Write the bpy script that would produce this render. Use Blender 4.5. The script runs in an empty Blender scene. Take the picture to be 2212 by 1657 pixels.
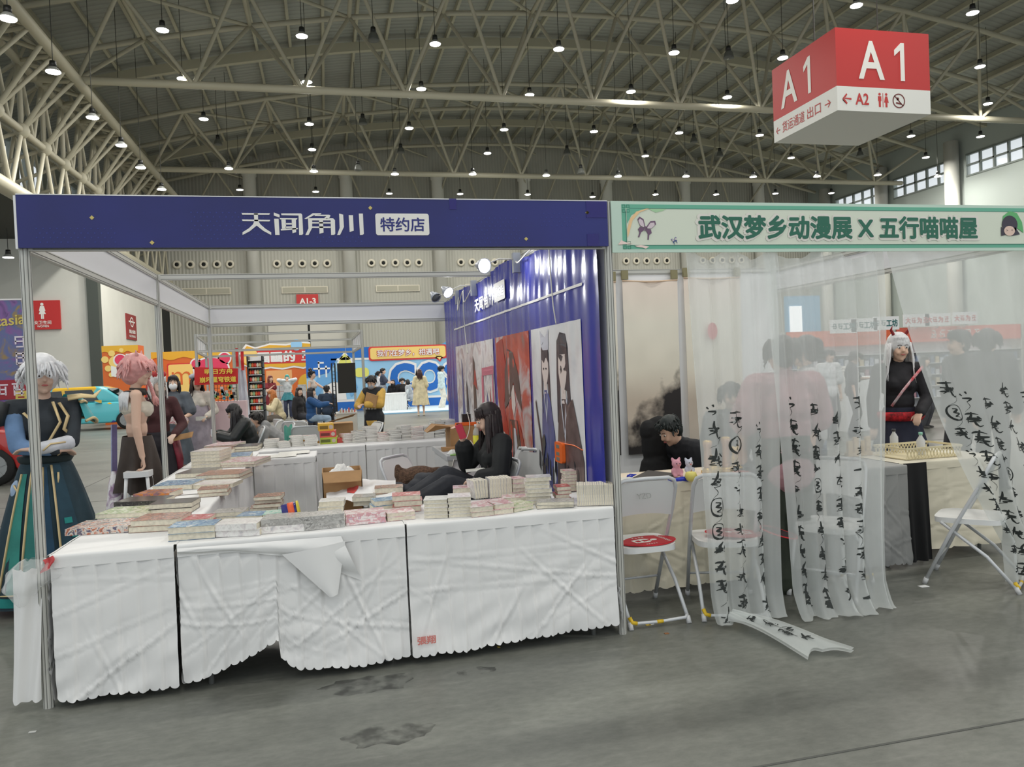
import bpy, math, random
from mathutils import Vector, Matrix, noise
random.seed(7)
SC = bpy.context.scene
COL = SC.collection
R = math.radians
# ---------------------------------------------------------------- camera, world, exposure
CP = Vector((1.394, -4.18, 1.568)); FPX = 1660.0
YAW, PIT, ROL = 0.2361, -0.0200, -0.0412
_f = Vector((math.sin(YAW)*math.cos(PIT), math.cos(YAW)*math.cos(PIT), math.sin(PIT)))
_r0 = Vector((math.cos(YAW), -math.sin(YAW), 0)); _u0 = _r0.cross(_f)
CR = _r0*math.cos(ROL) + _u0*math.sin(ROL); CU = -_r0*math.sin(ROL) + _u0*math.cos(ROL); CF = _f
cam = bpy.data.cameras.new('camera'); cam.sensor_width = 36.0; cam.lens = FPX/2212*36.0
cam.clip_start = 0.05; cam.clip_end = 400
camo = bpy.data.objects.new('camera', cam); COL.objects.link(camo)
camo.matrix_world = Matrix(((CR.x, CU.x, -CF.x, CP.x), (CR.y, CU.y, -CF.y, CP.y), (CR.z, CU.z, -CF.z, CP.z), (0, 0, 0, 1)))
SC.camera = camo
W = bpy.data.worlds.new('world'); SC.world = W; W.use_nodes = True
W.node_tree.nodes['Background'].inputs[0].default_value = (0.90, 0.96, 1.0, 1)
W.node_tree.nodes['Background'].inputs[1].default_value = 1.0
SC.view_settings.view_transform = 'Standard'; SC.view_settings.look = 'None'
SC.view_settings.exposure = 0.0; SC.view_settings.gamma = 1.0
try: SC.view_settings.use_curve_mapping = False
except Exception: pass
SC.cycles.max_bounces = 6; SC.cycles.diffuse_bounces = 3; SC.cycles.glossy_bounces = 3
SC.cycles.transparent_max_bounces = 16; SC.cycles.adaptive_threshold = 0.02; SC.cycles.transmission_bounces = 4
SC.cycles.sample_clamp_indirect = 6.0

def at(px, py, Y=None, Z=None, X=None):
    """world point on a given wall, floor or table plane, read off the survey of the photograph"""
    d = CF + CR*((px-1106)/FPX) - CU*((py-828.5)/FPX)
    t = (Y-CP.y)/d.y if Y is not None else (Z-CP.z)/d.z if Z is not None else (X-CP.x)/d.x
    return CP + d*t
def ppm(p): return FPX/((Vector(p)-CP).dot(CF))

# ---------------------------------------------------------------- materials
MATS = {}
def lin(c):
    return tuple(((v/255.0)/12.92 if v/255.0 <= 0.04045 else ((v/255.0+0.055)/1.055)**2.4) for v in c)
def M(name, col=None, rough=0.6, metal=0.0, emit=0.0, var=0.0, vs=6.0, bump=0.0, bs=40.0, spec=0.5, sheen=0.0, alpha=None, col2=None, trans=0.0, coat=0.0):
    if name in MATS: return MATS[name]
    m = bpy.data.materials.new(name); m.use_nodes = True; MATS[name] = m
    nt = m.node_tree; b = nt.nodes['Principled BSDF']
    c = lin(col)
    b.inputs['Base Color'].default_value = (*c, 1); b.inputs['Roughness'].default_value = rough
    b.inputs['Metallic'].default_value = metal; b.inputs['Specular IOR Level'].default_value = spec
    if sheen: b.inputs['Sheen Weight'].default_value = sheen
    if coat: b.inputs['Coat Weight'].default_value = coat
    if trans: b.inputs['Transmission Weight'].default_value = trans
    if emit:
        b.inputs['Emission Color'].default_value = (*c, 1); b.inputs['Emission Strength'].default_value = emit
    if alpha is not None: b.inputs['Alpha'].default_value = alpha
    if var or bump:
        tc = nt.nodes.new('ShaderNodeTexCoord')
    if var:
        n = nt.nodes.new('ShaderNodeTexNoise'); n.inputs['Scale'].default_value = vs; n.inputs['Detail'].default_value = 5
        nt.links.new(tc.outputs['Object'], n.inputs['Vector'])
        r = nt.nodes.new('ShaderNodeValToRGB')
        c2 = lin(col2) if col2 else tuple(v*(1-var) for v in c)
        r.color_ramp.elements[0].position = 0.35; r.color_ramp.elements[0].color = (*c2, 1)
        r.color_ramp.elements[1].position = 0.65; r.color_ramp.elements[1].color = (*(c if col2 else tuple(min(1, v*(1+var*.5)) for v in c)), 1)
        nt.links.new(n.outputs['Fac'], r.inputs['Fac']); nt.links.new(r.outputs['Color'], b.inputs['Base Color'])
    if bump:
        n2 = nt.nodes.new('ShaderNodeTexNoise'); n2.inputs['Scale'].default_value = bs; n2.inputs['Detail'].default_value = 4
        nt.links.new(tc.outputs['Object'], n2.inputs['Vector'])
        bp = nt.nodes.new('ShaderNodeBump'); bp.inputs['Strength'].default_value = bump; bp.inputs['Distance'].default_value = 0.02
        nt.links.new(n2.outputs['Fac'], bp.inputs['Height']); nt.links.new(bp.outputs['Normal'], b.inputs['Normal'])
    return m
def art_mat(name, cols, scale=9.0, rough=0.25, seed=0.0, white=0.3):
    """printed cover or poster picture: soft patches of several inks"""
    if name in MATS: return MATS[name]
    m = bpy.data.materials.new(name); m.use_nodes = True; MATS[name] = m
    nt = m.node_tree; b = nt.nodes['Principled BSDF']; b.inputs['Roughness'].default_value = rough
    tc = nt.nodes.new('ShaderNodeTexCoord'); oi = nt.nodes.new('ShaderNodeObjectInfo')
    mp = nt.nodes.new('ShaderNodeVectorMath'); mp.operation = 'ADD'
    ml = nt.nodes.new('ShaderNodeVectorMath'); ml.operation = 'SCALE'; ml.inputs['Scale'].default_value = 37.0
    cb = nt.nodes.new('ShaderNodeCombineXYZ'); nt.links.new(oi.outputs['Random'], cb.inputs[0]); nt.links.new(oi.outputs['Random'], cb.inputs[2])
    cb.inputs[1].default_value = seed
    nt.links.new(cb.outputs[0], ml.inputs[0]); nt.links.new(tc.outputs['Object'], mp.inputs[0]); nt.links.new(ml.outputs[0], mp.inputs[1])
    n = nt.nodes.new('ShaderNodeTexNoise'); n.inputs['Scale'].default_value = scale; n.inputs['Detail'].default_value = 5; n.inputs['Distortion'].default_value = 0.8
    nt.links.new(mp.outputs[0], n.inputs['Vector'])
    r = nt.nodes.new('ShaderNodeValToRGB'); cr = r.color_ramp; cr.interpolation = 'EASE'
    k = len(cols)
    while len(cr.elements) < k: cr.elements.new(0.5)
    for i, c in enumerate(cols):
        cr.elements[i].position = 0.28 + 0.44*i/max(1, k-1); cr.elements[i].color = (*lin(c), 1)
    nt.links.new(n.outputs['Fac'], r.inputs['Fac']); nt.links.new(r.outputs['Color'], b.inputs['Base Color'])
    return m
# ---------------------------------------------------------------- mesh building
class MB:
    def __init__(s): s.v = []; s.f = []; s.m = []
    def add(s, vs, fs, m=0):
        o = len(s.v); s.v += [tuple(v) for v in vs]
        for f in fs: s.f.append(tuple(i+o for i in f)); s.m.append(m)
        return s
    def box(s, x0, x1, y0, y1, z0, z1, m=0, T=None):
        vs = [Vector((x, y, z)) for x in (x0, x1) for y in (y0, y1) for z in (z0, z1)]
        if T is not None: vs = [T @ v for v in vs]
        return s.add(vs, [(0, 1, 3, 2), (4, 6, 7, 5), (0, 4, 5, 1), (2, 3, 7, 6), (0, 2, 6, 4), (1, 5, 7, 3)], m)
    def cyl(s, p, q, r0, r1=None, n=10, m=0, caps=True):
        p = Vector(p); q = Vector(q); r1 = r0 if r1 is None else r1
        d = (q-p); d = d.normalized() if d.length > 1e-9 else Vector((0, 0, 1))
        a = d.orthogonal().normalized(); b = d.cross(a); vs = []
        for c, r in ((p, r0), (q, r1)):
            for i in range(n):
                t = 2*math.pi*i/n; vs.append(c + a*(r*math.cos(t)) + b*(r*math.sin(t)))
        fs = [(i, (i+1) % n, n+(i+1) % n, n+i) for i in range(n)]
        if caps: fs += [tuple(range(n-1, -1, -1)), tuple(range(n, 2*n))]
        return s.add(vs, fs, m)
    def tube(s, pts, r, n=8, m=0, flat=1.0):
        pts = [Vector(p) for p in pts]; k = len(pts); rr = r if isinstance(r, (list, tuple)) else [r]*k
        vs = []; a = None
        for i, p in enumerate(pts):
            d = (pts[min(i+1, k-1)]-pts[max(i-1, 0)])
            d = d.normalized() if d.length > 1e-9 else Vector((0, 0, 1))
            if a is None: a = d.orthogonal().normalized()
            else:
                a = a - d*a.dot(d); a = a.normalized() if a.length > 1e-6 else d.orthogonal().normalized()
            b = d.cross(a)
            for j in range(n):
                t = 2*math.pi*j/n; vs.append(p + a*(rr[i]*math.cos(t)) + b*(rr[i]*flat*math.sin(t)))
        fs = [(i*n+j, i*n+(j+1) % n, (i+1)*n+(j+1) % n, (i+1)*n+j) for i in range(k-1) for j in range(n)]
        fs += [tuple(range(n-1, -1, -1)), tuple(range((k-1)*n, k*n))]
        return s.add(vs, fs, m)
    def lathe(s, prof, c=(0, 0, 0), n=16, m=0, T=None, sy=1.0):
        vs = []; k = len(prof); c = Vector(c)
        for (r, z) in prof:
            for j in range(n):
                t = 2*math.pi*j/n; v = Vector((r*math.cos(t), r*sy*math.sin(t), z))
                vs.append((T @ v if T is not None else v) + c)
        fs = [(i*n+j, i*n+(j+1) % n, (i+1)*n+(j+1) % n, (i+1)*n+j) for i in range(k-1) for j in range(n)]
        fs += [tuple(range(n-1, -1, -1)), tuple(range((k-1)*n, k*n))]
        return s.add(vs, fs, m)
    def ell(s, c, r, n=10, m=0, T=None):
        k = max(4, n//2); r = (r, r, r) if not isinstance(r, (tuple, list)) else r
        vs = []; c = Vector(c)
        def P(v):
            v = Vector(v); return (T @ v if T is not None else v) + c
        vs.append(P((0, 0, r[2])))
        for i in range(1, k):
            a = math.pi*i/k
            for j in range(n):
                t = 2*math.pi*j/n; vs.append(P((r[0]*math.sin(a)*math.cos(t), r[1]*math.sin(a)*math.sin(t), r[2]*math.cos(a))))
        vs.append(P((0, 0, -r[2])))
        fs = [(0, 1+j, 1+(j+1) % n) for j in range(n)]
        for i in range(k-2):
            for j in range(n): fs.append((1+i*n+j, 1+(i+1)*n+j, 1+(i+1)*n+(j+1) % n, 1+i*n+(j+1) % n))
        L = len(vs)-1; b = 1+(k-2)*n
        fs += [(L, b+(j+1) % n, b+j) for j in range(n)]
        return s.add(vs, fs, m)
    def poly(s, pts, n, t, m=0):
        """flat polygon given as 3-D points, thickened by t along n"""
        pts = [Vector(p) for p in pts]; n = Vector(n); k = len(pts)
        vs = pts + [p+n*t for p in pts]
        fs = [tuple(range(k-1, -1, -1)), tuple(range(k, 2*k))] + [(i, (i+1) % k, k+(i+1) % k, k+i) for i in range(k)]
        return s.add(vs, fs, m)
    def grid(s, fn, nu, nv, m=0):
        vs = [fn(i/nu, j/nv) for j in range(nv+1) for i in range(nu+1)]
        fs = [(j*(nu+1)+i, j*(nu+1)+i+1, (j+1)*(nu+1)+i+1, (j+1)*(nu+1)+i) for j in range(nv) for i in range(nu)]
        return s.add(vs, fs, m)
    def mesh(s, name, mats, smooth=False, off=None):
        me = bpy.data.meshes.new(name)
        vs = s.v if off is None else [(v[0]-off[0], v[1]-off[1], v[2]-off[2]) for v in s.v]
        me.from_pydata(vs, [], s.f); 
        for mt in (mats if isinstance(mats, (list, tuple)) else [mats]): me.materials.append(mt)
        if isinstance(mats, (list, tuple)) and len(mats) > 1: me.polygons.foreach_set('material_index', s.m)
        if smooth: me.polygons.foreach_set('use_smooth', [True]*len(s.f))
        me.update(); return me
    def build(s, name, mats, parent=None, smooth=False, world=True):
        """world: the points are world points, so the object keeps its thing's base as origin"""
        off = parent_loc(parent) if (parent is not None and world) else None
        return link(name, s.mesh(name, mats, smooth, off), parent)
def parent_loc(p):
    l = Vector((0, 0, 0))
    while p is not None: l = l + p.location; p = p.parent
    return l
def link(name, data, parent=None, loc=None):
    o = bpy.data.objects.new(name, data); COL.objects.link(o)
    if parent is not None: o.parent = parent
    if loc is not None: o.location = loc
    return o
def tag(o, label=None, cat=None, group=None, kind=None):
    if label: o['label'] = label
    if cat: o['category'] = cat
    if group: o['group'] = group
    if kind: o['kind'] = kind
    return o
def thing(name, label, cat, loc=(0, 0, 0), rz=0.0, group=None):
    o = link(name, None); o.location = Vector(loc); o.rotation_euler = (0, 0, rz); o.empty_display_size = 0.1
    return tag(o, label, cat, group)
def single(mb, name, mats, label, cat, group=None, smooth=False, base=None):
    """a thing that is one mesh; its origin goes to its base"""
    if base is None:
        xs = [v[0] for v in mb.v]; ys = [v[1] for v in mb.v]; zs = [v[2] for v in mb.v]
        base = ((min(xs)+max(xs))/2, (min(ys)+max(ys))/2, min(zs))
    o = link(name, mb.mesh(name, mats, smooth, base)); o.location = base
    return tag(o, label, cat, group)
def struct(mb, name, mats, smooth=False, parent=None):
    o = mb.build(name, mats, parent, smooth)
    if parent is None: o['kind'] = 'structure'
    return o
def dup(o, parent=None, loc=None, rz=None, label=None, group=None):
    c = o.copy(); COL.objects.link(c)
    if parent is not None: c.parent = parent
    if loc is not None: c.location = loc
    if rz is not None: c.rotation_euler = (0, 0, rz)
    if label: c['label'] = label
    if group: c['group'] = group
    for ch in o.children: dup(ch, c)
    return c
# evaluation of text and remeshed bodies happens in a scratch scene, so it stays quick
TMP = bpy.data.scenes.new('scratch')
def evaluated(ob):
    TMP.collection.objects.link(ob); vl = TMP.view_layers[0]; vl.update()
    me = bpy.data.meshes.new_from_object(ob.evaluated_get(vl.depsgraph))
    TMP.collection.objects.unlink(ob); bpy.data.objects.remove(ob); return me
def text(s, name, size, mat, parent, origin, right, up, bold=0.0, thick=0.004, align='CENTER', width=None, shear=0.0, space=1.0):
    """lettering laid on a surface: origin is the middle of the line, right and up span the surface; bold letters are the outline swept by its stroke gain"""
    cjk = any(ord(ch) > 0x2e80 for ch in s)
    c = bpy.data.curves.new('t', 'FONT'); c.body = s; c.size = 1.0; c.offset = 0.0 if cjk else bold; c.align_x = align; c.resolution_u = 3
    c.extrude = 0.0; c.shear = shear; c.space_character = space
    me = evaluated(bpy.data.objects.new('t', c)); bpy.data.curves.remove(c)
    vs = [v.co.copy() for v in me.vertices]
    if not vs: return None
    if cjk and bold > 0:
        fs = [tuple(p.vertices) for p in me.polygons]; V = []; F = []
        for k in range(9):
            d = Vector((0, 0, 0)) if k == 8 else Vector((math.cos(k*math.pi/4), math.sin(k*math.pi/4), 0))*bold*1.6
            o = len(V); V += [v+d+Vector((0, 0, 0.0004*k)) for v in vs]; F += [tuple(i+o for i in f) for f in fs]
        bpy.data.meshes.remove(me); me = bpy.data.meshes.new(name); me.from_pydata([tuple(v) for v in V], [], F); vs = V
    x0, x1 = min(v.x for v in vs), max(v.x for v in vs); y0, y1 = min(v.y for v in vs), max(v.y for v in vs)
    k = size/(y1-y0); kx = k if width is None else width/(x1-x0)
    right = Vector(right).normalized(); up = Vector(up).normalized(); nrm = right.cross(up); o = Vector(origin)
    off = parent_loc(parent) if parent is not None else Vector((0, 0, 0))
    for v in me.vertices:
        v.co = o + right*((v.co.x-(x0+x1)/2)*kx) + up*((v.co.y-(y0+y1)/2)*k) + nrm*(thick+v.co.z*k) - off
    me.materials.clear(); me.materials.append(mat)
    for p in me.polygons: p.material_index = 0
    me.update(); return link(name, me, parent)
def blob(mb, voxel, mats, name, parent, smooth_it=3, world=False):
    """fuse overlapping shapes into one continuous skin"""
    me0 = mb.mesh('b', mats, off=parent_loc(parent) if world and parent is not None else None); ob = bpy.data.objects.new('b', me0)
    rm = ob.modifiers.new('r', 'REMESH'); rm.mode = 'VOXEL'; rm.voxel_size = voxel; rm.use_smooth_shade = True
    if smooth_it:
        sm = ob.modifiers.new('s', 'SMOOTH'); sm.iterations = smooth_it; sm.factor = 0.5
    me = evaluated(ob); bpy.data.meshes.remove(me0)
    if not me.materials: me.materials.append(mats if not isinstance(mats, (list, tuple)) else mats[0])
    return link(name, me, parent)
UNITCYL = MB().cyl((0, 0, 0), (0, 0, 1), 1.0, n=10).mesh('round_bar', M('truss_paint', (178, 173, 152), 0.5), True)
def bar(name, p, q, r, parent, me=None):
    """round bar between two points as an object of its own that shares one mesh"""
    p = Vector(p); q = Vector(q); d = q-p; o = link(name, me or UNITCYL, parent)
    o.location = p - parent_loc(parent); o.rotation_mode = 'QUATERNION'
    o.rotation_quaternion = d.to_track_quat('Z', 'Y'); o.scale = (r, r, d.length); return o
LAMP_W = 175.0
# ================================================================ the hall
WY, LX, RX = 51.0, -8.5, 40.0
def zroof(x, add=0.0): return 14.5 + add + 3.1*(1-((x-15.5)/24.2)**2)
def node_mat(name, build):
    if name in MATS: return MATS[name]
    m = bpy.data.materials.new(name); m.use_nodes = True; MATS[name] = m
    build(m.node_tree, m.node_tree.nodes['Principled BSDF']); return m
def _floor(nt, b):
    tc = nt.nodes.new('ShaderNodeTexCoord')
    n = nt.nodes.new('ShaderNodeTexNoise'); n.inputs['Scale'].default_value = 0.9; n.inputs['Detail'].default_value = 9; n.inputs['Roughness'].default_value = 0.65
    mp = nt.nodes.new('ShaderNodeMapping'); mp.inputs['Scale'].default_value = (0.5, 1.3, 1); mp.inputs['Rotation'].default_value = (0, 0, 0.5)
    nt.links.new(tc.outputs['Object'], mp.inputs[0]); nt.links.new(mp.outputs[0], n.inputs['Vector'])
    r = nt.nodes.new('ShaderNodeValToRGB'); e = r.color_ramp.elements
    e[0].position = 0.3; e[0].color = (*lin((92, 93, 88)), 1); e[1].position = 0.72; e[1].color = (*lin((128, 129, 122)), 1)
    nt.links.new(n.outputs['Fac'], r.inputs['Fac'])
    # scuffs
    n2 = nt.nodes.new('ShaderNodeTexNoise'); n2.inputs['Scale'].default_value = 6; n2.inputs['Detail'].default_value = 6
    mp2 = nt.nodes.new('ShaderNodeMapping'); mp2.inputs['Scale'].default_value = (0.25, 2.2, 1); mp2.inputs['Rotation'].default_value = (0, 0, -0.15)
    nt.links.new(tc.outputs['Object'], mp2.inputs[0]); nt.links.new(mp2.outputs[0], n2.inputs['Vector'])
    r2 = nt.nodes.new('ShaderNodeValToRGB'); e = r2.color_ramp.elements
    e[0].position = 0.62; e[0].color = (0, 0, 0, 1); e[1].position = 0.8; e[1].color = (0.35, 0.35, 0.35, 1)
    nt.links.new(n2.outputs['Fac'], r2.inputs['Fac'])
    mx = nt.nodes.new('ShaderNodeMixRGB'); mx.blend_type = 'MIX'; mx.inputs[2].default_value = (*lin((160, 160, 152)), 1)
    nt.links.new(r2.outputs['Color'], mx.inputs[0]); nt.links.new(r.outputs['Color'], mx.inputs[1])
    # dark stains
    n3 = nt.nodes.new('ShaderNodeTexNoise'); n3.inputs['Scale'].default_value = 1.7; n3.inputs['Detail'].default_value = 5
    nt.links.new(tc.outputs['Object'], n3.inputs['Vector'])
    r3 = nt.nodes.new('ShaderNodeValToRGB'); e = r3.color_ramp.elements
    e[0].position = 0.63; e[0].color = (0, 0, 0, 1); e[1].position = 0.78; e[1].color = (0.5, 0.5, 0.5, 1)
    nt.links.new(n3.outputs['Fac'], r3.inputs['Fac'])
    mx2 = nt.nodes.new('ShaderNodeMixRGB'); mx2.inputs[2].default_value = (*lin((70, 71, 68)), 1)
    nt.links.new(r3.outputs['Color'], mx2.inputs[0]); nt.links.new(mx.outputs[0], mx2.inputs[1])
    n4 = nt.nodes.new('ShaderNodeTexNoise'); n4.inputs['Scale'].default_value = 22; n4.inputs['Detail'].default_value = 8; n4.inputs['Roughness'].default_value = .7
    mp4 = nt.nodes.new('ShaderNodeMapping'); mp4.inputs['Scale'].default_value = (.6, 1.2, 1); nt.links.new(tc.outputs['Object'], mp4.inputs[0]); nt.links.new(mp4.outputs[0], n4.inputs['Vector'])
    r4 = nt.nodes.new('ShaderNodeValToRGB'); r4.color_ramp.elements[0].position = .3; r4.color_ramp.elements[0].color = (.72, .74, .72, 1); r4.color_ramp.elements[1].position = .7; r4.color_ramp.elements[1].color = (1.2, 1.2, 1.18, 1); nt.links.new(n4.outputs['Fac'], r4.inputs['Fac'])
    mx4 = nt.nodes.new('ShaderNodeMixRGB'); mx4.blend_type = 'MULTIPLY'; mx4.inputs[0].default_value = .8; nt.links.new(mx2.outputs[0], mx4.inputs[1]); nt.links.new(r4.outputs['Color'], mx4.inputs[2])
    nt.links.new(mx4.outputs[0], b.inputs['Base Color'])
    b.inputs['Roughness'].default_value = 0.38; b.inputs['Specular IOR Level'].default_value = 0.45
    nt.links.new(n.outputs['Fac'], (rr := nt.nodes.new('ShaderNodeMapRange')).inputs[0]); rr.inputs[3].default_value = 0.3; rr.inputs[4].default_value = 0.5
    nt.links.new(rr.outputs[0], b.inputs['Roughness'])
def _stain(nt, b):
    tc = nt.nodes.new('ShaderNodeTexCoord'); n = nt.nodes.new('ShaderNodeTexNoise'); n.inputs['Scale'].default_value = 9; n.inputs['Detail'].default_value = 6
    nt.links.new(tc.outputs['Object'], n.inputs['Vector']); r = nt.nodes.new('ShaderNodeValToRGB'); r.color_ramp.elements[0].position = .42; r.color_ramp.elements[1].position = .6; r.color_ramp.elements[1].color = (.28, .28, .28, 1)
    nt.links.new(n.outputs['Fac'], r.inputs['Fac']); nt.links.new(r.outputs['Color'], b.inputs['Alpha']); b.inputs['Base Color'].default_value = (*lin((58, 58, 56)), 1); b.inputs['Roughness'].default_value = .4
def ribbed(col, per, axis='X', rough=0.6, dark=0.85):
    def f(nt, b):
        tc = nt.nodes.new('ShaderNodeTexCoord'); w = nt.nodes.new('ShaderNodeTexWave')
        w.bands_direction = axis; w.inputs['Scale'].default_value = 0.314/per; w.inputs['Distortion'].default_value = 0
        nt.links.new(tc.outputs['Object'], w.inputs['Vector'])
        r = nt.nodes.new('ShaderNodeValToRGB'); e = r.color_ramp.elements
        e[0].position = 0.0; e[0].color = (*[v*dark for v in lin(col)], 1); e[1].position = 0.25; e[1].color = (*lin(col), 1)
        nt.links.new(w.outputs['Fac'], r.inputs['Fac']); nt.links.new(r.outputs['Color'], b.inputs['Base Color'])
        bp = nt.nodes.new('ShaderNodeBump'); bp.inputs['Strength'].default_value = 0.5; bp.inputs['Distance'].default_value = 0.05
        nt.links.new(w.outputs['Fac'], bp.inputs['Height']); nt.links.new(bp.outputs['Normal'], b.inputs['Normal'])
        b.inputs['Roughness'].default_value = rough
    return f
FLOOR = node_mat('polished_concrete', _floor)
WALLP = node_mat('ribbed_wall_panel', ribbed((172, 171, 160), 0.22, 'X', 0.6, 0.88))
ROOFM = node_mat('ribbed_roof_sheet', ribbed((156, 158, 150), 0.35, 'Y', 0.6, 0.8))
WHITEW = M('white_plaster', (205, 205, 196), 0.7, var=0.08, vs=0.4)
GREYP = M('dark_grey_post', (70, 76, 70), 0.5)
STEEL = MATS['truss_paint']
CREAM = M('cream_metal', (206, 200, 182), 0.45)
struct(MB().box(-32, RX+0.3, -16, WY+0.3, -0.1, 0.0), 'floor', FLOOR)
fl = bpy.data.objects['floor']
for k, y in enumerate((-1.55, 7.2, 16.0, 25, 34, 43)):       # joints between the poured bays
    MB().box(-32, RX, y-0.006, y+0.006, -0.001, 0.002).build('floor_joint', M('joint', (84, 85, 81), 0.7), fl)
for x in (-2.3, 6.6, 15.4, 24, 33):
    MB().box(x-0.006, x+0.006, -16, WY, -0.001, 0.002).build('floor_joint', M('joint', (84, 85, 81), 0.7), fl)
STAIN = node_mat('floor_stain', lambda nt, b: _stain(nt, b))
for (sx_, sy_, rx_, ry_, sd) in ((*at(800, 1478, Z=0)[:2], .22, .11, 1), (*at(838, 1585, Z=0)[:2], .20, .10, 4), (*at(1030, 1450, Z=0)[:2], .10, .05, 7)):
    MB().poly([(sx_+rx_*math.cos(R(a))*(1+.5*noise.noise(Vector((math.cos(R(a))*2, math.sin(R(a))*2, sd)))), sy_+ry_*math.sin(R(a))*(1+.5*noise.noise(Vector((math.cos(R(a))*2+5, math.sin(R(a))*2, sd)))), .0005) for a in range(0, 360, 10)], (0, 0, 1), .0006).build('stain', STAIN, fl)
# end wall with columns
wb = struct(MB().box(LX-4, RX+0.3, WY, WY+0.3, 0, 19), 'wall_back', WALLP)
for k in range(-1, 7):
    x = -3.1+6.4*k
    if x < LX: continue
    MB().lathe([(0.43, 0), (0.43, 15.2), (0.5, 15.25), (0.5, 15.6), (0.3, 15.65)], (x, WY-0.42, 0), 18).build('wall_column', M('column_white', (208, 207, 198), 0.6), wb, True)
# round air nozzles and grilles
nz = MB().lathe([(0.29, 0.0), (0.29, 0.05), (0.26, 0.10), (0.20, 0.13), (0.13, 0.09), (0.125, 0.02)], (0, 0, 0), 20, T=Matrix.Rotation(R(90), 3, 'X'))
nzm = nz.mesh('air_nozzle', CREAM, True)
nzh = MB().lathe([(0.124, 0.0), (0.124, 0.095)], (0, 0, 0), 14, T=Matrix.Rotation(R(90), 3, 'X')).mesh('nozzle_bore', M('bore_black', (16, 20, 18), 0.8), True)
for k in range(0, 7):
    for j in range(5):
        o = link('air_nozzle', nzm); o.location = (-6.3+6.4*k+0.84*(j-2), WY-0.01, 9.38)
        tag(o, 'round cream air nozzle with dark bore in a row of five on the end wall', 'air vent', 'air nozzles on the end wall')
        link('nozzle_bore', nzh, o)
for k in range(0, 5):
    x = -6.2+6.4*k
    t = thing('wall_grille', 'long rectangular air grille of two panes low on the ribbed end wall', 'air vent', (x, WY-0.02, 7.35), 0, 'grilles on the end wall')
    MB().box(-1.55, 1.55, -0.06, 0, 0, 0.46).build('frame', CREAM, t, world=False)
    for s in (-1, 1):
        MB().box(-0.72, 0.72, -0.08, -0.05, -0.17, 0.17).build('louvre', M('louvre', (165, 162, 145), 0.6), t, world=False).location = (s*0.76, 0, 0.23)
# freight door in the end wall
d1 = struct(MB().box(-2.35, 3.0, WY-0.06, WY-0.01, 0, 6.2), 'door_1', M('door_paint', (196, 194, 184), 0.5))
MB().box(0.28, 0.42, WY-0.09, WY-0.05, 0, 6.2).build('door_seam', M('bore_black', (16, 20, 18), 0.8), d1)
s = thing('door_number_sign', 'red square sign lettered A1-3 high on the end wall', 'sign', (0.35, WY-0.12, 5.95))
MB().box(-0.02-0.72, 0.72, -0.05, 0.05, 0, 1.3).build('plate', M('sign_red', (190, 44, 42), 0.5), s, world=False)
text('A1-3', 'lettering', 0.42, M('sign_white', (235, 232, 225), 0.5), s, (0.35, WY-0.18, 6.78), (1, 0, 0), (0, 0, 1), 0.03, 0.005)
# left walls
struct(MB().box(-32, LX, 33.0, 33.3, 0, 8.0), 'wall_side', WHITEW)
wl = struct(MB().box(LX-0.3, LX, 33.3, WY, 0, 8.0), 'wall_left', WHITEW)
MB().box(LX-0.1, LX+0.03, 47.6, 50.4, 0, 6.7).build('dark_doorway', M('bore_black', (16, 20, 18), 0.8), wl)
MB().box(LX-0.05, LX+0.12, 46.9, 47.4, 0, 7.9).build('pilaster', WHITEW, wl)
struct(MB().box(LX-0.1, LX+0.35, 32.75, 33.2, 0, 7.95), 'trim_1', GREYP)
struct(MB().box(-32, LX-0.1, 22, 33.4, 8.0, 8.3), 'trim_2', M('soffit_dark', (60, 62, 56), 0.8))
struct(MB().box(-32, LX-0.3, 33.3, WY, 8.0, 8.3), 'trim_3', M('soffit_dark', (60, 62, 56), 0.8))
# daylight strip wall high on the left, behind the lattice
lw = struct(MB().box(-13.2, -13.0, -16, WY, 8.3, 9.2), 'wall_left_high', M('left_panel', (170, 176, 168), 0.6))
MB().box(-13.2, -13.0, -16, WY, 13.6, 17.0).build('upper_panel', M('left_panel', (170, 176, 168), 0.6), lw)
for k in range(22):
    y = 50 - 2.0*k
    MB().box(-13.25, -12.95, y, y+.7, 9.2, 13.6).build('pier', M('left_panel', (170, 176, 168), 0.6), lw)
struct(MB().box(-13.1, -13.08, -16, WY, 9.2, 13.6), 'window_1', M('frosted', (235, 245, 250), 0.3, alpha=0.12))
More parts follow.
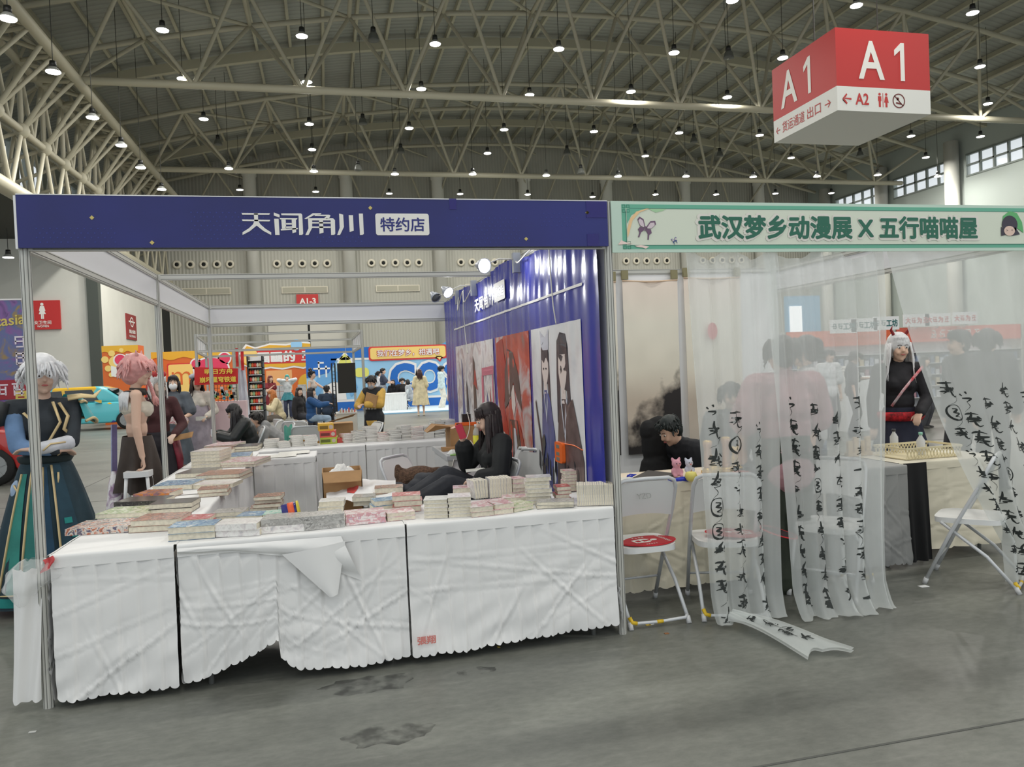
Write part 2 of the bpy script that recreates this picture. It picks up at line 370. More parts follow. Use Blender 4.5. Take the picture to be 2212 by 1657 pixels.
# right wall with clerestory windows
rw = struct(MB().box(RX, RX+0.3, -16, WY, 0, 12.15), 'wall_right', M('right_wall', (168, 176, 170), 0.7))
MB().box(RX, RX+0.3, -16, WY, 13.45, 17).build('upper_wall', M('right_wall', (168, 176, 170), 0.7), rw)
for k in range(0, 8):
    y1 = 42.6 - 6.2*(k-1); y0 = y1 - 1.25
    MB().box(RX, RX+0.3, y0, y1, 12.15, 13.45).build('pier', M('right_wall', (168, 176, 170), 0.7), rw)
    MB().cyl((RX-0.5, (y0+y1)/2, 0), (RX-0.5, (y0+y1)/2, 14.4), 0.42, n=16).build('wall_column', M('column_white', (208, 207, 198), 0.6), rw, True)
    if k < 7:
        w = struct(MB().box(RX+0.1, RX+0.12, y0-4.95, y0, 12.15, 13.45), 'window_%d' % (k+2), M('clear_pane', (240, 248, 255), 0.1, alpha=0.15))
        m = MB().box(RX-0.02, RX+0.14, y0-4.95, y0, 12.76, 12.86)
        for j in range(1, 5): m.box(RX-0.02, RX+0.14, y0-4.95*j/5-0.05, y0-4.95*j/5+0.05, 12.15, 13.45)
        m.box(RX-0.05, RX+0.14, y0-4.95, y0, 12.1, 12.2).box(RX-0.05, RX+0.14, y0-4.95, y0, 13.4, 13.5)
        m.build('window_frame', M('window_frame', (120, 128, 122), 0.5), w)
# roof sheet, purlins, rafters
ce = struct(MB().grid(lambda u, v: (-14+56*u, -16+67.5*v, zroof(-14+56*u, 0.95) if -14+56*u < 41 else zroof(41, .95)), 40, 4), 'ceiling', ROOFM, True)
pm = MB().box(-0.06, 0.06, -16, WY, -0.25, 0.0).mesh('purlin', M('purlin_paint', (176, 172, 150), 0.55))
for k in range(33):
    x = -8.6+1.5*k; o = link('purlin', pm, ce); o.location = (x, 0, zroof(x, 0.93)); o.rotation_euler = (0, math.atan(6.2*(x-15.5)/24.2**2), 0)
for y in (8.5, 21.1, 33.7, 46.3):
    m = MB(); xs = [-9+49*i/28 for i in range(29)]
    vs = []; 
    for x in xs:
        z = zroof(x, 0.68); vs += [(x, y-0.13, z-0.42), (x, y+0.13, z-0.42), (x, y+0.13, z), (x, y-0.13, z)]
    fs = [(i*4+j, i*4+(j+1) % 4, (i+1)*4+(j+1) % 4, (i+1)*4+j) for i in range(28) for j in range(4)]
    m.add(vs, fs).build('rafter', M('purlin_paint', (176, 172, 150), 0.55), ce)
# roof trusses: a bottom tube, two arched top tubes and webs, every member its own bar
def truss(yc, half=False, zb=12.9):
    t = link('roof_truss', None); t.location = (15.5, yc, zb); t['kind'] = 'structure'
    n = 12; x0, x1 = -9.0, 39.5; st = (x1-x0)/n
    bx = [x0+1.9+st*i for i in range(n)]
    tx = [x0+1.9-st/2+st*i for i in range(n+1)]
    rows = (yc-2.0, yc+2.0) if not half else (yc,)
    if not half:
        bar('bottom_chord', (x0, yc, zb), (x1, yc, zb), 0.15, t)
    for y in rows:
        xs = [x0-0.3]+tx[1:-1]+[x1+0.2]
        for a, b in zip(xs, xs[1:]): bar('top_chord', (a, y, zroof(a)), (b, y, zroof(b)), 0.11, t)
    if half:
        for i, x in enumerate(tx[1:-1]):
            for dx in (-st/2, st/2): bar('web', (x, yc, zroof(x)), (x+dx, WY-0.1, 12.2), 0.07, t)
            bar('web', (x, yc, zroof(x)), (x+st/2, WY-0.1, zroof(x)-0.3), 0.06, t)
        return t
    for i, x in enumerate(bx):
        for dx in (-st/2, st/2):
            for y in rows:
                xx = min(max(x+dx, x0-0.3), x1+0.2)
                bar('web', (x, yc, zb), (xx, y, zroof(xx)), 0.078, t)
    for i, x in enumerate(tx[1:-1]):
        bar('tie', (x, rows[0], zroof(x)), (x, rows[1], zroof(x)), 0.09, t)
        bar('tie', (x, rows[0], zroof(x)), (x+st, rows[1], zroof(min(x+st, x1))), 0.07, t)
    return t
truss(14.8); truss(27.4); truss(40.0); truss(49.6, True)
# lattice girder along the left edge
lg = link('edge_lattice', None); lg.location = (-9, 33, 8.1); lg['kind'] = 'structure'
for (x, z, r) in ((-7.0, 12.75, .19), (-8.5, 12.9, .14), (-8.5, 10.5, .13), (-8.55, 8.2, .28), (-10.6, 12.0, .12), (-10.6, 9.6, .12), (-9.2, 15.0, .11)):
    bar('edge_tube', (x, 10, z), (x, WY, z), r, lg)
nodeM = MB().ell((0, 0, 0), 1, 12).mesh('node_ball', STEEL, True)
for i in range(18):
    y = 50.0-2.2*i; h = 1.1
    for (a, b, r) in (((-8.5, y, 12.9), (-8.5, y, 10.5), .09), ((-8.5, y, 12.9), (-8.5, y+h, 10.5), .07), ((-8.5, y, 12.9), (-8.5, y-h, 10.5), .07),
                   ((-8.5, y, 10.5), (-8.55, y+h, 8.2), .075), ((-8.5, y, 10.5), (-8.55, y-h, 8.2), .075), ((-7.0, y+h, 12.75), (-8.5, y, 12.9), .08), ((-7.0, y-h, 12.75), (-8.5, y, 12.9), .08),
                   ((-7.0, y, 12.75), (-8.5, y, 10.5), .08), ((-7.0, y+h, 12.75), (-8.5, y, 10.5), .07), ((-8.5, y, 12.9), (-10.6, y+h, 12.0), .07), ((-8.5, y, 10.5), (-10.6, y+h, 12.0), .07), ((-8.5, y, 10.5), (-10.6, y, 9.6), .07),
                   ((-10.6, y+h, 12.0), (-10.6, y, 9.6), .07), ((-10.6, y, 9.6), (-10.6, y-h, 12.0), .07), ((-8.55, y+h, 8.2), (-10.6, y, 9.6), .06), ((-8.5, y, 12.9), (-9.2, y+h, 15.0), .08), ((-7.0, y, 12.75), (-9.2, y+h, 15.0), .07), ((-9.2, y+h, 15.0), (-10.6, y+h, 12.0), .07)):
        bar('strut', a, b, r, lg)
    for (z, k) in ((12.9, .21), (10.5, .27)):
        o = link('node_ball', nodeM, lg); o.location = Vector((-8.5, y, z))-lg.location; o.scale = (k, k, k)
# ---------------------------------------------------------------- high bay lamps
LENS = M('lamp_lens', (255, 252, 244), 0.4, emit=14.0); DARKL = M('lamp_black', (28, 30, 28), 0.5); REFL = M('lamp_reflector', (196, 198, 194), 0.35, metal=0.4)
UNLIT = M('lamp_lens_dark', (120, 122, 118), 0.3); WIRE = M('lamp_wire', (52, 52, 46), 0.6)
lm_h = MB().cyl((0, 0, 0.13), (0, 0, 0.30), 0.10, 0.085, 14).mesh('driver_housing', DARKL, True)
lm_r = MB().lathe([(0.205, 0.0), (0.20, 0.02), (0.10, 0.13), (0.05, 0.14)], n=20).mesh('reflector', REFL, True)
lm_b = MB().lathe([(0.205, 0.0), (0.2, 0.04), (0.16, 0.2), (0.09, 0.30), (0.05, 0.31)], n=20).mesh('bell_reflector', M('bell_grey', (92, 94, 88), 0.5), True)
lm_l = MB().cyl((0, 0, -0.02), (0, 0, 0.005), 0.19, 0.2, 20).mesh('lens', LENS, True)
lm_u = MB().cyl((0, 0, 0.03), (0, 0, 0.04), 0.17, 0.17, 20).mesh('lens', UNLIT, True)
lm_w = MB().cyl((0, 0, 0), (0, 0, 1), 0.012, n=5).mesh('suspension_cable', WIRE)
LIT = [(17, 40), (351, 65), (652, 78), (115, 155), (394, 170), (663, 177), (200, 254), (440, 257), (668, 268), (262, 314), (674, 323), (304, 362), (494, 364), (678, 370), (349, 409), (518, 410), (682, 414),
 (940, 95), (1207, 106), (1456, 114), (910, 192), (1144, 205), (1363, 198), (884, 277), (1089, 280), (1283, 284), (1467, 287), (1053, 331), (1394, 337), (853, 376), (1021, 376), (1180, 379), (1335, 381), (841, 418), (994, 419), (1140, 420), (1280, 425), (1416, 420),
 (1582, 1), (1850, 12), (2101, 28), (1691, 125), (2117, 144), (1571, 210), (2134, 224), (1641, 292), (1968, 294), (2118, 295), (1482, 381), (1627, 382), (1709, 341), (1765, 381), (2000, 340), (1896, 378), (2026, 381), (1547, 420), (1675, 418), (1796, 417), (1919, 416)]
DIM = [(471, 313), (807, 88), (784, 268), (774, 368), (1372, 288), (1255, 375), (866, 330), (1225, 333), (1574, 126), (1555, 338), (1499, 308), (1858, 337)]
def lampz(px, py): return 10.6 if px < 362 and (px < 320 or py > 380) and (px, py) != (351, 65) and px*1.06 < py+40 or (px, py) == (17, 40) else 12.0 if 355 < py < 385 else 13.3
def lamp(p, lit, power=0.0):
    x, y, z = p
    t = thing('high_bay_lamp', 'lit round high bay lamp with black housing hanging on a cable under the roof' if lit else 'unlit grey bell shaped high bay lamp hanging on a cable under the roof',
              'ceiling lamp', (x, y, z), 0, 'lit high bay lamps' if lit else 'unlit high bay lamps')
    link('driver_housing', lm_h, t, (0, 0, 0 if lit else 0.17)); link('reflector', lm_r if lit else lm_b, t); link('lens', lm_l if lit else lm_u, t)
    w = link('suspension_cable', lm_w, t, (0, 0, 0.3)); w.scale = (1, 1, max(0.2, zroof(x, 0.93)-z-0.3))
    return t
for i, (px, py) in enumerate(LIT):
    p = at(px, py, Z=lampz(px, py)); lamp(p, True)
for px, py in DIM: lamp(at(px, py, Z=lampz(px, py)), False)
_t = lamp(at(18, 556, Y=30.5), True); _t['label'] = 'lit round high bay lamp under the dark soffit above the restroom sign'; del _t['group']
_t.children[-1].scale = (1, 1, 8.06-_t.location.z-.3)
def area(name, loc, size, power, col=(1, 0.975, 0.92), parent=None, spot=None):
    l = bpy.data.lights.new(name, 'AREA'); l.shape = 'DISK'; l.size = size; l.energy = power; l.color = col
    o = bpy.data.objects.new(name, l); COL.objects.link(o); o.location = loc; return o
for i, (px, py) in enumerate(LIT):                         # the light each lamp throws down
    p = at(px, py, Z=lampz(px, py)); area('lamp_light', (p.x, p.y, p.z-0.05), 0.36, LAMP_W)
for (x, y) in [(x, y) for y in (-9, -2, 5, 12) for x in (-6, 1, 8, 15, 22, 29)]:     # the rows that run on over the stands
    lamp(Vector((x, y, 13.3)), True); area('lamp_light', (x, y, 13.25), 0.36, LAMP_W)
# ---------------------------------------------------------------- signs on the walls
def polyset(name, polys, mat, parent, o, right, up, k=1.0, thick=0.004):
    o = Vector(o); right = Vector(right); up = Vector(up); n = right.cross(up); m = MB()
    for pl in polys: m.poly([o+right*(x*k)+up*(y*k) for x, y in pl], n, thick)
    return m.build(name, mat, parent)
def disc(cx, cy, r, n=20, rx=None): return [(cx+(rx or r)*math.cos(2*math.pi*i/n), cy+r*math.sin(2*math.pi*i/n)) for i in range(n)]
def ring(cx, cy, r, w, n=24, a0=0.0, a1=2*math.pi):
    out = []
    for i in range(n):
        a, b = a0+(a1-a0)*i/n, a0+(a1-a0)*(i+1)/n
        out.append([(cx+r*math.cos(a), cy+r*math.sin(a)), (cx+r*math.cos(b), cy+r*math.sin(b)), (cx+(r-w)*math.cos(b), cy+(r-w)*math.sin(b)), (cx+(r-w)*math.cos(a), cy+(r-w)*math.sin(a))])
    return out
def rrect(x0, x1, y0, y1, r, n=5):
    out = []
    for cx, cy, a in ((x1-r, y1-r, 0), (x0+r, y1-r, 90), (x0+r, y0+r, 180), (x1-r, y0+r, 270)):
        for i in range(n+1):
            t = R(a+90*i/n); out.append((cx+r*math.cos(t), cy+r*math.sin(t)))
    return out
def marks(name, n, size, mat, parent, o, right, up, seed=0, gap=1.15, thick=.003, vertical=False):
    """print too blurred to read in the photograph: blocky strokes of the same size"""
    rn = random.Random(seed); polys = []; w = .11
    for i in range(n):
        cx, cy = (0, -i*gap) if vertical else ((i-(n-1)/2)*gap, 0)
        for k in range(3): y = .38-.36*k+rn.uniform(-.05, .05); a, b = rn.uniform(-.48, -.2), rn.uniform(.2, .48); polys.append([(cx+a, cy+y-w/2), (cx+b, cy+y-w/2), (cx+b, cy+y+w/2), (cx+a, cy+y+w/2)])
        for k in range(2): x = -.22+.42*k+rn.uniform(-.1, .1); a, b = rn.uniform(-.5, -.2), rn.uniform(.1, .5); polys.append([(cx+x-w/2, cy+a), (cx+x+w/2, cy+a), (cx+x+w/2, cy+b), (cx+x-w/2, cy+b)])
    return polyset(name, polys, mat, parent, o, right, up, size, thick)
SW = M('sign_white', (235, 232, 225), 0.5); SRED = M('sign_red', (190, 44, 42), 0.5)
p0 = at(62, 650, Y=32.98); p1 = at(133, 711, Y=32.98)
t = thing('restroom_sign', 'red square women restroom sign with white figure on white wall', 'sign', ((p0.x+p1.x)/2, 32.95, p1.z))
MB().box(p0.x, p1.x, 32.9, 32.99, p1.z, p0.z).build('plate', SRED, t)
c = Vector(((p0.x+p1.x)/2-0.08, 32.89, p0.z)); h = p0.z-p1.z
polyset('woman_symbol', [disc(0, -.13*h, .05*h), [(-.06*h, -.19*h), (.06*h, -.19*h), (.10*h, -.36*h), (.07*h, -.37*h), (.11*h, -.47*h), (-.11*h, -.47*h), (-.07*h, -.37*h), (-.10*h, -.36*h)], [(-.045*h, -.47*h), (-.005*h, -.47*h), (-.005*h, -.64*h), (-.045*h, -.64*h)], [(.005*h, -.47*h), (.045*h, -.47*h), (.045*h, -.64*h), (.005*h, -.64*h)]], SW, t, c, (1, 0, 0), (0, 0, 1))
text('女卫生间', 'lettering', 0.13*h, SW, t, c+Vector((0, 0, -.76*h)), (1, 0, 0), (0, 0, 1), 0.01)
text('WOMEN', 'lettering', 0.07*h, SW, t, c+Vector((0, 0, -.89*h)), (1, 0, 0), (0, 0, 1), 0.02)
t = thing('no_smoking_sign', 'dark red upright no smoking sign on the white side wall', 'sign', (LX+0.02, 39.8, 3.88))
MB().box(LX, LX+0.06, 38.8, 40.85, 3.88, 5.2).build('plate', M('sign_darkred', (140, 44, 44), 0.5), t)
o = Vector((LX+0.07, 39.83, 4.8))
polyset('symbol', ring(0, 0, 0.26, 0.06) + [[(-.5, -.02), (.5, -.02), (.5, .05), (-.5, .05)]], SW, t, o, (0, 1.3, 0), (0, 0, 1))
text('禁止吸烟', 'lettering', 0.2, SW, t, o+Vector((0, 0, -.5)), (0, 1, 0), (0, 0, 1), 0.02, width=1.3)
text('NO SMOKING', 'lettering', 0.12, SW, t, o+Vector((0, 0, -.74)), (0, 1, 0), (0, 0, 1), 0.02, width=1.3)
# hanging direction box A1
t = thing('hanging_direction_box', 'large red and white box sign lettered A1 hanging from the roof', 'sign', (15.78, 14.4, 7.8))
x0, x1, y0, y1, z0, zm, z1 = 14.36, 17.18, 13.0, 15.85, 7.8, 8.42, 9.9
MB().box(x0, x1, y0, y1, zm, z1).build('red_band', SRED, t)
MB().box(x0, x1, y0, y1, z0, zm).build('white_band', M('box_white', (226, 226, 220), 0.5), t)
for x in (x0+.4, x1-.4):
    MB().cyl((x, 14.4, z1), (x, 14.4, 17), 0.02, n=6).build('suspension_cable', WIRE, t)
text('A', 'lettering', 0.98, SW, t, (15.4, y0, 9.12), (1, 0, 0), (0, 0, 1), 0.015, 0.01, width=.78)
ONE = [(.10, .49), (.0, .49), (-.20, .30), (-.20, .15), (-.02, .30), (-.02, -.49), (.10, -.49)][::-1]
polyset('numeral', [ONE], SW, t, (16.3, y0-.002, 9.12), (1, 0, 0), (0, 0, 1), 1, .01)
text('A', 'lettering', 0.98, SW, t, (x0, 15.05, 9.12), (0, -1, 0), (0, 0, 1), 0.015, 0.01, width=.78)
polyset('numeral', [ONE], SW, t, (x0-.002, 14.15, 9.12), (0, -1, 0), (0, 0, 1), 1, .01)
text('← A2', 'lettering', 0.3, SRED, t, (14.9, y0, 8.11), (1, 0, 0), (0, 0, 1), 0.02, 0.01, width=.78)
text('出口 →', 'lettering', 0.3, SRED, t, (x0, 13.75, 8.11), (0, -1, 0), (0, 0, 1), 0.0, 0.01, width=1.0)
text('← 货运通道', 'lettering', 0.3, SRED, t, (x0, 15.05, 8.11), (0, -1, 0), (0, 0, 1), 0.0, 0.01, width=1.35)
o = Vector((15.62, y0-0.001, 8.11)); man = [disc(0, .15, .035), [(-.05, .1), (.05, .1), (.05, -.03), (.03, -.03), (.03, -.18), (-.03, -.18), (-.03, -.03), (-.05, -.03)]]
wom = [disc(.2, .15, .035), [(.17, .1), (.23, .1), (.27, -.06), (.23, -.06), (.23, -.18), (.17, -.18), (.17, -.06), (.13, -.06)], [(.09, .18), (.105, .18), (.105, -.18), (.09, -.18)]]
polyset('restroom_symbol', man+wom, SRED, t, o, (1, 0, 0), (0, 0, 1))
polyset('no_smoking_symbol', ring(.58, 0, .19, .03) + [[(.44, .12), (.46, .14), (.72, -.12), (.70, -.14)], [(.5, -.03), (.66, -.06), (.65, -.1), (.49, -.07)], disc(.55, .05, .04)], M('symbol_dark', (110, 40, 38), 0.5), t, o, (1, 0, 0), (0, 0, 1))
# ================================================================ stand shell frames
ALU = M('aluminium', (196, 195, 188), 0.4, metal=0.1); SLOT = M('profile_slot', (96, 96, 92), 0.7); PANEL = M('white_board', (222, 222, 224), 0.55)
PVC = M('white_pvc', (228, 228, 228), 0.5)
def post(x, y, z1, par, z0=0.0, r=0.024):
    m = MB()
    vs = []
    for z in (z0, z1):
        for i in range(8):
            t = R(22.5+45*i); vs.append((x+r*math.cos(t), y+r*math.sin(t), z))
    m.add(vs, [(i, (i+1) % 8, 8+(i+1) % 8, 8+i) for i in range(8)]+[tuple(range(7, -1, -1)), tuple(range(8, 16))])
    for i in range(8):
        t = R(45*i); c, s = math.cos(t), math.sin(t); k = r*0.93
        m.add([(x+k*c-0.0025*s, y+k*s+0.0025*c, z0+.002), (x+k*c+0.0025*s, y+k*s-0.0025*c, z0+.002), (x+k*c+0.0025*s, y+k*s-0.0025*c, z1-.002), (x+k*c-0.0025*s, y+k*s+0.0025*c, z1-.002)], [(0, 1, 2, 3)], 1) if False else m.box(x+k*c-0.0012, x+k*c+0.0012, y+k*s-0.0012, y+k*s+0.0012, z0+.002, z1-.002, 1)
    return m.build('post', [ALU, SLOT], par)
def rail(p, q, h, par, t=0.03, name='rail'):
    """flat aluminium rail with two slots, from p to q, top at their z"""
    p = Vector(p); q = Vector(q); d = (q-p); L = d.length; d.normalize(); n = Vector((-d.y, d.x, 0)); m = MB()
    def bx(a, b, w, z0, z1, mi): 
        m.add([a+n*w+Vector((0, 0, z0)), a-n*w+Vector((0, 0, z0)), b-n*w+Vector((0, 0, z0)), b+n*w+Vector((0, 0, z0)), a+n*w+Vector((0, 0, z1)), a-n*w+Vector((0, 0, z1)), b-n*w+Vector((0, 0, z1)), b+n*w+Vector((0, 0, z1))], [(0, 1, 2, 3), (7, 6, 5, 4), (0, 4, 5, 1), (1, 5, 6, 2), (2, 6, 7, 3), (3, 7, 4, 0)], mi)
    bx(p, q, t/2, -h, 0, 0); bx(p+d*.02, q-d*.02, t/2+.001, -h+.006, -h+.010, 1); bx(p+d*.02, q-d*.02, t/2+.001, -.010, -.006, 1)
    return m.build(name, [ALU, SLOT], par)
def vpanel(p, q, z0, z1, par, mat=None, t=0.008, name='infill_panel'):
    p = Vector(p); q = Vector(q); d = (q-p).normalized(); n = Vector((-d.y, d.x, 0))*(t/2); m = MB()
    m.poly([p-n+Vector((0, 0, z0)), q-n+Vector((0, 0, z0)), q-n+Vector((0, 0, z1)), p-n+Vector((0, 0, z1))], n.normalized(), t)
    return m.build(name, mat or PANEL, par)
bf = thing('booth_frame', 'aluminium shell frame of the bookstall with white fascia boards', 'booth frame', (1.5, 3, 0))
for (x, y) in ((0, 0), (3.0, 0), (0, 3), (0, 6), (3, 6), (3, 3)): post(x, y, 2.5, bf)
for a, b in (((0, 0.02), (0, 2.98)), ((0, 3.02), (0, 5.98))):
    rail((*a, 2.5), (*b, 2.5), 0.045, bf); rail((*a, 2.275), (*b, 2.275), 0.045, bf)
    vpanel((*a, 0), (*b, 0), 2.27, 2.46, bf)
rail((0.02, 3, 2.5), (2.98, 3, 2.5), 0.05, bf)
rail((0.02, 6, 2.5), (2.98, 6, 2.5), 0.045, bf); rail((0.02, 6, 2.275), (2.98, 6, 2.275), 0.045, bf); vpanel((0.02, 6, 0), (2.98, 6, 0), 2.27, 2.46, bf)
rail((0.02, 0, 2.5), (2.98, 0, 2.5), 0.045, bf); rail((0.02, 0, 2.275), (2.98, 0, 2.275), 0.045, bf)
for k in range(6): vpanel((3.0, 0.03+k, 0), (3.0, 0.97+k, 0), 0.02, 2.46, bf, name='wall_panel')
rail((3, 0.02, 2.5), (3, 5.98, 2.5), 0.045, bf)
# blue name board
BLUE = M('board_blue', (28, 34, 110), 0.4, var=0.25, vs=1.2)
t = thing('name_board', 'dark blue fascia board with white shop name over the bookstall', 'sign board', (1.49, -0.035, 2.24))
MB().box(-0.012, 2.988, -0.045, -0.03, 2.24, 2.494).build('board', BLUE, t)
MB().box(-0.022, -0.012, -0.048, -0.02, 2.235, 2.49).build('edge_trim', PVC, t)
MB().box(-0.012, 2.988, -0.047, -0.028, 2.494, 2.499).build('edge_trim', PVC, t)
def zp(x, y): q = at(500+x*460/2212, 430+y*110/529, Y=-0.046); return (q.x, q.z)
LOGO = [[(105,145),(400,148),(393,163),(112,162)],[(108,213),(403,217),(395,233),(116,230)],[(232,150),(275,150),(277,225),(300,262),(352,308),(413,347),(413,374),(330,330),(262,276),(190,335),(115,374),(115,346),(180,305),(225,262),(238,225)],
 [(440,140),(500,163),(500,192),(440,172)],[(443,205),(490,205),(500,374),(455,374)],[(515,150),(722,150),(735,163),(745,360),(735,373),(703,374),(697,172),(520,168)],[(500,198),(685,200),(680,214),(505,212)],[(518,214),(563,214),(568,305),(525,310)],[(625,214),(670,214),(672,345),(634,356)],[(563,250),(630,250),(630,266),(563,266)],[(563,285),(630,284),(630,298),(563,300)],[(512,312),(690,300),(690,314),(515,328)],
 [(757,205),(845,148),(935,148),(925,160),(868,163),(780,208)],[(868,163),(1015,163),(1028,172),(1018,195),(990,207),(965,196),(985,178),(862,176)],[(795,200),(1055,200),(1075,220),(1078,360),(1068,373),(1035,374),(1030,222),(838,222),(838,300),(800,374),(768,374),(800,305)],[(910,222),(950,222),(957,350),(915,360)],[(838,240),(1030,240),(1030,255),(838,255)],[(838,285),(1030,285),(1030,300),(838,300)],
 [(1118,152),(1160,162),(1168,290),(1128,374),(1098,374),(1124,300)],[(1218,168),(1262,168),(1270,330),(1228,342)],[(1323,152),(1365,152),(1375,362),(1362,373),(1335,374)]]
m = MB()
for pl in LOGO: m.poly([(zp(x, y)[0], -0.0455, zp(x, y)[1]) for x, y in reversed(pl)], (0, -1, 0), 0.002)
m.build('shop_name', SW, t)
m = MB().poly([(x, -0.0455, z) for x, z in rrect(1.682, 1.966, 2.301, 2.416, .012)], (0, -1, 0), 0.002); m.build('name_tag', SW, t)
text('特约店', 'lettering', 0.075, M('board_blue_ink', (40, 46, 120), 0.5), t, (1.824, -0.0475, 2.358), (1, 0, 0), (0, 0, 1), 0.012, 0.001, width=.236)
for (x, z) in ((.316, 2.386), (.582, 2.264), (1.658, 2.445), (2.503, 2.281), (2.867, 2.429)):
    MB().poly([(x-.011, -.0455, z), (x, -.0455, z-.011), (x+.011, -.0455, z), (x, -.0455, z+.011)], (0, -1, 0), .002).build('gold_diamond', M('gold_ink', (206, 186, 110), 0.5), t)
m = MB()
for (cx, cz, nx, nz_) in ((.25, 2.3, 12, 5), (.95, 2.36, 12, 7), (1.5, 2.28, 8, 3), (2.3, 2.34, 12, 7), (2.7, 2.4, 7, 4)):
    for i in range(nx):
        for j in range(nz_):
            x = cx+(i-nx/2)*.03+(j % 2)*.015; z = cz+(j-nz_/2)*.022
            if 2.25 < z < 2.485 and 0 < x < 2.97: m.poly([(x-.004, -.0455, z), (x, -.0455, z-.004), (x+.004, -.0455, z), (x, -.0455, z+.004)], (0, -1, 0), .0005)
o = m.build('dot_pattern', M('dot_ink', (44, 56, 138), 0.5), t); o['kind'] = 'stuff'
for (x0, x1, z0, z1) in ((2.86, 2.985, 2.40, 2.494), (2.86, 2.93, 2.24, 2.31), (2.08, 2.12, 2.44, 2.499)):
    MB().box(x0, x1, -.0475, -.0455, z0, z1).build('tape', M('tape_blue', (36, 28, 120), 0.15, alpha=0.8), t)
# ---------------------------------------------------------------- blue vinyl banner on the right wall
def bdx(y, z):
    top = max(0.0, (z-1.95)/0.5)**1.5
    w = 0.010*noise.noise(Vector((y*9, z*0.6, 1.3))) + 0.022*top*noise.noise(Vector((y*14+z*2.5, z*1.2, 4.0)))
    return 2.955 + w - 0.012*max(0, noise.noise(Vector((y*1.3, 0.3, 0.2))))
VIN = M('banner_vinyl', (52, 58, 158), 0.22, spec=0.6)
def bsurf(y0, y1, z0, z1, off, nu, nv, ztop=None):
    def f(u, v):
        y = y1+(y0-y1)*u; z = z0+(z1-z0)*v
        if ztop: z = z0+(ztop(y)-z0)*v
        return (bdx(y, z)-off, y, z)
    return MB().grid(f, nu, nv)
bn = thing('wall_banner', 'glossy blue vinyl banner with three painted panels on the stall wall', 'banner', (2.95, 3, 0.05))
bsurf(0.05, 5.97, 0.05, 2.48, 0.0, 240, 50, lambda y: 2.452+0.02*math.sin(y*3.1)+(0.03 if y > 2 else -0.0)).build('sheet', VIN, bn, True)
PAPER = M('print_white', (226, 226, 228), 0.25); 
def panel_art(name, y0, y1, cols, sc):
    return bsurf(y0, y1, 0.12, 1.858, 0.004, 40, 50).build(name, art_mat('print_'+name, cols, sc, 0.25, white=1), bn, True)
panel_art('painted_panel', 0.398, 1.585, [(214, 214, 218), (232, 232, 233), (226, 226, 228)], 3.0)
panel_art('painted_panel', 1.665, 2.885, [(150, 118, 112), (176, 66, 54), (190, 74, 60), (200, 190, 188), (120, 96, 92)], 2.2).data.materials[0] = art_mat('print_red_panel', [(120, 92, 88), (178, 66, 54), (196, 80, 64), (206, 196, 196), (128, 104, 104)], 2.2, 0.25)
panel_art('painted_panel', 2.985, 5.14, [(206, 204, 208), (228, 226, 226), (150, 148, 156)], 2.6).data.materials[0] = art_mat('print_pale_panel', [(120, 118, 126), (206, 204, 208), (230, 228, 228), (190, 176, 178), (226, 226, 226)], 3.2, 0.25)
INK = {'hair': M('ink_hair', (58, 56, 66), 0.3, var=.3, vs=14), 'skin': M('ink_skin', (228, 214, 208), 0.3), 'robe': M('ink_robe', (106, 88, 86), 0.3, var=.35, vs=10), 'indigo': M('ink_indigo', (86, 92, 150), 0.3, var=.3, vs=9),
       'red': M('ink_red', (176, 52, 46), 0.3, var=.2, vs=6), 'dark': M('ink_dark', (44, 42, 46), 0.3), 'pale': M('ink_pale', (204, 206, 216), 0.3), 'brown': M('ink_brown', (94, 74, 72), 0.3, var=.3, vs=8), 'pink': M('ink_pink', (206, 110, 134), 0.3)}
def bp_(name, pts, ink, off=0.006, sub=4):
    """a printed shape on the banner, given as (y, z) outline"""
    out = []
    for i, a in enumerate(pts):
        b = pts[(i+1) % len(pts)]
        for k in range(sub): out.append((a[0]+(b[0]-a[0])*k/sub, a[1]+(b[1]-a[1])*k/sub))
    MB().poly([(bdx(y, z)-off, y, z) for y, z in out], (-1, 0, 0), 0.0008).build(name, INK[ink], bn)
def fig(yc, zt, s, robe, side=1):
    """a generic long-haired robed figure of the painted panel"""
    def q(pts): return [(yc-x*s*side, zt+z*s) for x, z in pts]
    bp_('painted_hair', q([(-.16, -.02), (-.05, .05), (.08, .03), (.15, -.08), (.17, -.35), (.2, -.75), (.12, -.8), (.08, -.45), (-.1, -.42), (-.14, -.8), (-.21, -.72), (-.19, -.3)]), 'hair', .006)
    bp_('painted_face', q([(-.12, -.14), (.12, -.14), (.125, -.3), (.07, -.42), (0, -.47), (-.07, -.42), (-.125, -.3)]), 'skin', .0075)
    bp_('painted_neck', q([(-.05, -.42), (.05, -.42), (.06, -.56), (-.06, -.56)]), 'skin', .007)
    bp_('painted_fringe', q([(-.14, -.05), (.14, -.05), (.13, -.2), (.05, -.13), (-.03, -.2), (-.13, -.15)]), 'hair', .0085)
    for e in (-.045, .045): bp_('painted_eye', q([(e-.025, -.265), (e, -.255), (e+.025, -.265), (e, -.285)]), 'dark', .0088, 1)
    bp_('painted_robe', q([(-.05, -.52), (.05, -.52), (.2, -.68), (.3, -1.0), (.36, -1.7), (-.3, -1.7), (-.24, -1.0), (-.18, -.68)]), robe, .0072)
    bp_('painted_collar', q([(-.06, -.5), (.0, -.8), (.06, -.5), (.09, -.53), (.01, -.9), (-.09, -.53)]), 'pale', .0082)
fig(1.22, 1.72, .62, 'indigo'); fig(0.80, 1.76, .80, 'robe')
bp_('painted_drape', [(.42, .95), (.6, 1.35), (.72, 1.3), (.9, .9), (.95, .5), (.45, .5)], 'robe', .0092)
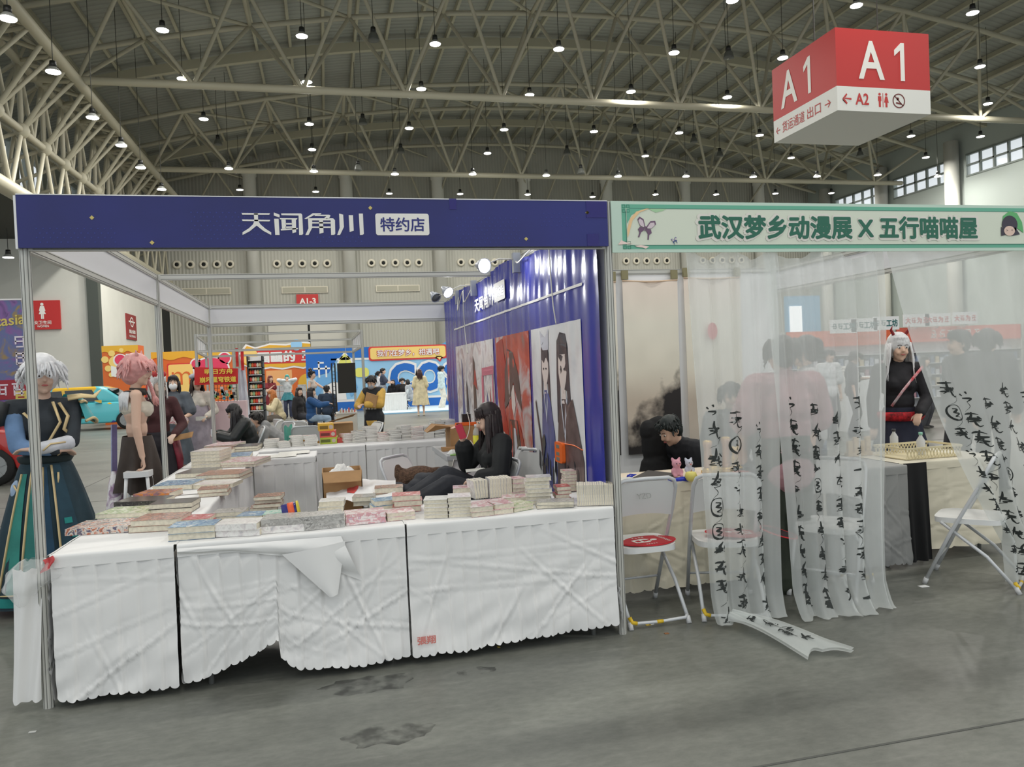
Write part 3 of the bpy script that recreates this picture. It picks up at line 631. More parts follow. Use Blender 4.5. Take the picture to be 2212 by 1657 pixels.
bp_('painted_ribbon', [(1.52, 1.3), (1.5, 1.32), (1.38, .95), (1.30, .72), (1.33, .72), (1.42, .97)], 'brown', .0078)
for k, s_ in enumerate([[(1.4, 1.02), (1.3, 1.07), (1.27, 1.0), (1.38, .9), (1.42, .82), (1.36, .82), (1.34, .88)], [(1.3, .9), (1.22, .86), (1.24, .82), (1.3, .85)]]): bp_('brush_title', s_, 'dark', .0095)
for k in range(14):
    y = .55+.07*k; z = .80+.05*math.sin(k*2.1); bp_('brush_title', [(y, z+.1), (y-.03, z+.08), (y-.02, z-.06), (y+.01, z-.02)], 'dark', .0096, 1)
bp_('painted_branch', [(1.36, 1.84), (1.2, 1.78), (1.1, 1.84), (1.12, 1.7), (1.2, 1.64), (1.3, 1.72)], 'pale', .0068)
# red panel: a dark hooded figure; pale panel: loose upright strokes and a pink pavilion
bp_('painted_hood', [(2.6, 1.2), (2.55, 1.55), (2.4, 1.74), (2.2, 1.7), (2.05, 1.5), (1.98, 1.2), (2.12, 1.3), (2.22, 1.45), (2.35, 1.3)], 'brown', .006)
bp_('painted_face', [(2.32, 1.42), (2.2, 1.42), (2.17, 1.25), (2.24, 1.14), (2.31, 1.22)], 'skin', .0068)
bp_('painted_robe', [(2.4, 1.12), (2.15, 1.12), (2.05, .8), (1.9, .2), (2.75, .2), (2.6, .8)], 'brown', .0064)
bp_('painted_sash', [(2.1, 1.1), (1.95, .95), (1.78, .4), (1.95, .4)], 'red', .007); bp_('painted_sleeve', [(2.28, 1.05), (2.2, 1.05), (2.1, .55), (2.3, .6)], 'pale', .0074)
bp_('painted_cape', [(2.86, 1.8), (2.6, 1.84), (2.5, 1.55), (2.62, 1.25), (2.5, .95), (2.7, 1.0), (2.86, 1.3)], 'red', .0056)
for (y, a, b, w, ink) in ((4.75, 1.7, .9, .10, 'indigo'), (4.45, 1.45, .6, .12, 'hair'), (4.0, 1.72, .5, .14, 'brown'), (3.95, 1.6, 1.35, .12, 'red'), (3.35, 1.35, .6, .12, 'indigo'), (3.2, 1.4, 1.0, .06, 'red')):
    bp_('painted_stroke', [(y+w*.2, a), (y-w*.3, a-.08), (y-w, b), (y+w*.8, b+.05), (y+w*.5, (a+b)/2)], ink, .006)
for pts in ([(3.6, 1.58), (3.0, 1.6), (3.0, 1.52), (3.6, 1.5)], [(3.62, 1.5), (3.54, 1.5), (3.54, 1.1), (3.62, 1.1)], [(3.1, 1.52), (3.03, 1.52), (3.03, 1.1), (3.1, 1.1)], [(3.6, 1.18), (3.0, 1.18), (3.0, 1.1), (3.6, 1.1)]): bp_('painted_pavilion', pts, 'pink', .0065, 2)
m = MB(); n_ = 40
m.add([(bdx(5.19-4.85*i/n_, 2.07+d)-.006, 5.19-4.85*i/n_, 2.07+d) for i in range(n_+1) for d in (-.009, .009)], [(2*i, 2*i+1, 2*i+3, 2*i+2) for i in range(n_)]).build('white_line', SW, bn)
text('天闻角川', 'shop_name', 0.145, SW, bn, (2.938, 3.32, 2.235), (0, -1, 0), (0, 0, 1), 0.02, 0.0, width=.92)
m = MB().poly([(2.937, y, z) for y, z in rrect(2.36, 2.8, 2.18, 2.35, .02)], (-1, 0, 0), .001); m.build('name_tag', SW, bn)
text('特约店', 'lettering', 0.1, INK['indigo'], bn, (2.9345, 2.58, 2.265), (0, -1, 0), (0, 0, 1), 0.01, 0.0, width=.36)
# ---------------------------------------------------------------- arm spot lamps clipped on the banner, cables, socket
GREYM = M('lamp_grey', (168, 172, 182), 0.35, metal=0.3); WCABLE = M('white_cable', (226, 224, 214), 0.5)
def armlamp(y, lit, head):
    p = Vector((2.93, y, 2.47)); h = Vector(head)
    t = thing('arm_spot_lamp', ('grey arm spot lamp, switched on, clipped over the banner beside %s' if lit else 'grey arm spot lamp, switched off, clipped over the banner beside %s') % ('the painted robed pair' if y < 2.5 else 'the back fascia' if not lit else 'the white shop name'), 'spot lamp', p)
    MB().box(2.90, 2.96, y-.03, y+.03, 2.34, 2.50).build('clamp', GREYM, t)
    MB().tube([p+Vector((0, 0, -.02)), p+(h-p)*.5+Vector((0, 0, .02)), h], .006, 8).build('arm', WCABLE, t, True)
    d = (Vector((2.95, y-.85, 2.22) if y < 2.5 else (2.95, y-.45, 2.0))-h).normalized(); q = d.to_track_quat('-Z', 'Y').to_matrix()
    MB().lathe([(.02, .09), (.03, .06), (.05, .02), (.062, -.02), (.062, -.03), (.058, -.03), (.045, .01)], h, 16, T=q).build('shade', GREYM, t, True)
    MB().lathe([(.055, -.018), (.055, -.02)], h, 16, T=q).build('lens', M('spot_lens', (255, 255, 255), 0.3, emit=30.0) if lit else UNLIT, t, True)
    if lit:
        l = bpy.data.lights.new('spot_light', 'SPOT'); l.energy = 7; l.spot_size = R(110); l.spot_blend = .6; l.shadow_soft_size = .05; l.color = (.95, .97, 1)
        o = bpy.data.objects.new('spot_light', l); COL.objects.link(o); o.location = h+d*.06; o.rotation_euler = d.to_track_quat('-Z', 'Y').to_euler()
armlamp(1.885, True, at(1043, 574, Y=1.85)); armlamp(3.746, True, at(966, 630, Y=3.8)); armlamp(4.725, False, at(940, 641, Y=4.8))
def cable(pts, r, label, mat=WCABLE, name='power_cable', n=6):
    P = [Vector(p) for p in pts]; out = []
    for i in range(len(P)-1):
        p0, p1, p2, p3 = P[max(i-1, 0)], P[i], P[i+1], P[min(i+2, len(P)-1)]
        for k in range(8):
            u = k/8; out.append(0.5*((2*p1)+(p2-p0)*u+(2*p0-5*p1+4*p2-p3)*u*u+(3*p1-p0-3*p2+p3)*u**3))
    out.append(P[-1]); return single(MB().tube(out, r, n), name, mat, label, 'cable', smooth=True)
cable([(2.93, .95, 2.44), (2.93, .93, 2.2), (2.93, .9, 2.0), (2.94, .88, 1.86)], .005, 'white cable hanging over the glossy top of the blue banner above the painted pair')
cable([(2.92, 4.3, 2.46), (2.91, 4.28, 2.3), (2.92, 4.3, 2.0), (2.92, 4.2, 1.75)], .006, 'white cable hanging down the blue banner above the pale painted panel')
cable([(2.93, 4.7, 2.42), (2.88, 4.5, 2.25), (2.9, 4.25, 2.44), (2.87, 4.0, 2.3), (2.92, 3.76, 2.44)], .006, 'looped white cable between the two far arm lamps')
cable([(2.93, 1.9, 2.44), (2.9, 1.7, 2.4), (2.92, 1.4, 2.45), (2.93, 1.0, 2.46)], .006, 'white cable running along the banner top from the arm lamp')
t = thing('power_socket', 'orange multi socket hanging on the painted banner panel', 'power socket', (2.93, .885, .917))
ORG = M('socket_orange', (240, 110, 40), 0.4)
MB().poly([(2.945, y, z) for y, z in rrect(.80, .97, .905, 1.045, .02)], (-1, 0, 0), .025).build('body', ORG, t)
for z in (.93, .965, 1.015): MB().poly([(2.9205, y, zz) for y, zz in rrect(.86, .93, z-.012, z+.012, .005)], (-1, 0, 0), .002).build('outlet', M('outlet_grey', (120, 120, 112), 0.5), t)
cable([(2.94, .8, 1.04), (2.945, .6, 1.045), (2.95, .45, 1.03)], .004, 'orange lead of the multi socket on the banner', ORG)
# ---------------------------------------------------------------- tables with skirts
CLOTH = M('table_cloth', (232, 231, 229), 0.75, sheen=0.2, bump=0.06, bs=9); TLEG = M('table_leg', (150, 152, 150), 0.4, metal=0.5); TOPW = M('table_top', (200, 196, 186), 0.6)
def hashn(*a): return noise.noise(Vector(a))
def table(x0, x1, y0, y1, label, clabel, sides='FRLB', hem=None, seed=0.0, zt=0.75, group=None, mat=None, zhem=0.05, pleat=0.10, scallop=0.045, band=0.055, ltxt=None):
    cx, cy = (x0+x1)/2, (y0+y1)/2
    t = thing('folding_table', label, 'table', (cx, cy, 0), 0, group)
    MB().box(x0+.01, x1-.01, y0+.01, y1-.01, zt-.03, zt-.004).build('table_top', TOPW, t)
    for x in (x0+.12, x1-.12):
        for y in (y0+.07, y1-.07): MB().cyl((x, y, 0), (x, y, zt-.03), .014, n=8).build('leg', TLEG, t, True)
    c = thing('tablecloth', clabel, 'tablecloth', (cx, cy, zhem), 0, group and 'white skirted tablecloths')
    top = MB().grid(lambda u, v: (x0+(x1-x0)*u, y0+(y1-y0)*v, zt+.0015*hashn(u*9+seed, v*7, 3)), 24, 12); 
    top.build('cloth_top', mat or CLOTH, c, True)
    S = {'F': ((x0, y0), (x1, y0), (0, -1)), 'R': ((x1, y0), (x1, y1), (1, 0)), 'B': ((x1, y1), (x0, y1), (0, 1)), 'L': ((x0, y1), (x0, y0), (-1, 0))}
    for sd in sides:
        (ax, ay), (bx_, by), (nx, ny) = S[sd]; L = math.hypot(bx_-ax, by-ay); ns = max(2, round(L/scallop)); rc = random.Random(int(seed*10)+ord(sd)); fine = y0 < 1; creases = [(math.cos(a_), math.sin(a_), math.cos(a_)*rc.uniform(0, L)+math.sin(a_)*.7*rc.uniform(.1, .9), rc.uniform(.004, .009), rc.uniform(.2, .9)) for a_ in [rc.uniform(.2, 2.9) for _ in range(int(14*L))]] if fine else []
        def off(s, d):
            ph = s/pleat + .35*hashn(s*3, seed, 1) + .25*d*hashn(s*4, d*2, seed+2); fr = ph-math.floor(ph)
            pl = (fr/.88 if fr < .88 else (1-fr)/.12)
            cr = 0.0
            for (ca, cb, cc, cw, cl) in creases:
                q = abs((s*ca+d*cb*.7)-cc); cr += (cw*max(0, 1-q/.012)-.6*cw*max(0, 1-abs(q-.02)/.014))*max(0, min(1, 1.2-abs(d-cl)*2.4))
            return .006 + .022*(.55+.45*d)*pl*(1-.35*d*abs(hashn(s*3, 9, seed))) + .035*d*d*(.5+hashn(s*2.2+seed, d*1.5, 2)) + .016*d*hashn(s*7+d*4, d*5, seed) + cr
        def f(u, v):
            s = L*u; h = zhem if hem is None or sd != 'F' else hem(s)
            zb = h + .012*hashn(s*5, seed, 7) - .014*math.sqrt(abs(math.sin(math.pi*s/L*ns)))
            z = (zt-band)+(zb-(zt-band))*v; o = off(s, v)
            return (ax+(bx_-ax)*u+nx*o, ay+(by-ay)*u+ny*o, z)
        MB().grid(f, ns*7, 44 if fine else 14).build('skirt', mat or CLOTH, c, True)
        def g(u, v):
            s = L*u; a = v*1.3
            z = zt + .002 - band*1.15*max(0, v-.15)/.85; o = .0+.016*min(1, v/.2)+.004*hashn(s*8, v, seed)+.006*v*hashn(s*4, seed, 3)
            return (ax+(bx_-ax)*u+nx*o, ay+(by-ay)*u+ny*o, z)
        MB().grid(g, 40, 6).build('valance', mat or CLOTH, c, True)
    return t, c
G = None
def hemA(s):                                         # the hem of the middle table is pulled up in an arch
    if s < .47: return .06+.17*(s/.47)**1.6
    return .05+.10*math.exp(-(s-.47)/.06)
table(0.05, .61, -.03, 1.75, 'folding table at the front end of the left book row', 'white scalloped cloth of the corner table tied beside the front post', 'FLR', seed=1.0)
tA = table(.625, 1.765, -.03, .55, 'folding table in the middle of the stall front', 'white cloth with pulled up scalloped hem and folded corner at the stall front', 'FRB', hemA, seed=5.0)
tB = table(1.775, 2.955, -.03, .55, 'folding table at the stall front beside the banner wall', 'white pleated cloth with red stamped characters beside the banner wall', 'FRB', lambda s: .05+.035*s/1.18, seed=9.0)
table(0.03, .61, 1.78, 3.55, 'folding table in the middle of the left book row', 'white cloth of the middle table in the left book row', 'LR', seed=12.)
table(0.03, .61, 3.58, 5.2, 'folding table at the far end of the left book row', 'white cloth of the far table in the left book row', 'LR', seed=15.)
table(.64, 1.24, 3.96, 4.52, 'small folding table jutting in from the left book row', 'white cloth of the small inner table holding loose papers', 'FR', seed=18.)
table(.62, 1.79, 4.85, 5.45, 'folding table at the back carrying coloured boxes', 'white cloth of the back table under the coloured boxes', 'FR', seed=21.)
table(1.8, 2.93, 4.85, 5.45, 'folding table at the back beside the cardboard carton', 'white cloth of the back table under the tall book stacks', 'FR', seed=24.)
text('張翔', 'stamped_characters', .045, M('stamp_red', (214, 130, 122), 0.7), tB[1], (1.85, -.095, .135), (1, 0, 0), (0, 0, 1), 0.02, .0, width=.10)
# folded corner of the middle cloth
def fc(u, v):
    x = .63+.80*u; z = .735-.01*u-.03*v - (.10*math.sin(u*math.pi*.5)**3 + .19*max(0, u-.72)*2.2)*v
    return (x+.10*v*(u**2), -.058-.03*math.sin(math.pi*min(1, v*1.1))*(.3+.7*u)-.012*v*hashn(u*7, v*3, 2), z)
MB().grid(fc, 40, 12).build('folded_flap', CLOTH, tA[1], True)
def fc2(u, v):
    a = Vector((1.13, -.075, .66)); b = Vector((1.45, -.075, .70)); c_ = Vector((1.36, -.10, .42))
    p = a.lerp(b, u).lerp(c_.lerp(Vector((1.40, -.09, .43)), u), v); p.y -= .02*math.sin(math.pi*u)*(1-v*.5); return p
MB().grid(fc2, 14, 12).build('folded_flap', CLOTH, tA[1], True)
# skirt tail outside the front post and a knotted plastic bag
def tail(u, v):
    return (-.15+.13*u+.05*(1-v)*.6-.0*v, -.02+.10*u*(1-u)*-1+.02*math.sin(u*9+v*3), .70-.64*v-.012*abs(math.sin(u*9)))
single(MB().grid(tail, 30, 20), 'hanging_cloth', CLOTH, 'narrow white cloth tail hanging outside the front left post', 'cloth', smooth=True)
FILM = node_mat('thin_plastic', lambda nt, b: (b.inputs['Alpha'].__setattr__('default_value', 0.25), b.inputs['Base Color'].__setattr__('default_value', (.85, .87, .86, 1)), b.inputs['Roughness'].__setattr__('default_value', 0.2)))
t = thing('plastic_bag', 'crumpled clear plastic bag tied around the front left post', 'plastic bag', (0, -.03, .55))
def bag(u, v):
    a = 2*math.pi*u; r = .03+.07*math.sin(math.pi*v)**.8*(1+.4*hashn(math.cos(a)*2, math.sin(a)*2, v*4)); 
    return (-.03+r*1.25*math.cos(a), -.02+r*.8*math.sin(a)-.03*v, .74-.18*v+.05*math.cos(a)*v+.02*hashn(a*2, v*5, 9))
MB().grid(bag, 36, 14).build('film', FILM, t, True)
MB().grid(lambda u, v: (.025+.045*u+.01*math.sin(v*5), -.055-.02*v+.01*math.sin(u*6), .735-.06*v+.02*u), 6, 6).build('red_print', M('bag_red', (190, 60, 62), 0.4), t, True)
# ================================================================ books
PAGES = M('page_edges', (222, 214, 194), 0.8, var=.12, vs=60); PAGEW = M('page_edges_white', (228, 226, 218), 0.8, var=.08, vs=60)
CV = {'white': art_mat('cover_white', [(214, 212, 208), (236, 234, 230), (222, 216, 214), (190, 188, 190)], 33, .18),
 'grey': art_mat('cover_grey', [(120, 118, 116), (190, 188, 184), (160, 158, 154), (214, 210, 204)], 31, .18),
 'pink': art_mat('cover_pink', [(226, 206, 204), (236, 226, 224), (214, 160, 164), (206, 186, 204)], 28, .18),
 'red': art_mat('cover_red', [(214, 190, 186), (190, 80, 84), (206, 130, 132), (226, 214, 208)], 28, .18),
 'blue': art_mat('cover_blue', [(206, 212, 216), (90, 128, 168), (150, 180, 200), (226, 226, 222)], 28, .18),
 'green': art_mat('cover_green', [(206, 214, 186), (160, 182, 130), (226, 226, 206), (188, 186, 120)], 26, .18),
 'teal': art_mat('cover_teal', [(224, 226, 218), (130, 196, 176), (206, 222, 210), (180, 200, 190)], 26, .18),
 'dark': art_mat('cover_dark', [(48, 46, 46), (84, 80, 76), (60, 56, 56), (130, 124, 118)], 28, .2),
 'brown': art_mat('cover_brown', [(140, 90, 74), (176, 130, 110), (120, 84, 72), (206, 184, 164)], 28, .2),
 'multi': art_mat('cover_multi', [(92, 110, 104), (196, 110, 80), (214, 206, 196), (90, 84, 110), (206, 190, 160)], 31, .2),
 'orange': art_mat('cover_orange', [(130, 90, 110), (206, 130, 60), (150, 110, 120), (90, 80, 84)], 26, .2),
 'yellow': art_mat('cover_yellow', [(196, 196, 196), (220, 220, 216), (206, 206, 204)], 28, .2),
 'navy': art_mat('cover_navy', [(60, 64, 90), (120, 124, 140), (190, 186, 180), (80, 86, 110)], 28, .2)}
NB = 0
def bookmesh(w, d, h, cov, pages, spine='B', t=.0012):
    c = MB().box(0, w, 0, d, 0, t).box(0, w, 0, d, h-t, h)
    if spine == 'B': c.box(0, w, d-t, d, t, h-t); pg = MB().box(.002, w-.002, .003, d-t, t, h-t)
    elif spine == 'F': c.box(0, w, 0, t, t, h-t); pg = MB().box(.002, w-.002, t, d-.003, t, h-t)
    else: c.box(0, t, 0, d, t, h-t); pg = MB().box(t, w-.003, .003, d-.003, t, h-t)
    return c.mesh('book', cov), pg.mesh('page_block', pages)
def put(ms, loc, rz, label, group, tilt=None):
    global NB
    o = link('book', ms[0]); o.location = loc; o.rotation_euler = (tilt[0] if tilt else 0, tilt[1] if tilt else 0, rz); tag(o, label, 'book', group); link('page_block', ms[1], o); NB += 1; return o
def stack(px0, py0, px1, py1, n, hpx, cov, label, dep=None, spine='B', pages=None, z=.752, jit=.012, skew=0.0, top=None, twist=0.05, th=None):
    p = at(px0, py0, Z=z); q = at(px1, py1, Z=z); d = q-p; w = d.length; rz = math.atan2(d.y, d.x)
    h = th or hpx/ppm(p); t = h/n; dep = dep or w*.72
    ms = bookmesh(w, dep, t-.0004, CV[cov], pages or PAGES, spine); mt = bookmesh(w, dep, t-.0004, CV[top], pages or PAGES, spine) if top else ms
    ct = Vector((-math.sin(rz), math.cos(rz), 0))
    for k in range(n):
        a = rz+random.uniform(-twist, twist)*(k > 0); lo = p+d.normalized()*(random.uniform(-jit, jit)*(k > 0)+skew*k)+ct*random.uniform(-jit, jit)*(k > 0)
        put(mt if k == n-1 else ms, (lo.x, lo.y, z+t*k), a, label, 'books: '+label if n > 1 else None)
def upright(px0, py0, px1, py1, n, hpx, label, cov='white', dep=.13, lean=0.0, z=.752):
    p = at(px0, py0, Z=z); q = at(px1, py1, Z=z); d = q-p; L = d.length; rz = math.atan2(d.y, d.x); h = hpx/ppm(p); t = L/n
    c = MB().box(0, .001, 0, dep, 0, h).box(t-.0018, t-.0008, 0, dep, 0, h).box(.001, t-.0018, dep-.001, dep, 0, h)
    ms = (c.mesh('book', CV[cov]), MB().box(.001, t-.0018, .002, dep-.001, .002, h-.002).mesh('page_block', PAGES))
    for k in range(n):
        o = put(ms, p+d.normalized()*(t*k), rz+random.uniform(-.02, .02), label, 'books: '+label)
        o.rotation_euler = (random.uniform(-.015, .015), lean*(1-k/n)+random.uniform(-.008, .008), rz)
# --- front edge of the stall, from the corner table to the banner
stack(363, 1170, 465, 1162, 2, 30, 'blue', 'pair of white books with blue cover picture at the cloth gap', .17, top='blue')
stack(466, 1161, 561, 1157, 2, 28, 'white', 'pair of silver spined books beside the blue picture pair', .17, 'F')
stack(562, 1154, 657, 1147, 2, 30, 'white', 'pair of silver spined books beside the four spotted volumes', .17, 'F', top='grey')
stack(657, 1147, 745, 1138, 4, 30, 'grey', 'spotted spined volume in a shrink wrapped set of four with red label', .15, 'F', jit=.002, twist=.01)
stack(748, 1136, 834, 1128, 4, 24, 'pink', 'white volume with pink faces in a shrink wrapped set of four', .15, 'F', jit=.002, twist=.01)
stack(837, 1127, 898, 1121, 2, 17, 'pink', 'thin pale book in the pair before the table joint', .15)
stack(916, 1121, 968, 1119, 5, 40, 'white', 'cream book in the stack of five with bright yellow edged top volume', .15, top='yellow', jit=.004)
stack(969, 1119, 1019, 1116, 6, 44, 'white', 'cream book in the stack of six beside the yellow edged stack', .15, jit=.003, twist=.02)
stack(1020, 1118, 1068, 1113, 2, 22, 'pink', 'pink picture book of the flat pair next to the six high stack', .2)
stack(1068, 1113, 1110, 1108, 2, 22, 'pink', 'pink picture book of the flat pair under the upright row', .2)
stack(1111, 1107, 1153, 1099, 2, 14, 'green', 'plastic wrapped greenish book lying before the mixed stack', .13)
stack(1160, 1100, 1240, 1096, 2, 15, 'grey', 'wrapped grey book lying askew before the upright row by the post', .12, twist=.25)
upright(1247, 1094, 1326, 1092, 16, 46, 'upright cream edged manga volume in the row against the right post')
# --- second row
upright(1028, 1079, 1055, 1076, 5, 40, 'upright leaning manga volume in the group of five beside the seated woman', lean=-.12)
upright(1059, 1077, 1107, 1073, 8, 42, 'upright manga volume in the group of eight beside the leaning group')
stack(1108, 1074, 1137, 1071, 4, 38, 'pink', 'volume in the stack of four between upright row and mixed stack', .14)
stack(1138, 1090, 1192, 1088, 7, 58, 'white', 'volume in the uneven seven high stack with red line beside the banner', .13, jit=.012, top='white')
stack(1085, 1088, 1150, 1085, 1, 12, 'pink', 'glossy single picture book lying below the upright volumes', .13)
stack(1222, 1062, 1282, 1058, 6, 44, 'pink', 'slim case in the stack of six at the foot of the banner', .12, jit=.003)
stack(1250, 1064, 1312, 1060, 2, 22, 'navy', 'dark blue picture book on the pair behind the upright row', .12, jit=.01)
stack(1206, 1086, 1236, 1084, 4, 34, 'red', 'red flecked booklet in the stack between mixed stack and upright row', .12)
stack(981, 1077, 1038, 1074, 2, 22, 'pink', 'pink manga volume of the pair behind the six high stack', .14)
stack(848, 1108, 910, 1104, 3, 36, 'red', 'rose covered book in the stack of three before the woman\'s knees', .14, top='red')
stack(807, 1106, 864, 1100, 2, 22, 'blue', 'blue and grey picture book of the pair before the rose stack', .14)
stack(806, 1080, 868, 1076, 2, 24, 'brown', 'grey and red picture book of the pair beside the white tote', .14)
stack(763, 1094, 811, 1091, 2, 20, 'grey', 'thin grey book of the pair before the white tote', .13)
stack(687, 1109, 742, 1105, 2, 24, 'yellow', 'silver grey book of the pair behind the spotted set', .14)
stack(540, 1107, 600, 1102, 4, 32, 'brown', 'book in the slipping stack of four beside the tape roll', .15, skew=.008, twist=.2)
stack(572, 1130, 634, 1126, 2, 18, 'teal', 'mint green picture book of the pair under the tape roll', .15)
stack(655, 1125, 690, 1122, 1, 10, 'green', 'single yellow green book lying behind the tape roll', .13)
stack(454, 1128, 523, 1124, 2, 18, 'grey', 'grey picture book of the pair before the inner cloth edge', .15)
stack(383, 1141, 454, 1137, 2, 18, 'red', 'rose picture book of the pair behind the blue picture pair', .16)
stack(512, 1132, 570, 1129, 2, 16, 'blue', 'pale blue book of the pair between grey pair and mint pair', .15)
# --- left row, front to back
stack(140, 1158, 277, 1150, 1, 14, 'multi', 'large picture book lying first on the corner table', .26, 'F')
stack(277, 1152, 380, 1146, 2, 26, 'brown', 'cream edged thick book of the pair lying first beside the cloth gap', .22)
stack(205, 1121, 318, 1116, 1, 10, 'green', 'large pale green picture album behind the first large book', .26)
stack(320, 1113, 414, 1107, 2, 22, 'dark', 'black wrapped book of the pair before the black box set', .2)
stack(330, 1130, 385, 1127, 1, 9, 'multi', 'thin picture book tucked behind the thick pair', .2)
stack(246, 1098, 347, 1094, 1, 13, 'dark', 'dark picture album with red spine on the outer edge', .22, 'F')
stack(288, 1080, 366, 1077, 1, 12, 'orange', 'orange spined picture album on the outer edge', .22, 'F')
stack(429, 1075, 494, 1070, 2, 16, 'brown', 'brown covered book of the pair beside the inner skirt', .2)
stack(329, 1062, 414, 1058, 1, 12, 'blue', 'sky blue picture album behind the orange spined one', .3)
stack(416, 1057, 503, 1053, 1, 9, 'white', 'thin white album between the blue one and the inner skirt', .25)
stack(423, 1044, 516, 1040, 2, 16, 'brown', 'brown picture book of the wrapped pair with black tag', .35)
stack(378, 1034, 448, 1031, 1, 10, 'dark', 'dark album with yellow label and white corner', .35)
stack(413, 1012, 476, 1009, 5, 36, 'white', 'thick white book in the five high stack of the left row', .35, jit=.004)
stack(478, 1011, 552, 1008, 2, 12, 'pink', 'flat pale booklet of the pair beside the five high stack', .45)
stack(480, 996, 540, 992, 1, 8, 'blue', 'pale folder with blue label behind the five high stack', .45)
stack(420, 984, 500, 980, 1, 9, 'brown', 'flat patterned album near the back of the left row', .5)
stack(440, 973, 505, 970, 1, 9, 'pink', 'flat pale album last but one in the left row', .5)
stack(503, 977, 556, 974, 2, 11, 'dark', 'dark spined book of the pair at the back left corner', .4)
# --- back tables
for a in ((571, 968, 602, 966, 4, 18, 'white', 'white manga in the four high stack first on the back table'), (603, 968, 628, 966, 3, 13, 'white', 'white manga in the three high stack second on the back table'),
          (631, 965, 657, 963, 5, 22, 'white', 'cream manga in the five high stack before the teal draped chair'), (658, 964, 687, 962, 5, 22, 'white', 'white manga in the five high stack beside the yellow box'),
          (744, 957, 767, 955, 5, 19, 'pink', 'pale manga in the five high stack after the red white packet'), (768, 957, 791, 955, 7, 25, 'grey', 'grey manga in the seven high stack below the yellow sweater'),
          (791, 955, 817, 953, 9, 33, 'white', 'white manga in the nine high stack under the standing reader'), (818, 954, 843, 952, 5, 18, 'pink', 'pale manga in the low stack after the nine high one'),
          (843, 953, 868, 951, 6, 24, 'grey', 'grey manga in the untidy slipping stack with loose top'), (868, 951, 891, 949, 8, 31, 'white', 'white manga in the eight high stack beside the pink topped one'),
          (892, 950, 916, 948, 7, 26, 'pink', 'pink topped manga in the seven high stack on the back table'), (916, 948, 939, 946, 8, 28, 'white', 'white manga in the eight high stack beside the tallest stacks'),
          (940, 946, 962, 944, 10, 36, 'grey', 'silver manga in the ten high stack with wide top sheet'), (962, 944, 984, 942, 10, 37, 'white', 'silver manga in the last tall stack behind the carton')):
    stack(*a, dep=.16, jit=.008, twist=.09, pages=PAGEW)
# ================================================================ things among the books
def box3(p, w, d, h, rz, name, mats, label, cat, group=None):
    m = MB().box(0, w, 0, d, 0, h); o = link(name, m.mesh(name, mats)); o.location = p; o.rotation_euler = (0, 0, rz); return tag(o, label, cat, group)
def carton(px0, py0, px1, py1, hpx, z, dep, colr, name, label, txt, txc):
    p = at(px0, py0, Z=z); q = at(px1, py1, Z=z); d = q-p; h = hpx/ppm(p); t = thing(name, label, 'box', (p.x, p.y, z), math.atan2(d.y, d.x))
    MB().box(0, d.length, 0, dep, 0, h).build('body', M(name+'_'+txc, colr, .5), t, world=False)
    MB().box(.01, d.length*.62, -.001, 0, h*.25, h*.7).build('print_block', M('box_print_'+txc, tuple(int(v*.55) for v in colr), .5), t, world=False)
    MB().lathe([(h*.3, 0), (h*.3, .002)], (d.length*.82, -.001, h*.5), 14, T=Matrix.Rotation(R(90), 3, 'X')).build('round_logo', M('box_logo', (196, 180, 170), .5), t, world=False)
    return p, h
p, h = carton(692, 960, 728, 958, 14, .752, .22, (176, 190, 66), 'snack_box', 'lime green printed box at the bottom of the coloured box pile', '', 'g')
p2, h2 = carton(691, 946, 726, 944, 14, .752+h, .22, (216, 84, 78), 'snack_box', 'red printed box in the middle of the coloured box pile', '', 'r')
carton(689, 932, 721, 930, 16, .752+h+h2, .22, (226, 178, 62), 'snack_box', 'yellow printed box on top of the coloured box pile', '', 'y')
box3(at(729, 957, Z=.752), .12, .12, .055, .05, 'paper_packet', M('packet_red', (206, 80, 74), .5), 'red and white packet beside the coloured boxes', 'packet')
t = thing('tape_roll', 'blue and orange roll of warning tape standing among the books', 'tape roll', at(630, 1126, Z=.752))
T_ = Matrix.Rotation(R(90), 3, 'X') @ Matrix.Rotation(0, 3, 'Z')
MB().lathe([(.052, -.045), (.052, .045)], (0, 0, .0521), 26, T=Matrix.Rotation(R(80), 3, 'Y')).build('roll', M('tape_navy', (46, 46, 130), .3), t, True, world=False)
MB().lathe([(.0535, -.012), (.0535, .022)], (0, 0, .0535), 26, T=Matrix.Rotation(R(80), 3, 'Y')).build('orange_band', M('tape_orange', (244, 104, 58), .4), t, True, world=False)
MB().lathe([(.054, .036), (.054, .047)], (0, 0, .054), 26, T=Matrix.Rotation(R(80), 3, 'Y')).build('yellow_edge', M('tape_yellow', (226, 206, 70), .4), t, True, world=False)
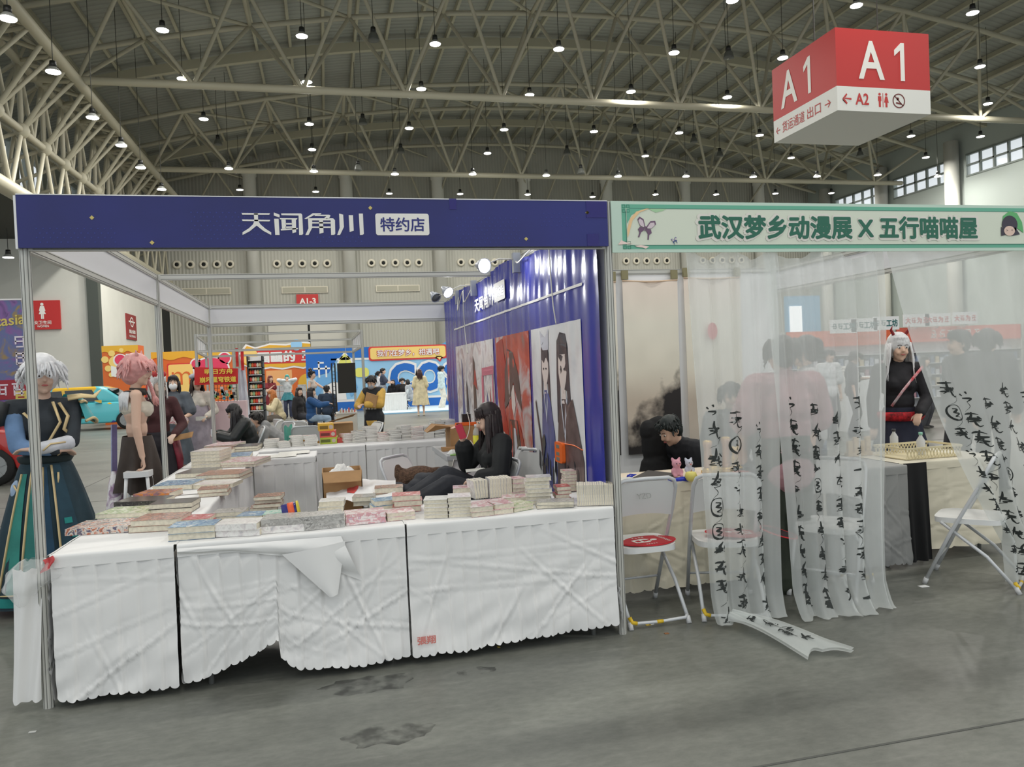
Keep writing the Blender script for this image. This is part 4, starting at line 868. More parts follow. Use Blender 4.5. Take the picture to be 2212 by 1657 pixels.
# white tote with red print, papers
def rumple(u, v):
    p = at(705+150*u, 1078-48*v+8*u, Z=.76); return (p.x, p.y, .757+.05*math.sin(math.pi*v)*(.4+.6*u)*(1+.6*hashn(u*5, v*4, 1))+.012*hashn(u*12, v*9, 3))
t = thing('tote_bag', 'crumpled white tote bag with red print lying behind the books', 'bag', at(780, 1060, Z=.753))
MB().grid(rumple, 30, 16).build('cloth', M('tote_white', (232, 230, 228), .8), t, True)
def rp(u, v):
    q = rumple(.30+.17*u, .22+.33*v); return (q[0], q[1]-.002, q[2]+.003)
MB().grid(lambda u, v: rp(u*(.6+.4*math.sin(v*3)), v), 8, 6).build('red_print', M('tote_red', (214, 84, 78), .8), t, True)
for (a, b, c_, d_, zz, lab) in ((560, 992, 640, 985, .752, 'loose white paper sheets on the small inner table'), (600, 984, 668, 980, .756, 'curled cream paper sheet overlapping others on the small inner table')):
    p = at(a, b, Z=zz); q = at(c_, d_, Z=zz); w = q.x-p.x
    single(MB().grid(lambda u, v: (p.x+w*u, p.y+.25*v+.03*u, zz+.004+.012*u*hashn(u*3, v*2, 5)**2+.006*v), 8, 6), 'paper_sheet', PAGEW, lab, 'paper', smooth=True)
# carton behind the front table on a low stool
t = thing('cardboard_carton', 'open brown cardboard carton with wrapped goods standing inside the stall', 'box', (1.62, 1.25, 0))
CARD = M('cardboard', (176, 136, 92), .8, var=.1, vs=8); p = at(697, 1060, Y=1.2); q = at(783, 1045, Y=1.2)
zt_ = p.z+.12
for bx in ((p.x, q.x, 1.2, 1.206, 0), (p.x, q.x, 1.494, 1.5, 0), (p.x, p.x+.006, 1.2, 1.5, 0), (q.x-.006, q.x, 1.2, 1.5, 0)): MB().box(*bx[:4], .3, zt_).build('side', CARD, t)
MB().box(p.x, q.x, 1.2, 1.5, .3, .306).build('base', CARD, t)
MB().box(p.x+.01, q.x-.01, 1.19, 1.21, 0, .3).build('stand', CARD, t)
MB().poly([(p.x, 1.2, zt_), (q.x, 1.2, zt_), (q.x-.01, 1.10, zt_-.06), (p.x+.01, 1.10, zt_-.06)], (0, 0, 1), .004).build('flap', CARD, t)
MB().grid(lambda u, v: (p.x+.03+(q.x-p.x-.06)*u, 1.22+.26*v, zt_-.03+.05*math.sin(math.pi*u)*math.sin(math.pi*v)*(1+hashn(u*6, v*6, 2))), 16, 12).build('wrapped_goods', M('bubble_white', (214, 212, 208), .35), t, True)
# ---------------------------------------------------------------- JT cabinet and the things on it
t = thing('locker_counter', 'small white counter cabinet with JT sign beside the banner', 'cabinet', (2.66, 2.85, 0))
MB().box(2.42, 2.93, 2.60, 3.55, 0, .77).build('body', M('counter_white', (214, 214, 214), .5), t)
MB().box(2.40, 2.94, 2.58, 3.57, .77, .81).build('counter_top', M('counter_grey', (186, 188, 190), .45), t)
MB().box(2.41, 2.45, 2.585, 2.60, 0, .77).build('corner_post', ALU, t)
pn = MB().box(2.47, 2.72, 2.585, 2.60, .46, .70).build('sign_panel', M('counter_sign', (232, 230, 230), .5), t)
text('JT', 'lettering', .085, M('jt_red', (196, 44, 58), .5), t, (2.56, 2.584, .625), (1, 0, 0), (0, 0, 1), .02, .001)
MB().box(2.50, 2.64, 2.583, 2.586, .53, .545).build('small_print', M('jt_pink', (214, 120, 126), .5), t)
t = thing('cardboard_carton', 'brown cardboard carton with raised flap standing on the counter cabinet', 'box', (2.68, 3.2, .81))
MB().box(2.52, 2.88, 3.1, 3.42, .812, 1.03).build('body', CARD, t)
MB().poly([(2.52, 3.1, 1.03), (2.52, 3.42, 1.03), (2.38, 3.40, 1.05), (2.30, 3.36, .985), (2.30, 3.14, .985), (2.38, 3.1, 1.05)], (0, 0, 1), .004).build('flap', CARD, t)
t = thing('power_strip', 'orange power strip with black sockets on the carton', 'power strip', (2.7, 3.2, 1.035))
MB().box(2.58, 2.80, 3.12, 3.18, 1.033, 1.062).build('body', ORG, t); MB().box(2.585, 2.635, 3.117, 3.12, 1.04, 1.057).build('outlet', M('bore_black', (16, 20, 18), .8), t)
t = thing('adapter_block', 'black power adapter standing on the orange strip', 'adapter', (2.70, 3.2, 1.063)); MB().box(2.66, 2.74, 3.19, 3.25, 1.033, 1.14).build('body', M('adapter_black', (34, 32, 32), .5), t)
cable([(2.70, 3.15, 1.16), (2.71, 3.1, 1.05), (2.68, 3.05, .95), (2.60, 2.9, .88), (2.5, 2.75, .83), (2.47, 2.60, .80), (2.44, 2.56, .72)], .004, 'thin white charging cable looping down over the counter cabinet')
t = thing('drink_bottle', 'clear bottle of yellow drink with white cap on the counter', 'bottle', (2.70, 2.72, .812))
MB().lathe([(.032, 0), (.034, .02), (.034, .15), (.03, .155)], (2.70, 2.72, .813), 16).build('yellow_drink', M('drink_yellow', (232, 226, 60), .2), t, True)
MB().lathe([(.03, .155), (.034, .17), (.028, .2), (.014, .225), (.014, .235)], (2.70, 2.72, .813), 16).build('neck', M('bottle_clear', (220, 226, 220), .1, alpha=.5), t, True)
MB().cyl((2.70, 2.72, 1.045), (2.70, 2.72, 1.068), .017, n=14).build('cap', PVC, t, True)
for (x, y, r, lab, mt) in ((2.56, 2.74, .06, 'white plastic bag with orange print bunched on the counter', M('bag_white', (236, 236, 234), .4)), (2.63, 2.70, .055, 'white carrier bag standing by the yellow drink', M('bag_white2', (230, 228, 226), .4)), (2.47, 2.68, .05, 'loose white tissue heap at the counter corner', M('tissue', (240, 240, 238), .8))):
    m = MB(); 
    def bg(u, v, x=x, y=y, r=r):
        a = 2*math.pi*u; rr = r*(1-.75*v**2)*(1+.35*hashn(math.cos(a)*2+x*9, math.sin(a)*2, v*3)); return (x+rr*math.cos(a), y+rr*.8*math.sin(a), .812+r*(2.1 if lab[0:5] != 'loose' else .9)*v)
    m.grid(bg, 28, 10); single(m, 'plastic_bag' if 'bag' in lab else 'tissue_heap', mt, lab, 'bag' if 'bag' in lab else 'tissue', smooth=True)
single(MB().poly([(x, y, .8115) for x, y in ((2.43, 2.585), (2.58, 2.585), (2.60, 2.66), (2.44, 2.64))], (0, 0, 1), .008), 'green_pouch', M('pouch_green', (128, 176, 84), .5), 'flat green pouch at the front edge of the counter', 'pouch')
single(MB().box(2.42, 2.55, 2.98, 3.08, .8115, .845), 'paper_box', CARD, 'small flat brown box at the counter back edge', 'box')
# ---------------------------------------------------------------- folding chairs
CHW = M('chair_plastic', (226, 226, 224), .45); CHT = M('chair_tube', (206, 208, 210), .35, metal=.15); YEL = M('tape_chair_yellow', (222, 184, 40), .5); FOOT = M('chair_foot', (200, 200, 200), .5)
def chair_proto():
    P = {}
    W_ = .205
    def fr(y_, z_, x_): return (x_, y_, z_)
    m = MB(); r = .0125
    pts = [(-W_, -.26, .015), (-W_, -.10, .36), (-W_*.99, .06, .66), (-W_*.97, .125, .80), (-W_*.88, .145, .845), (-W_*.7, .152, .862), (0, .153, .865), (W_*.7, .152, .862), (W_*.88, .145, .845), (W_*.97, .125, .80), (W_*.99, .06, .66), (W_, -.10, .36), (W_, -.26, .015)]
    P['main_tube'] = (m.tube(pts, r, 10), CHT)
    P['rear_leg'] = (MB().tube([(-.185, .27, .015), (-.185, .10, .22), (-.185, -.16, .425)], .0115, 10), CHT)
    P['rear_leg+'] = (MB().tube([(.185, .27, .015), (.185, .10, .22), (.185, -.16, .425)], .0115, 10), CHT)
    P['floor_bar'] = (MB().tube([(-.185, .255, .05), (-.165, .265, .035), (0, .268, .03), (.165, .265, .035), (.185, .255, .05)], .010, 8), CHT)
    P['tape_mark'] = (MB().tube([(.145, .266, .034), (.175, .264, .042), (.185, .25, .07)], .0125, 8), YEL); P['tape_mark+'] = (MB().tube([(-.02, .268, .031), (.02, .268, .031)], .0115, 8), YEL)
    P['brace_bar'] = (MB().cyl((-W_, -.19, .17), (W_, -.19, .17), .008, n=8), CHT)
    def seat(u, v, dz):
        x = (u-.5)*2; y = (v-.5)*2; e = (abs(x)**5+abs(y)**5)**.2; k = 1/max(1, e) ; 
        return (.195*x*k*(1-.06*(y > 0)*y), -.01+.20*y*k, .445+.02*max(0, -y*0)-.012*(1-min(1, e))*1.2 - .012*max(0, -y-.6) + dz)
    m = MB().grid(lambda u, v: seat(u, v, .012), 18, 18); m.grid(lambda u, v: seat(1-u, v, -.022), 18, 18)
    rim = [];  n_ = 18
    for (uu, vv) in [(i/n_, 0) for i in range(n_)]+[(1, i/n_) for i in range(n_)]+[(1-i/n_, 1) for i in range(n_)]+[(0, 1-i/n_) for i in range(n_)]: rim.append((seat(uu, vv, .012), seat(uu, vv, -.022)))
    vs = [q for pr in rim for q in pr]; k = len(rim)
    m.add(vs, [(2*i, 2*i+1, (2*i+3) % (2*k), (2*i+2) % (2*k)) for i in range(k)])
    P['seat'] = (m, CHW)
    def back(u, v, o):
        x = (u-.5)*2; z = .625+.225*v+.012*(1-v)*(abs(x)**2-1)*-1; bow = -.02*(1-x*x)
        zt = z if v < .99 else z; k = 1-.12*max(0, v-.75)*4*(v > .75)
        return (.195*x*k, .05+.095*v-bow*.9+o-.012, zt-.012*(x*x)*(1-v)-.02*(x**6)*v)
    m = MB().grid(lambda u, v: back(u, v, -.009), 16, 10); m.grid(lambda u, v: back(1-u, v, .009), 16, 10)
    rim = []
    for (uu, vv) in [(i/16, 0) for i in range(16)]+[(1, i/10) for i in range(10)]+[(1-i/16, 1) for i in range(16)]+[(0, 1-i/10) for i in range(10)]: rim.append((back(uu, vv, -.009), back(uu, vv, .009)))
    vs = [q for pr in rim for q in pr]; k = len(rim); m.add(vs, [(2*i, 2*i+1, (2*i+3) % (2*k), (2*i+2) % (2*k)) for i in range(k)])
    P['backrest'] = (m, CHW)
    for i, s in enumerate((-1, 1)):
        P['foot_cap'+'+'*(2*i)] = (MB().cyl((s*W_, -.265, 0), (s*W_, -.25, .04), .016, .0155, 10), FOOT); P['foot_cap'+'+'*(2*i+1)] = (MB().cyl((s*.185, .275, 0), (s*.185, .255, .04), .0155, .015, 10), FOOT)
    return {k: v[0].mesh(k.rstrip('+'), v[1], True) for k, v in P.items()}
CHM = chair_proto()
def chair(x, y, rz, label, group=None, skip=(), z=0.0):
    t = thing('folding_chair', label, 'chair', (x, y, z), rz, group)
    for k, me in CHM.items():
        if k not in skip: link(k.rstrip('+'), me, t)
    return t
def face(fx, fy): return math.atan2(fx, -fy)          # heading of a thing that looks towards (fx, fy)
chair(2.02, 2.25, face(.75, -.66), 'white folding chair with brown fur bag and the woman\'s legs on it')
chair(2.62, 1.62, face(-1, -.12), 'white folding chair the seated woman in black sits on')
def folded(x, y, label, lean=.18):
    t = thing('folded_chair', label, 'chair', (x, y, 0), face(-1, -.35))
    P = {'main_tube': MB().tube([(-.205, -.02, .01), (-.205, .0, .5), (-.2, .01, .86), (-.16, .012, .925), (0, .012, .935), (.16, .012, .925), (.2, .01, .86), (.205, 0, .5), (.205, -.02, .01)], .0125, 10), 'rear_leg_frame': MB().tube([(-.185, .03, .05), (-.185, .03, .62)], .0115, 8).tube([(.185, .03, .05), (.185, .03, .62)], .0115, 8)}
    a = t.rotation_euler; t.rotation_euler = (0, 0, a[2])
    L = Matrix.Rotation(-lean, 4, 'X')
    for k, m in P.items():
        o = link(k, m.mesh(k, CHT, True), t); o.matrix_local = L
    b = MB()
    for s in (-.012, .012): b.poly([(x_, s, z_) for x_, z_ in rrect(-.19, .19, .66, .91, .06)], (0, 1, 0), .004)
    o = link('backrest', b.mesh('backrest', CHW), t); o.matrix_local = L
    o = link('seat', MB().poly([(x_, .035, z_) for x_, z_ in rrect(-.19, .19, .30, .68, .05)], (0, 1, 0), .03).mesh('seat', CHW), t); o.matrix_local = L
folded(2.80, 1.75, 'folded white chair leaning against the red painted panel'); folded(2.84, 1.56, 'second folded white chair tucked behind the leaning one', .1)
# ================================================================ people
def cap(m, a, b, ra, rb, n=10):
    a = Vector(a); b = Vector(b); m.cyl(a, b, ra, rb, n); m.ell(a, ra, n); m.ell(b, rb, n)
def ik(a, c, l1, l2, hint):
    a = Vector(a); c = Vector(c); d = c-a; L = min(d.length, (l1+l2)*.999); d.normalize(); c = a+d*L
    x = (l1*l1-l2*l2+L*L)/(2*L); h = math.sqrt(max(0, l1*l1-x*x)); hv = Vector(hint); hv = hv-d*hv.dot(d)
    hv = hv.normalized() if hv.length > 1e-6 else d.orthogonal().normalized()
    return a+d*x+hv*h, c
SKIN = (222, 184, 160)
def cm(col, rough=.8, var=.18, vs=9, bump=.12, bs=26):
    return M('cloth_%02x%02x%02x_%d' % (*col, int(rough*100)), col, rough, var=var, vs=vs, bump=bump, bs=bs)
def person(label, loc, rz=0.0, H=1.66, vox=.013, skin=SKIN, pel=None, lean=0.0, sway=0.0, head=(0, 0), Lh=None, Rh=None, Le=(.5, .5, -.2), Re=(-.5, .5, -.2), Lf=None, Rf=None, kn=(0, -1, .1),
           top=None, pants=None, skirt=None, shoes=(60, 58, 56), hair=None, coat=None, fem=True, curl=.5, face_=True, bare=False, handdir=None, wide=1.0, extra=None, feet=True, name='person', zbase=0.0):
    s = H/1.68; root = thing(name, label, 'person', (loc[0], loc[1], zbase), rz); V = Vector
    pel = V(pel) if pel else V((0, 0, .925*s))
    sp = V((sway, -math.sin(lean), math.cos(lean))).normalized(); sx = V((1, 0, 0)); fw = sp.cross(sx)*-1; fw = V((0, -math.cos(lean), -math.sin(lean)))
    T = Matrix((sx, -fw, sp)).transposed(); T = Matrix(((1, 0, sp.x), (0, math.cos(lean), sp.y), (0, math.sin(lean), sp.z)))
    wd = (.165 if fem else .185)*wide
    ch = pel+sp*.32*s; nk = pel+sp*.50*s; SL = pel+sp*.455*s+sx*wd*s; SR = pel+sp*.455*s-sx*wd*s
    HM = Matrix.Rotation(R(head[0]), 3, 'Z') @ Matrix.Rotation(R(head[1]), 3, 'X')
    hc = nk+sp*.035*s+(HM @ V((0, -.025, .125)))*s
    hs = s*1.0
    def HP(x, y, z): return hc+(HM @ V((x, y, z)))*hs
    ua, fa = .285*s, .245*s; th, sh = .43*s, .415*s
    Lh = V(Lh) if Lh is not None else SL+V((.07, -.02, -.52))*s; Rh = V(Rh) if Rh is not None else SR+V((-.07, -.02, -.52))*s
    LE, Lh = ik(SL, Lh, ua, fa, Le); RE, Rh = ik(SR, Rh, ua, fa, Re)
    HL = pel+V((.088, 0, -.03))*s; HR = pel+V((-.088, 0, -.03))*s
    Lf = V(Lf) if Lf is not None else V((.10*s, .03, .075)); Rf = V(Rf) if Rf is not None else V((-.10*s, .03, .075))
    LK, Lf = ik(HL, Lf, th, sh, kn); RK, Rf = ik(HR, Rf, th, sh, kn)
    J = dict(pel=pel, ch=ch, nk=nk, SL=SL, SR=SR, LE=LE, RE=RE, Lh=Lh, Rh=Rh, HL=HL, HR=HR, LK=LK, RK=RK, Lf=Lf, Rf=Rf, hc=hc, HP=HP, HM=HM, s=s, sp=sp, T=T, root=root, vox=vox, fw=fw)
    m = MB()
    def torso(m, k, extra=0.0, chest=True):
        m.ell(pel, tuple((v+k)*s for v in (.150, .108, .125)), 14, T=T); m.ell(pel+sp*.16*s, tuple((v+k)*s for v in (.118 if fem else .14, .088, .13)), 14, T=T)
        m.ell(ch, tuple((v+k)*s for v in (.14*wide, .103, .16)), 14, T=T)
        if fem and chest:
            for q in (-1, 1): m.ell(ch+(T @ V((.062*q, -.07, .0)))*s, (.058+k*.6)*s, 10)
        cap(m, SL-sx*.02*s, SR+sx*.02*s, (.05+k)*s, (.05+k)*s); m.ell(pel+sp*.44*s, tuple((v+k)*s for v in (.12*wide, .07, .06)), 12, T=T)
    torso(m, 0.0)
    cap(m, nk-sp*.02*s, nk+(hc-nk)*.55, .052*s if not fem else .045*s, .046*s)
    m.ell(HP(0, .012, .022), tuple(v*hs for v in (.074, .092, .094)), 16, T=HM); m.ell(HP(0, -.022, -.045), tuple(v*hs for v in (.060, .066, .078)), 14, T=HM)
    m.ell(HP(0, -.060, -.098), .022*hs, 8); m.ell(HP(0, -.045, -.02), tuple(v*hs for v in (.062, .05, .06)), 12, T=HM)
    cap(m, HP(0, -.088, .012), HP(0, -.104, -.022), .009*hs, .013*hs, 8)
    for q in (-1, 1): m.ell(HP(.074*q, .012, -.012), tuple(v*hs for v in (.012, .024, .034)), 8, T=HM); m.ell(HP(.035*q, -.074, -.038), .022*hs, 8)
    for S_, E_, W_ in ((SL, LE, Lh), (SR, RE, Rh)): cap(m, S_, E_, .044*s, .036*s); cap(m, E_, W_, .037*s, .025*s); m.ell(E_.lerp(W_, .3), .038*s, 8)
    for q, W_, E_ in ((1, Lh, LE), (-1, Rh, RE)):
        d = (W_-E_).normalized()
        if handdir and handdir.get(q): d = V(handdir[q]).normalized()
        side = d.cross(V((0, 0, 1))); side = side.normalized() if side.length > .2 else V((1, 0, 0)); palm = side.cross(d)*(1 if q > 0 else 1)
        if palm.z > 0: palm = -palm
        pc = W_+d*.045*s
        m.ell(pc, .0, 4) if False else None
        for o in (-.026, -.009, .009, .026): cap(m, W_+d*.005*s+side*o*.6*s, W_+d*.085*s+side*o*s, .014*s, .0115*s, 8)
        for i, o in enumerate((-.028, -.0095, .0095, .028)):
            L1 = (.036, .042, .040, .032)[i]*s; b0 = W_+d*.088*s+side*o*s; b1 = b0+(d*math.cos(curl)+palm*math.sin(curl))*L1; b2 = b1+(d*math.cos(curl*2.1)+palm*math.sin(curl*2.1))*L1*.85
            cap(m, b0, b1, .0095*s, .0085*s, 8); cap(m, b1, b2, .0085*s, .007*s, 8)
        ts = side*(-q if d.z < -.5 else q)
        cap(m, W_+d*.025*s+ts*.02*s, W_+d*.06*s+ts*.052*s+palm*.012*s, .012*s, .0105*s, 8); cap(m, W_+d*.06*s+ts*.052*s+palm*.012*s, W_+d*.092*s+ts*.056*s+palm*.024*s, .0105*s, .008*s, 8)
    fd = V((0, -1, 0))
    for Hh, K, A in ((HL, LK, Lf), (HR, RK, Rf)):
        cap(m, Hh, K, .078*s, .052*s); cap(m, K, A, .05*s, .034*s); m.ell(K.lerp(A, .28)+V((0, .012, 0))*s, .053*s, 10)
        if feet: cap(m, A+V((0, .02, -.04))*s, A+V((0, -.15, -.055))*s, .034*s, .022*s)
    blob(m, vox, M('skin_%02x%02x%02x' % skin, skin, .55), 'body', root, 3)
    # face
    if face_:
        EW = M('eye_white', (226, 222, 216), .3); ED = M('eye_dark', (40, 30, 28), .2); LIP = M('lip', (176, 92, 88), .5); BROW = M('brow', (62, 48, 44), .8)
        for q in (-1, 1):
            e = MB().ell(HP(.031*q, -.0835, .008), tuple(v*hs for v in (.0135, .008, .0075)), 10, T=HM).build('eye', EW, root, True, world=False)
            MB().ell(HP(.031*q, -.0895, .008), tuple(v*hs for v in (.0068, .004, .0068)), 8, T=HM).build('iris', ED, e, True, world=False)
            MB().tube([HP(.014*q, -.092, .030), HP(.03*q, -.093, .034), HP(.048*q, -.083, .029)], .0032*hs, 6).build('eyebrow', BROW, root, True, world=False)
        MB().ell(HP(0, -.0935, -.056), tuple(v*hs for v in (.021, .007, .0065)), 10, T=HM).build('mouth', LIP, root, True, world=False)
    # clothes
    def garment(nm, mm, col, rough=.8, v=None, it=2): return blob(mm, v or vox, cm(col, rough), nm, root, it)
    if pants:
        mm = MB(); k = pants.get('k', .018); full = pants.get('len', 1.0)
        mm.ell(pel, tuple((v+k)*s for v in (.150, .108, .125)), 14, T=T); mm.ell(pel+sp*.08*s, tuple((v+k)*s for v in (.13, .094, .08)), 14, T=T)
        for Hh, K, A in ((HL, LK, Lf), (HR, RK, Rf)):
            if full > .55:
                cap(mm, Hh, K, (.08+k)*s, (.054+k*1.3)*s); e = K.lerp(A, min(1, (full-.5)*2)); cap(mm, K, e, (.052+k*1.3)*s, (.04+k*(1.3+pants.get('flare', .6)))*s)
            else: cap(mm, Hh, Hh.lerp(K, full*2), (.08+k)*s, (.062+k*1.5)*s)
        garment('trousers' if full > .55 else 'shorts', mm, pants['c'])
    if top:
        mm = MB(); k = top.get('k', .016); torso(mm, k)
        if top.get('hem', 0): mm.ell(pel-sp*top['hem']*s, tuple((v+k)*s for v in (.155, .115, .12)), 14, T=T)
        sl = top.get('sl', 1.0)
        for S_, E_, W_ in ((SL, LE, Lh), (SR, RE, Rh)):
            if sl <= 0: continue
            if sl > .55: cap(mm, S_, E_, (.05+k)*s, (.04+k)*s); cap(mm, E_, E_.lerp(W_, (sl-.5)*2-.04), (.04+k)*s, (.03+k*top.get('cuff', 1.0))*s)
            else: cap(mm, S_, S_.lerp(E_, sl*2), (.05+k)*s, (.046+k*1.6)*s)
        if not top.get('open'): cap(mm, nk-sp*.03*s, nk+sp*.01*s, (.055+k*.6)*s, (.05+k*.5)*s)
        if top.get('hood'): mm.ell(nk+(T @ V((0, .085, -.02)))*s, tuple(v*s for v in (.12, .07, .09)), 12, T=T); mm.ell(nk+(T @ V((0, -.0, -.03)))*s, tuple(v*s for v in (.10, .09, .05)), 12, T=T)
        garment(top.get('n', 'top'), mm, top['c'], top.get('r', .8))
        if top.get('vest'):
            mm = MB(); torso(mm, k+.012); garment('vest', mm, top['vest'])
    if skirt:
        z0 = skirt.get('z0', pel.z+.10*s); z1 = skirt.get('z1', .45); r0 = skirt.get('r0', .135)*s; r1 = skirt.get('r1', .26)*s; nf = skirt.get('n', 11); amp = skirt.get('amp', .12); px_, py_ = pel.x, pel.y
        def sk(u, v):
            a = 2*math.pi*u; rr = r0+(r1-r0)*(v**skirt.get('pw', .8)); rr *= 1+amp*v*math.sin(nf*a+1.3*math.sin(a*2)+v*1.5)
            return (px_+rr*math.cos(a), py_+rr*.78*math.sin(a), z0+(z1-z0)*v+.012*v*math.sin(nf*a*.5))
        MB().grid(sk, nf*10, 16).build(skirt.get('nm', 'skirt'), cm(skirt['c'], skirt.get('r', .8)), root, True, world=False)
        for i_, (zf, cc) in enumerate(skirt.get('bands', [])):
            MB().grid(lambda u, v: tuple(V(sk(u, zf-.03+.06*v))+V((sk(u, zf)[0]-px_, sk(u, zf)[1]-py_, 0)).normalized()*.006), nf*10, 2).build('hem_band', cm(cc), root, True, world=False)
    if shoes and feet:
        mm = MB()
        for A in (Lf, Rf): cap(mm, A+V((0, .03, -.035))*s, A+V((0, -.15, -.048))*s, .040*s, .031*s); mm.box(A.x-.04*s, A.x+.04*s, A.y-.18*s, A.y+.06*s, A.z-.075*s, A.z-.055*s)
        garment('shoes', mm, shoes, .6)
    if hair: do_hair(J, hair)
    if extra: extra(J)
    return J
def do_hair(J, hair):
    HP, hs, HM, root = J['HP'], J['s'], J['HM'], J['root']; V = Vector
    c = hair.get('c', (40, 34, 34)); st = hair.get('st', 'short'); L = hair.get('L', .3); vol = hair.get('v', 0.0)
    mat = M('hair_%02x%02x%02x' % c, c, .45, var=.35 if max(c) < 140 else .12, vs=30)
    m = MB()
    m.ell(HP(0, .026, .040), tuple((v+vol)*hs for v in (.086, .098, .096)), 18, T=HM)
    m.ell(HP(0, .050, -.01), tuple((v+vol)*hs for v in (.080, .070, .085)), 14, T=HM)
    blob(m, min(J['vox'], .012), mat, 'hair', root, 2)
    rnd = random.Random(hash(c)+int(L*100)); m = MB()
    def strand(a, r0, z0, ln, out, wob=.02, rad=.013, grav=1.0, tip=.003, yo=0, fix=False):
        # a: 0 front, 180 back
        sa, ca = math.sin(R(a)), -math.cos(R(a)); pts = []
        base = HP(r0*sa*.95, .02+r0*ca*1.05, z0)
        for k in range(6):
            t = k/5; q = V((sa*out*math.sin(t*1.7), ca*out*math.sin(t*1.7)+yo*t, -ln*t**grav))
            if fix: q = HM @ q
            pts.append(base+q*hs+V((rnd.uniform(-wob, wob)*t, rnd.uniform(-wob, wob)*t, 0))*hs)
        m.tube(pts, [rad*hs*(1-.15*k)*(1 if k < 5 else .4) for k in range(6)], 6, flat=.6)
    if st in ('long', 'wavy'):
        wb = .012 if st == 'long' else .035
        for i in range(46):
            a = 62+ (360-124)*i/45; strand(a, .088+vol, .03+rnd.uniform(-.01, .02), L*rnd.uniform(.85, 1.08), .018+rnd.uniform(0, .02), wb, .016)
        for i in range(26):
            a = 95+170*i/25; strand(a, .075+vol, .06, L*rnd.uniform(.9, 1.1), .03+rnd.uniform(0, .02), wb, .017)
    if st in ('bob',):
        for i in range(44): strand(58+244*i/43, .090+vol, .03, L*rnd.uniform(.9, 1.05), .012, .01, .016)
    if st in ('short', 'fluffy', 'spiky'):
        for i in range(90):
            a = rnd.uniform(0, 360); el = rnd.uniform(.0, .1); k = .03 if st == 'short' else .075
            if abs(((a+180) % 360)-180) < 60: el = rnd.uniform(.07, .11)
            strand(a, .082+vol, el, k*rnd.uniform(.6, 1.4)*(1 if st != 'spiky' else 1.1), .022 if st == 'short' else .045, .007, .012 if st == 'short' else .016)
    if hair.get('bangs', st in ('long', 'bob', 'wavy')):
        for i in range(13):
            a = -48+96*i/12; strand(a, .080, .105, .062+rnd.uniform(0, .015)+hair.get('bl', 0), .014, .006, .012, fix=True)
    if hair.get('pony'):
        b = HP(0, .12, .05); pts = [b, HP(0, .16, .02), HP(0, .155, -.1), HP(0, .14, -L)]
        for i in range(8): m.tube([p+V((rnd.uniform(-.02, .02), rnd.uniform(-.02, .02), 0)) for p in pts], [.02, .026, .02, .005], 6)
    if hair.get('bun'):
        for q in hair['bun']: m.ell(HP(*q[:3]), q[3]*hs, 12)
    if hair.get('ears'):
        for q in (-1, 1): m.cyl(HP(.05*q, .0, .11), HP(.075*q, .01, .185), .026*hs, .004, 8)
    if m.v: m.build('hair_strands', mat, root, True, world=False)
def spot(px, py, Y): p = at(px, py, Y=Y); return (p.x, Y), p.z
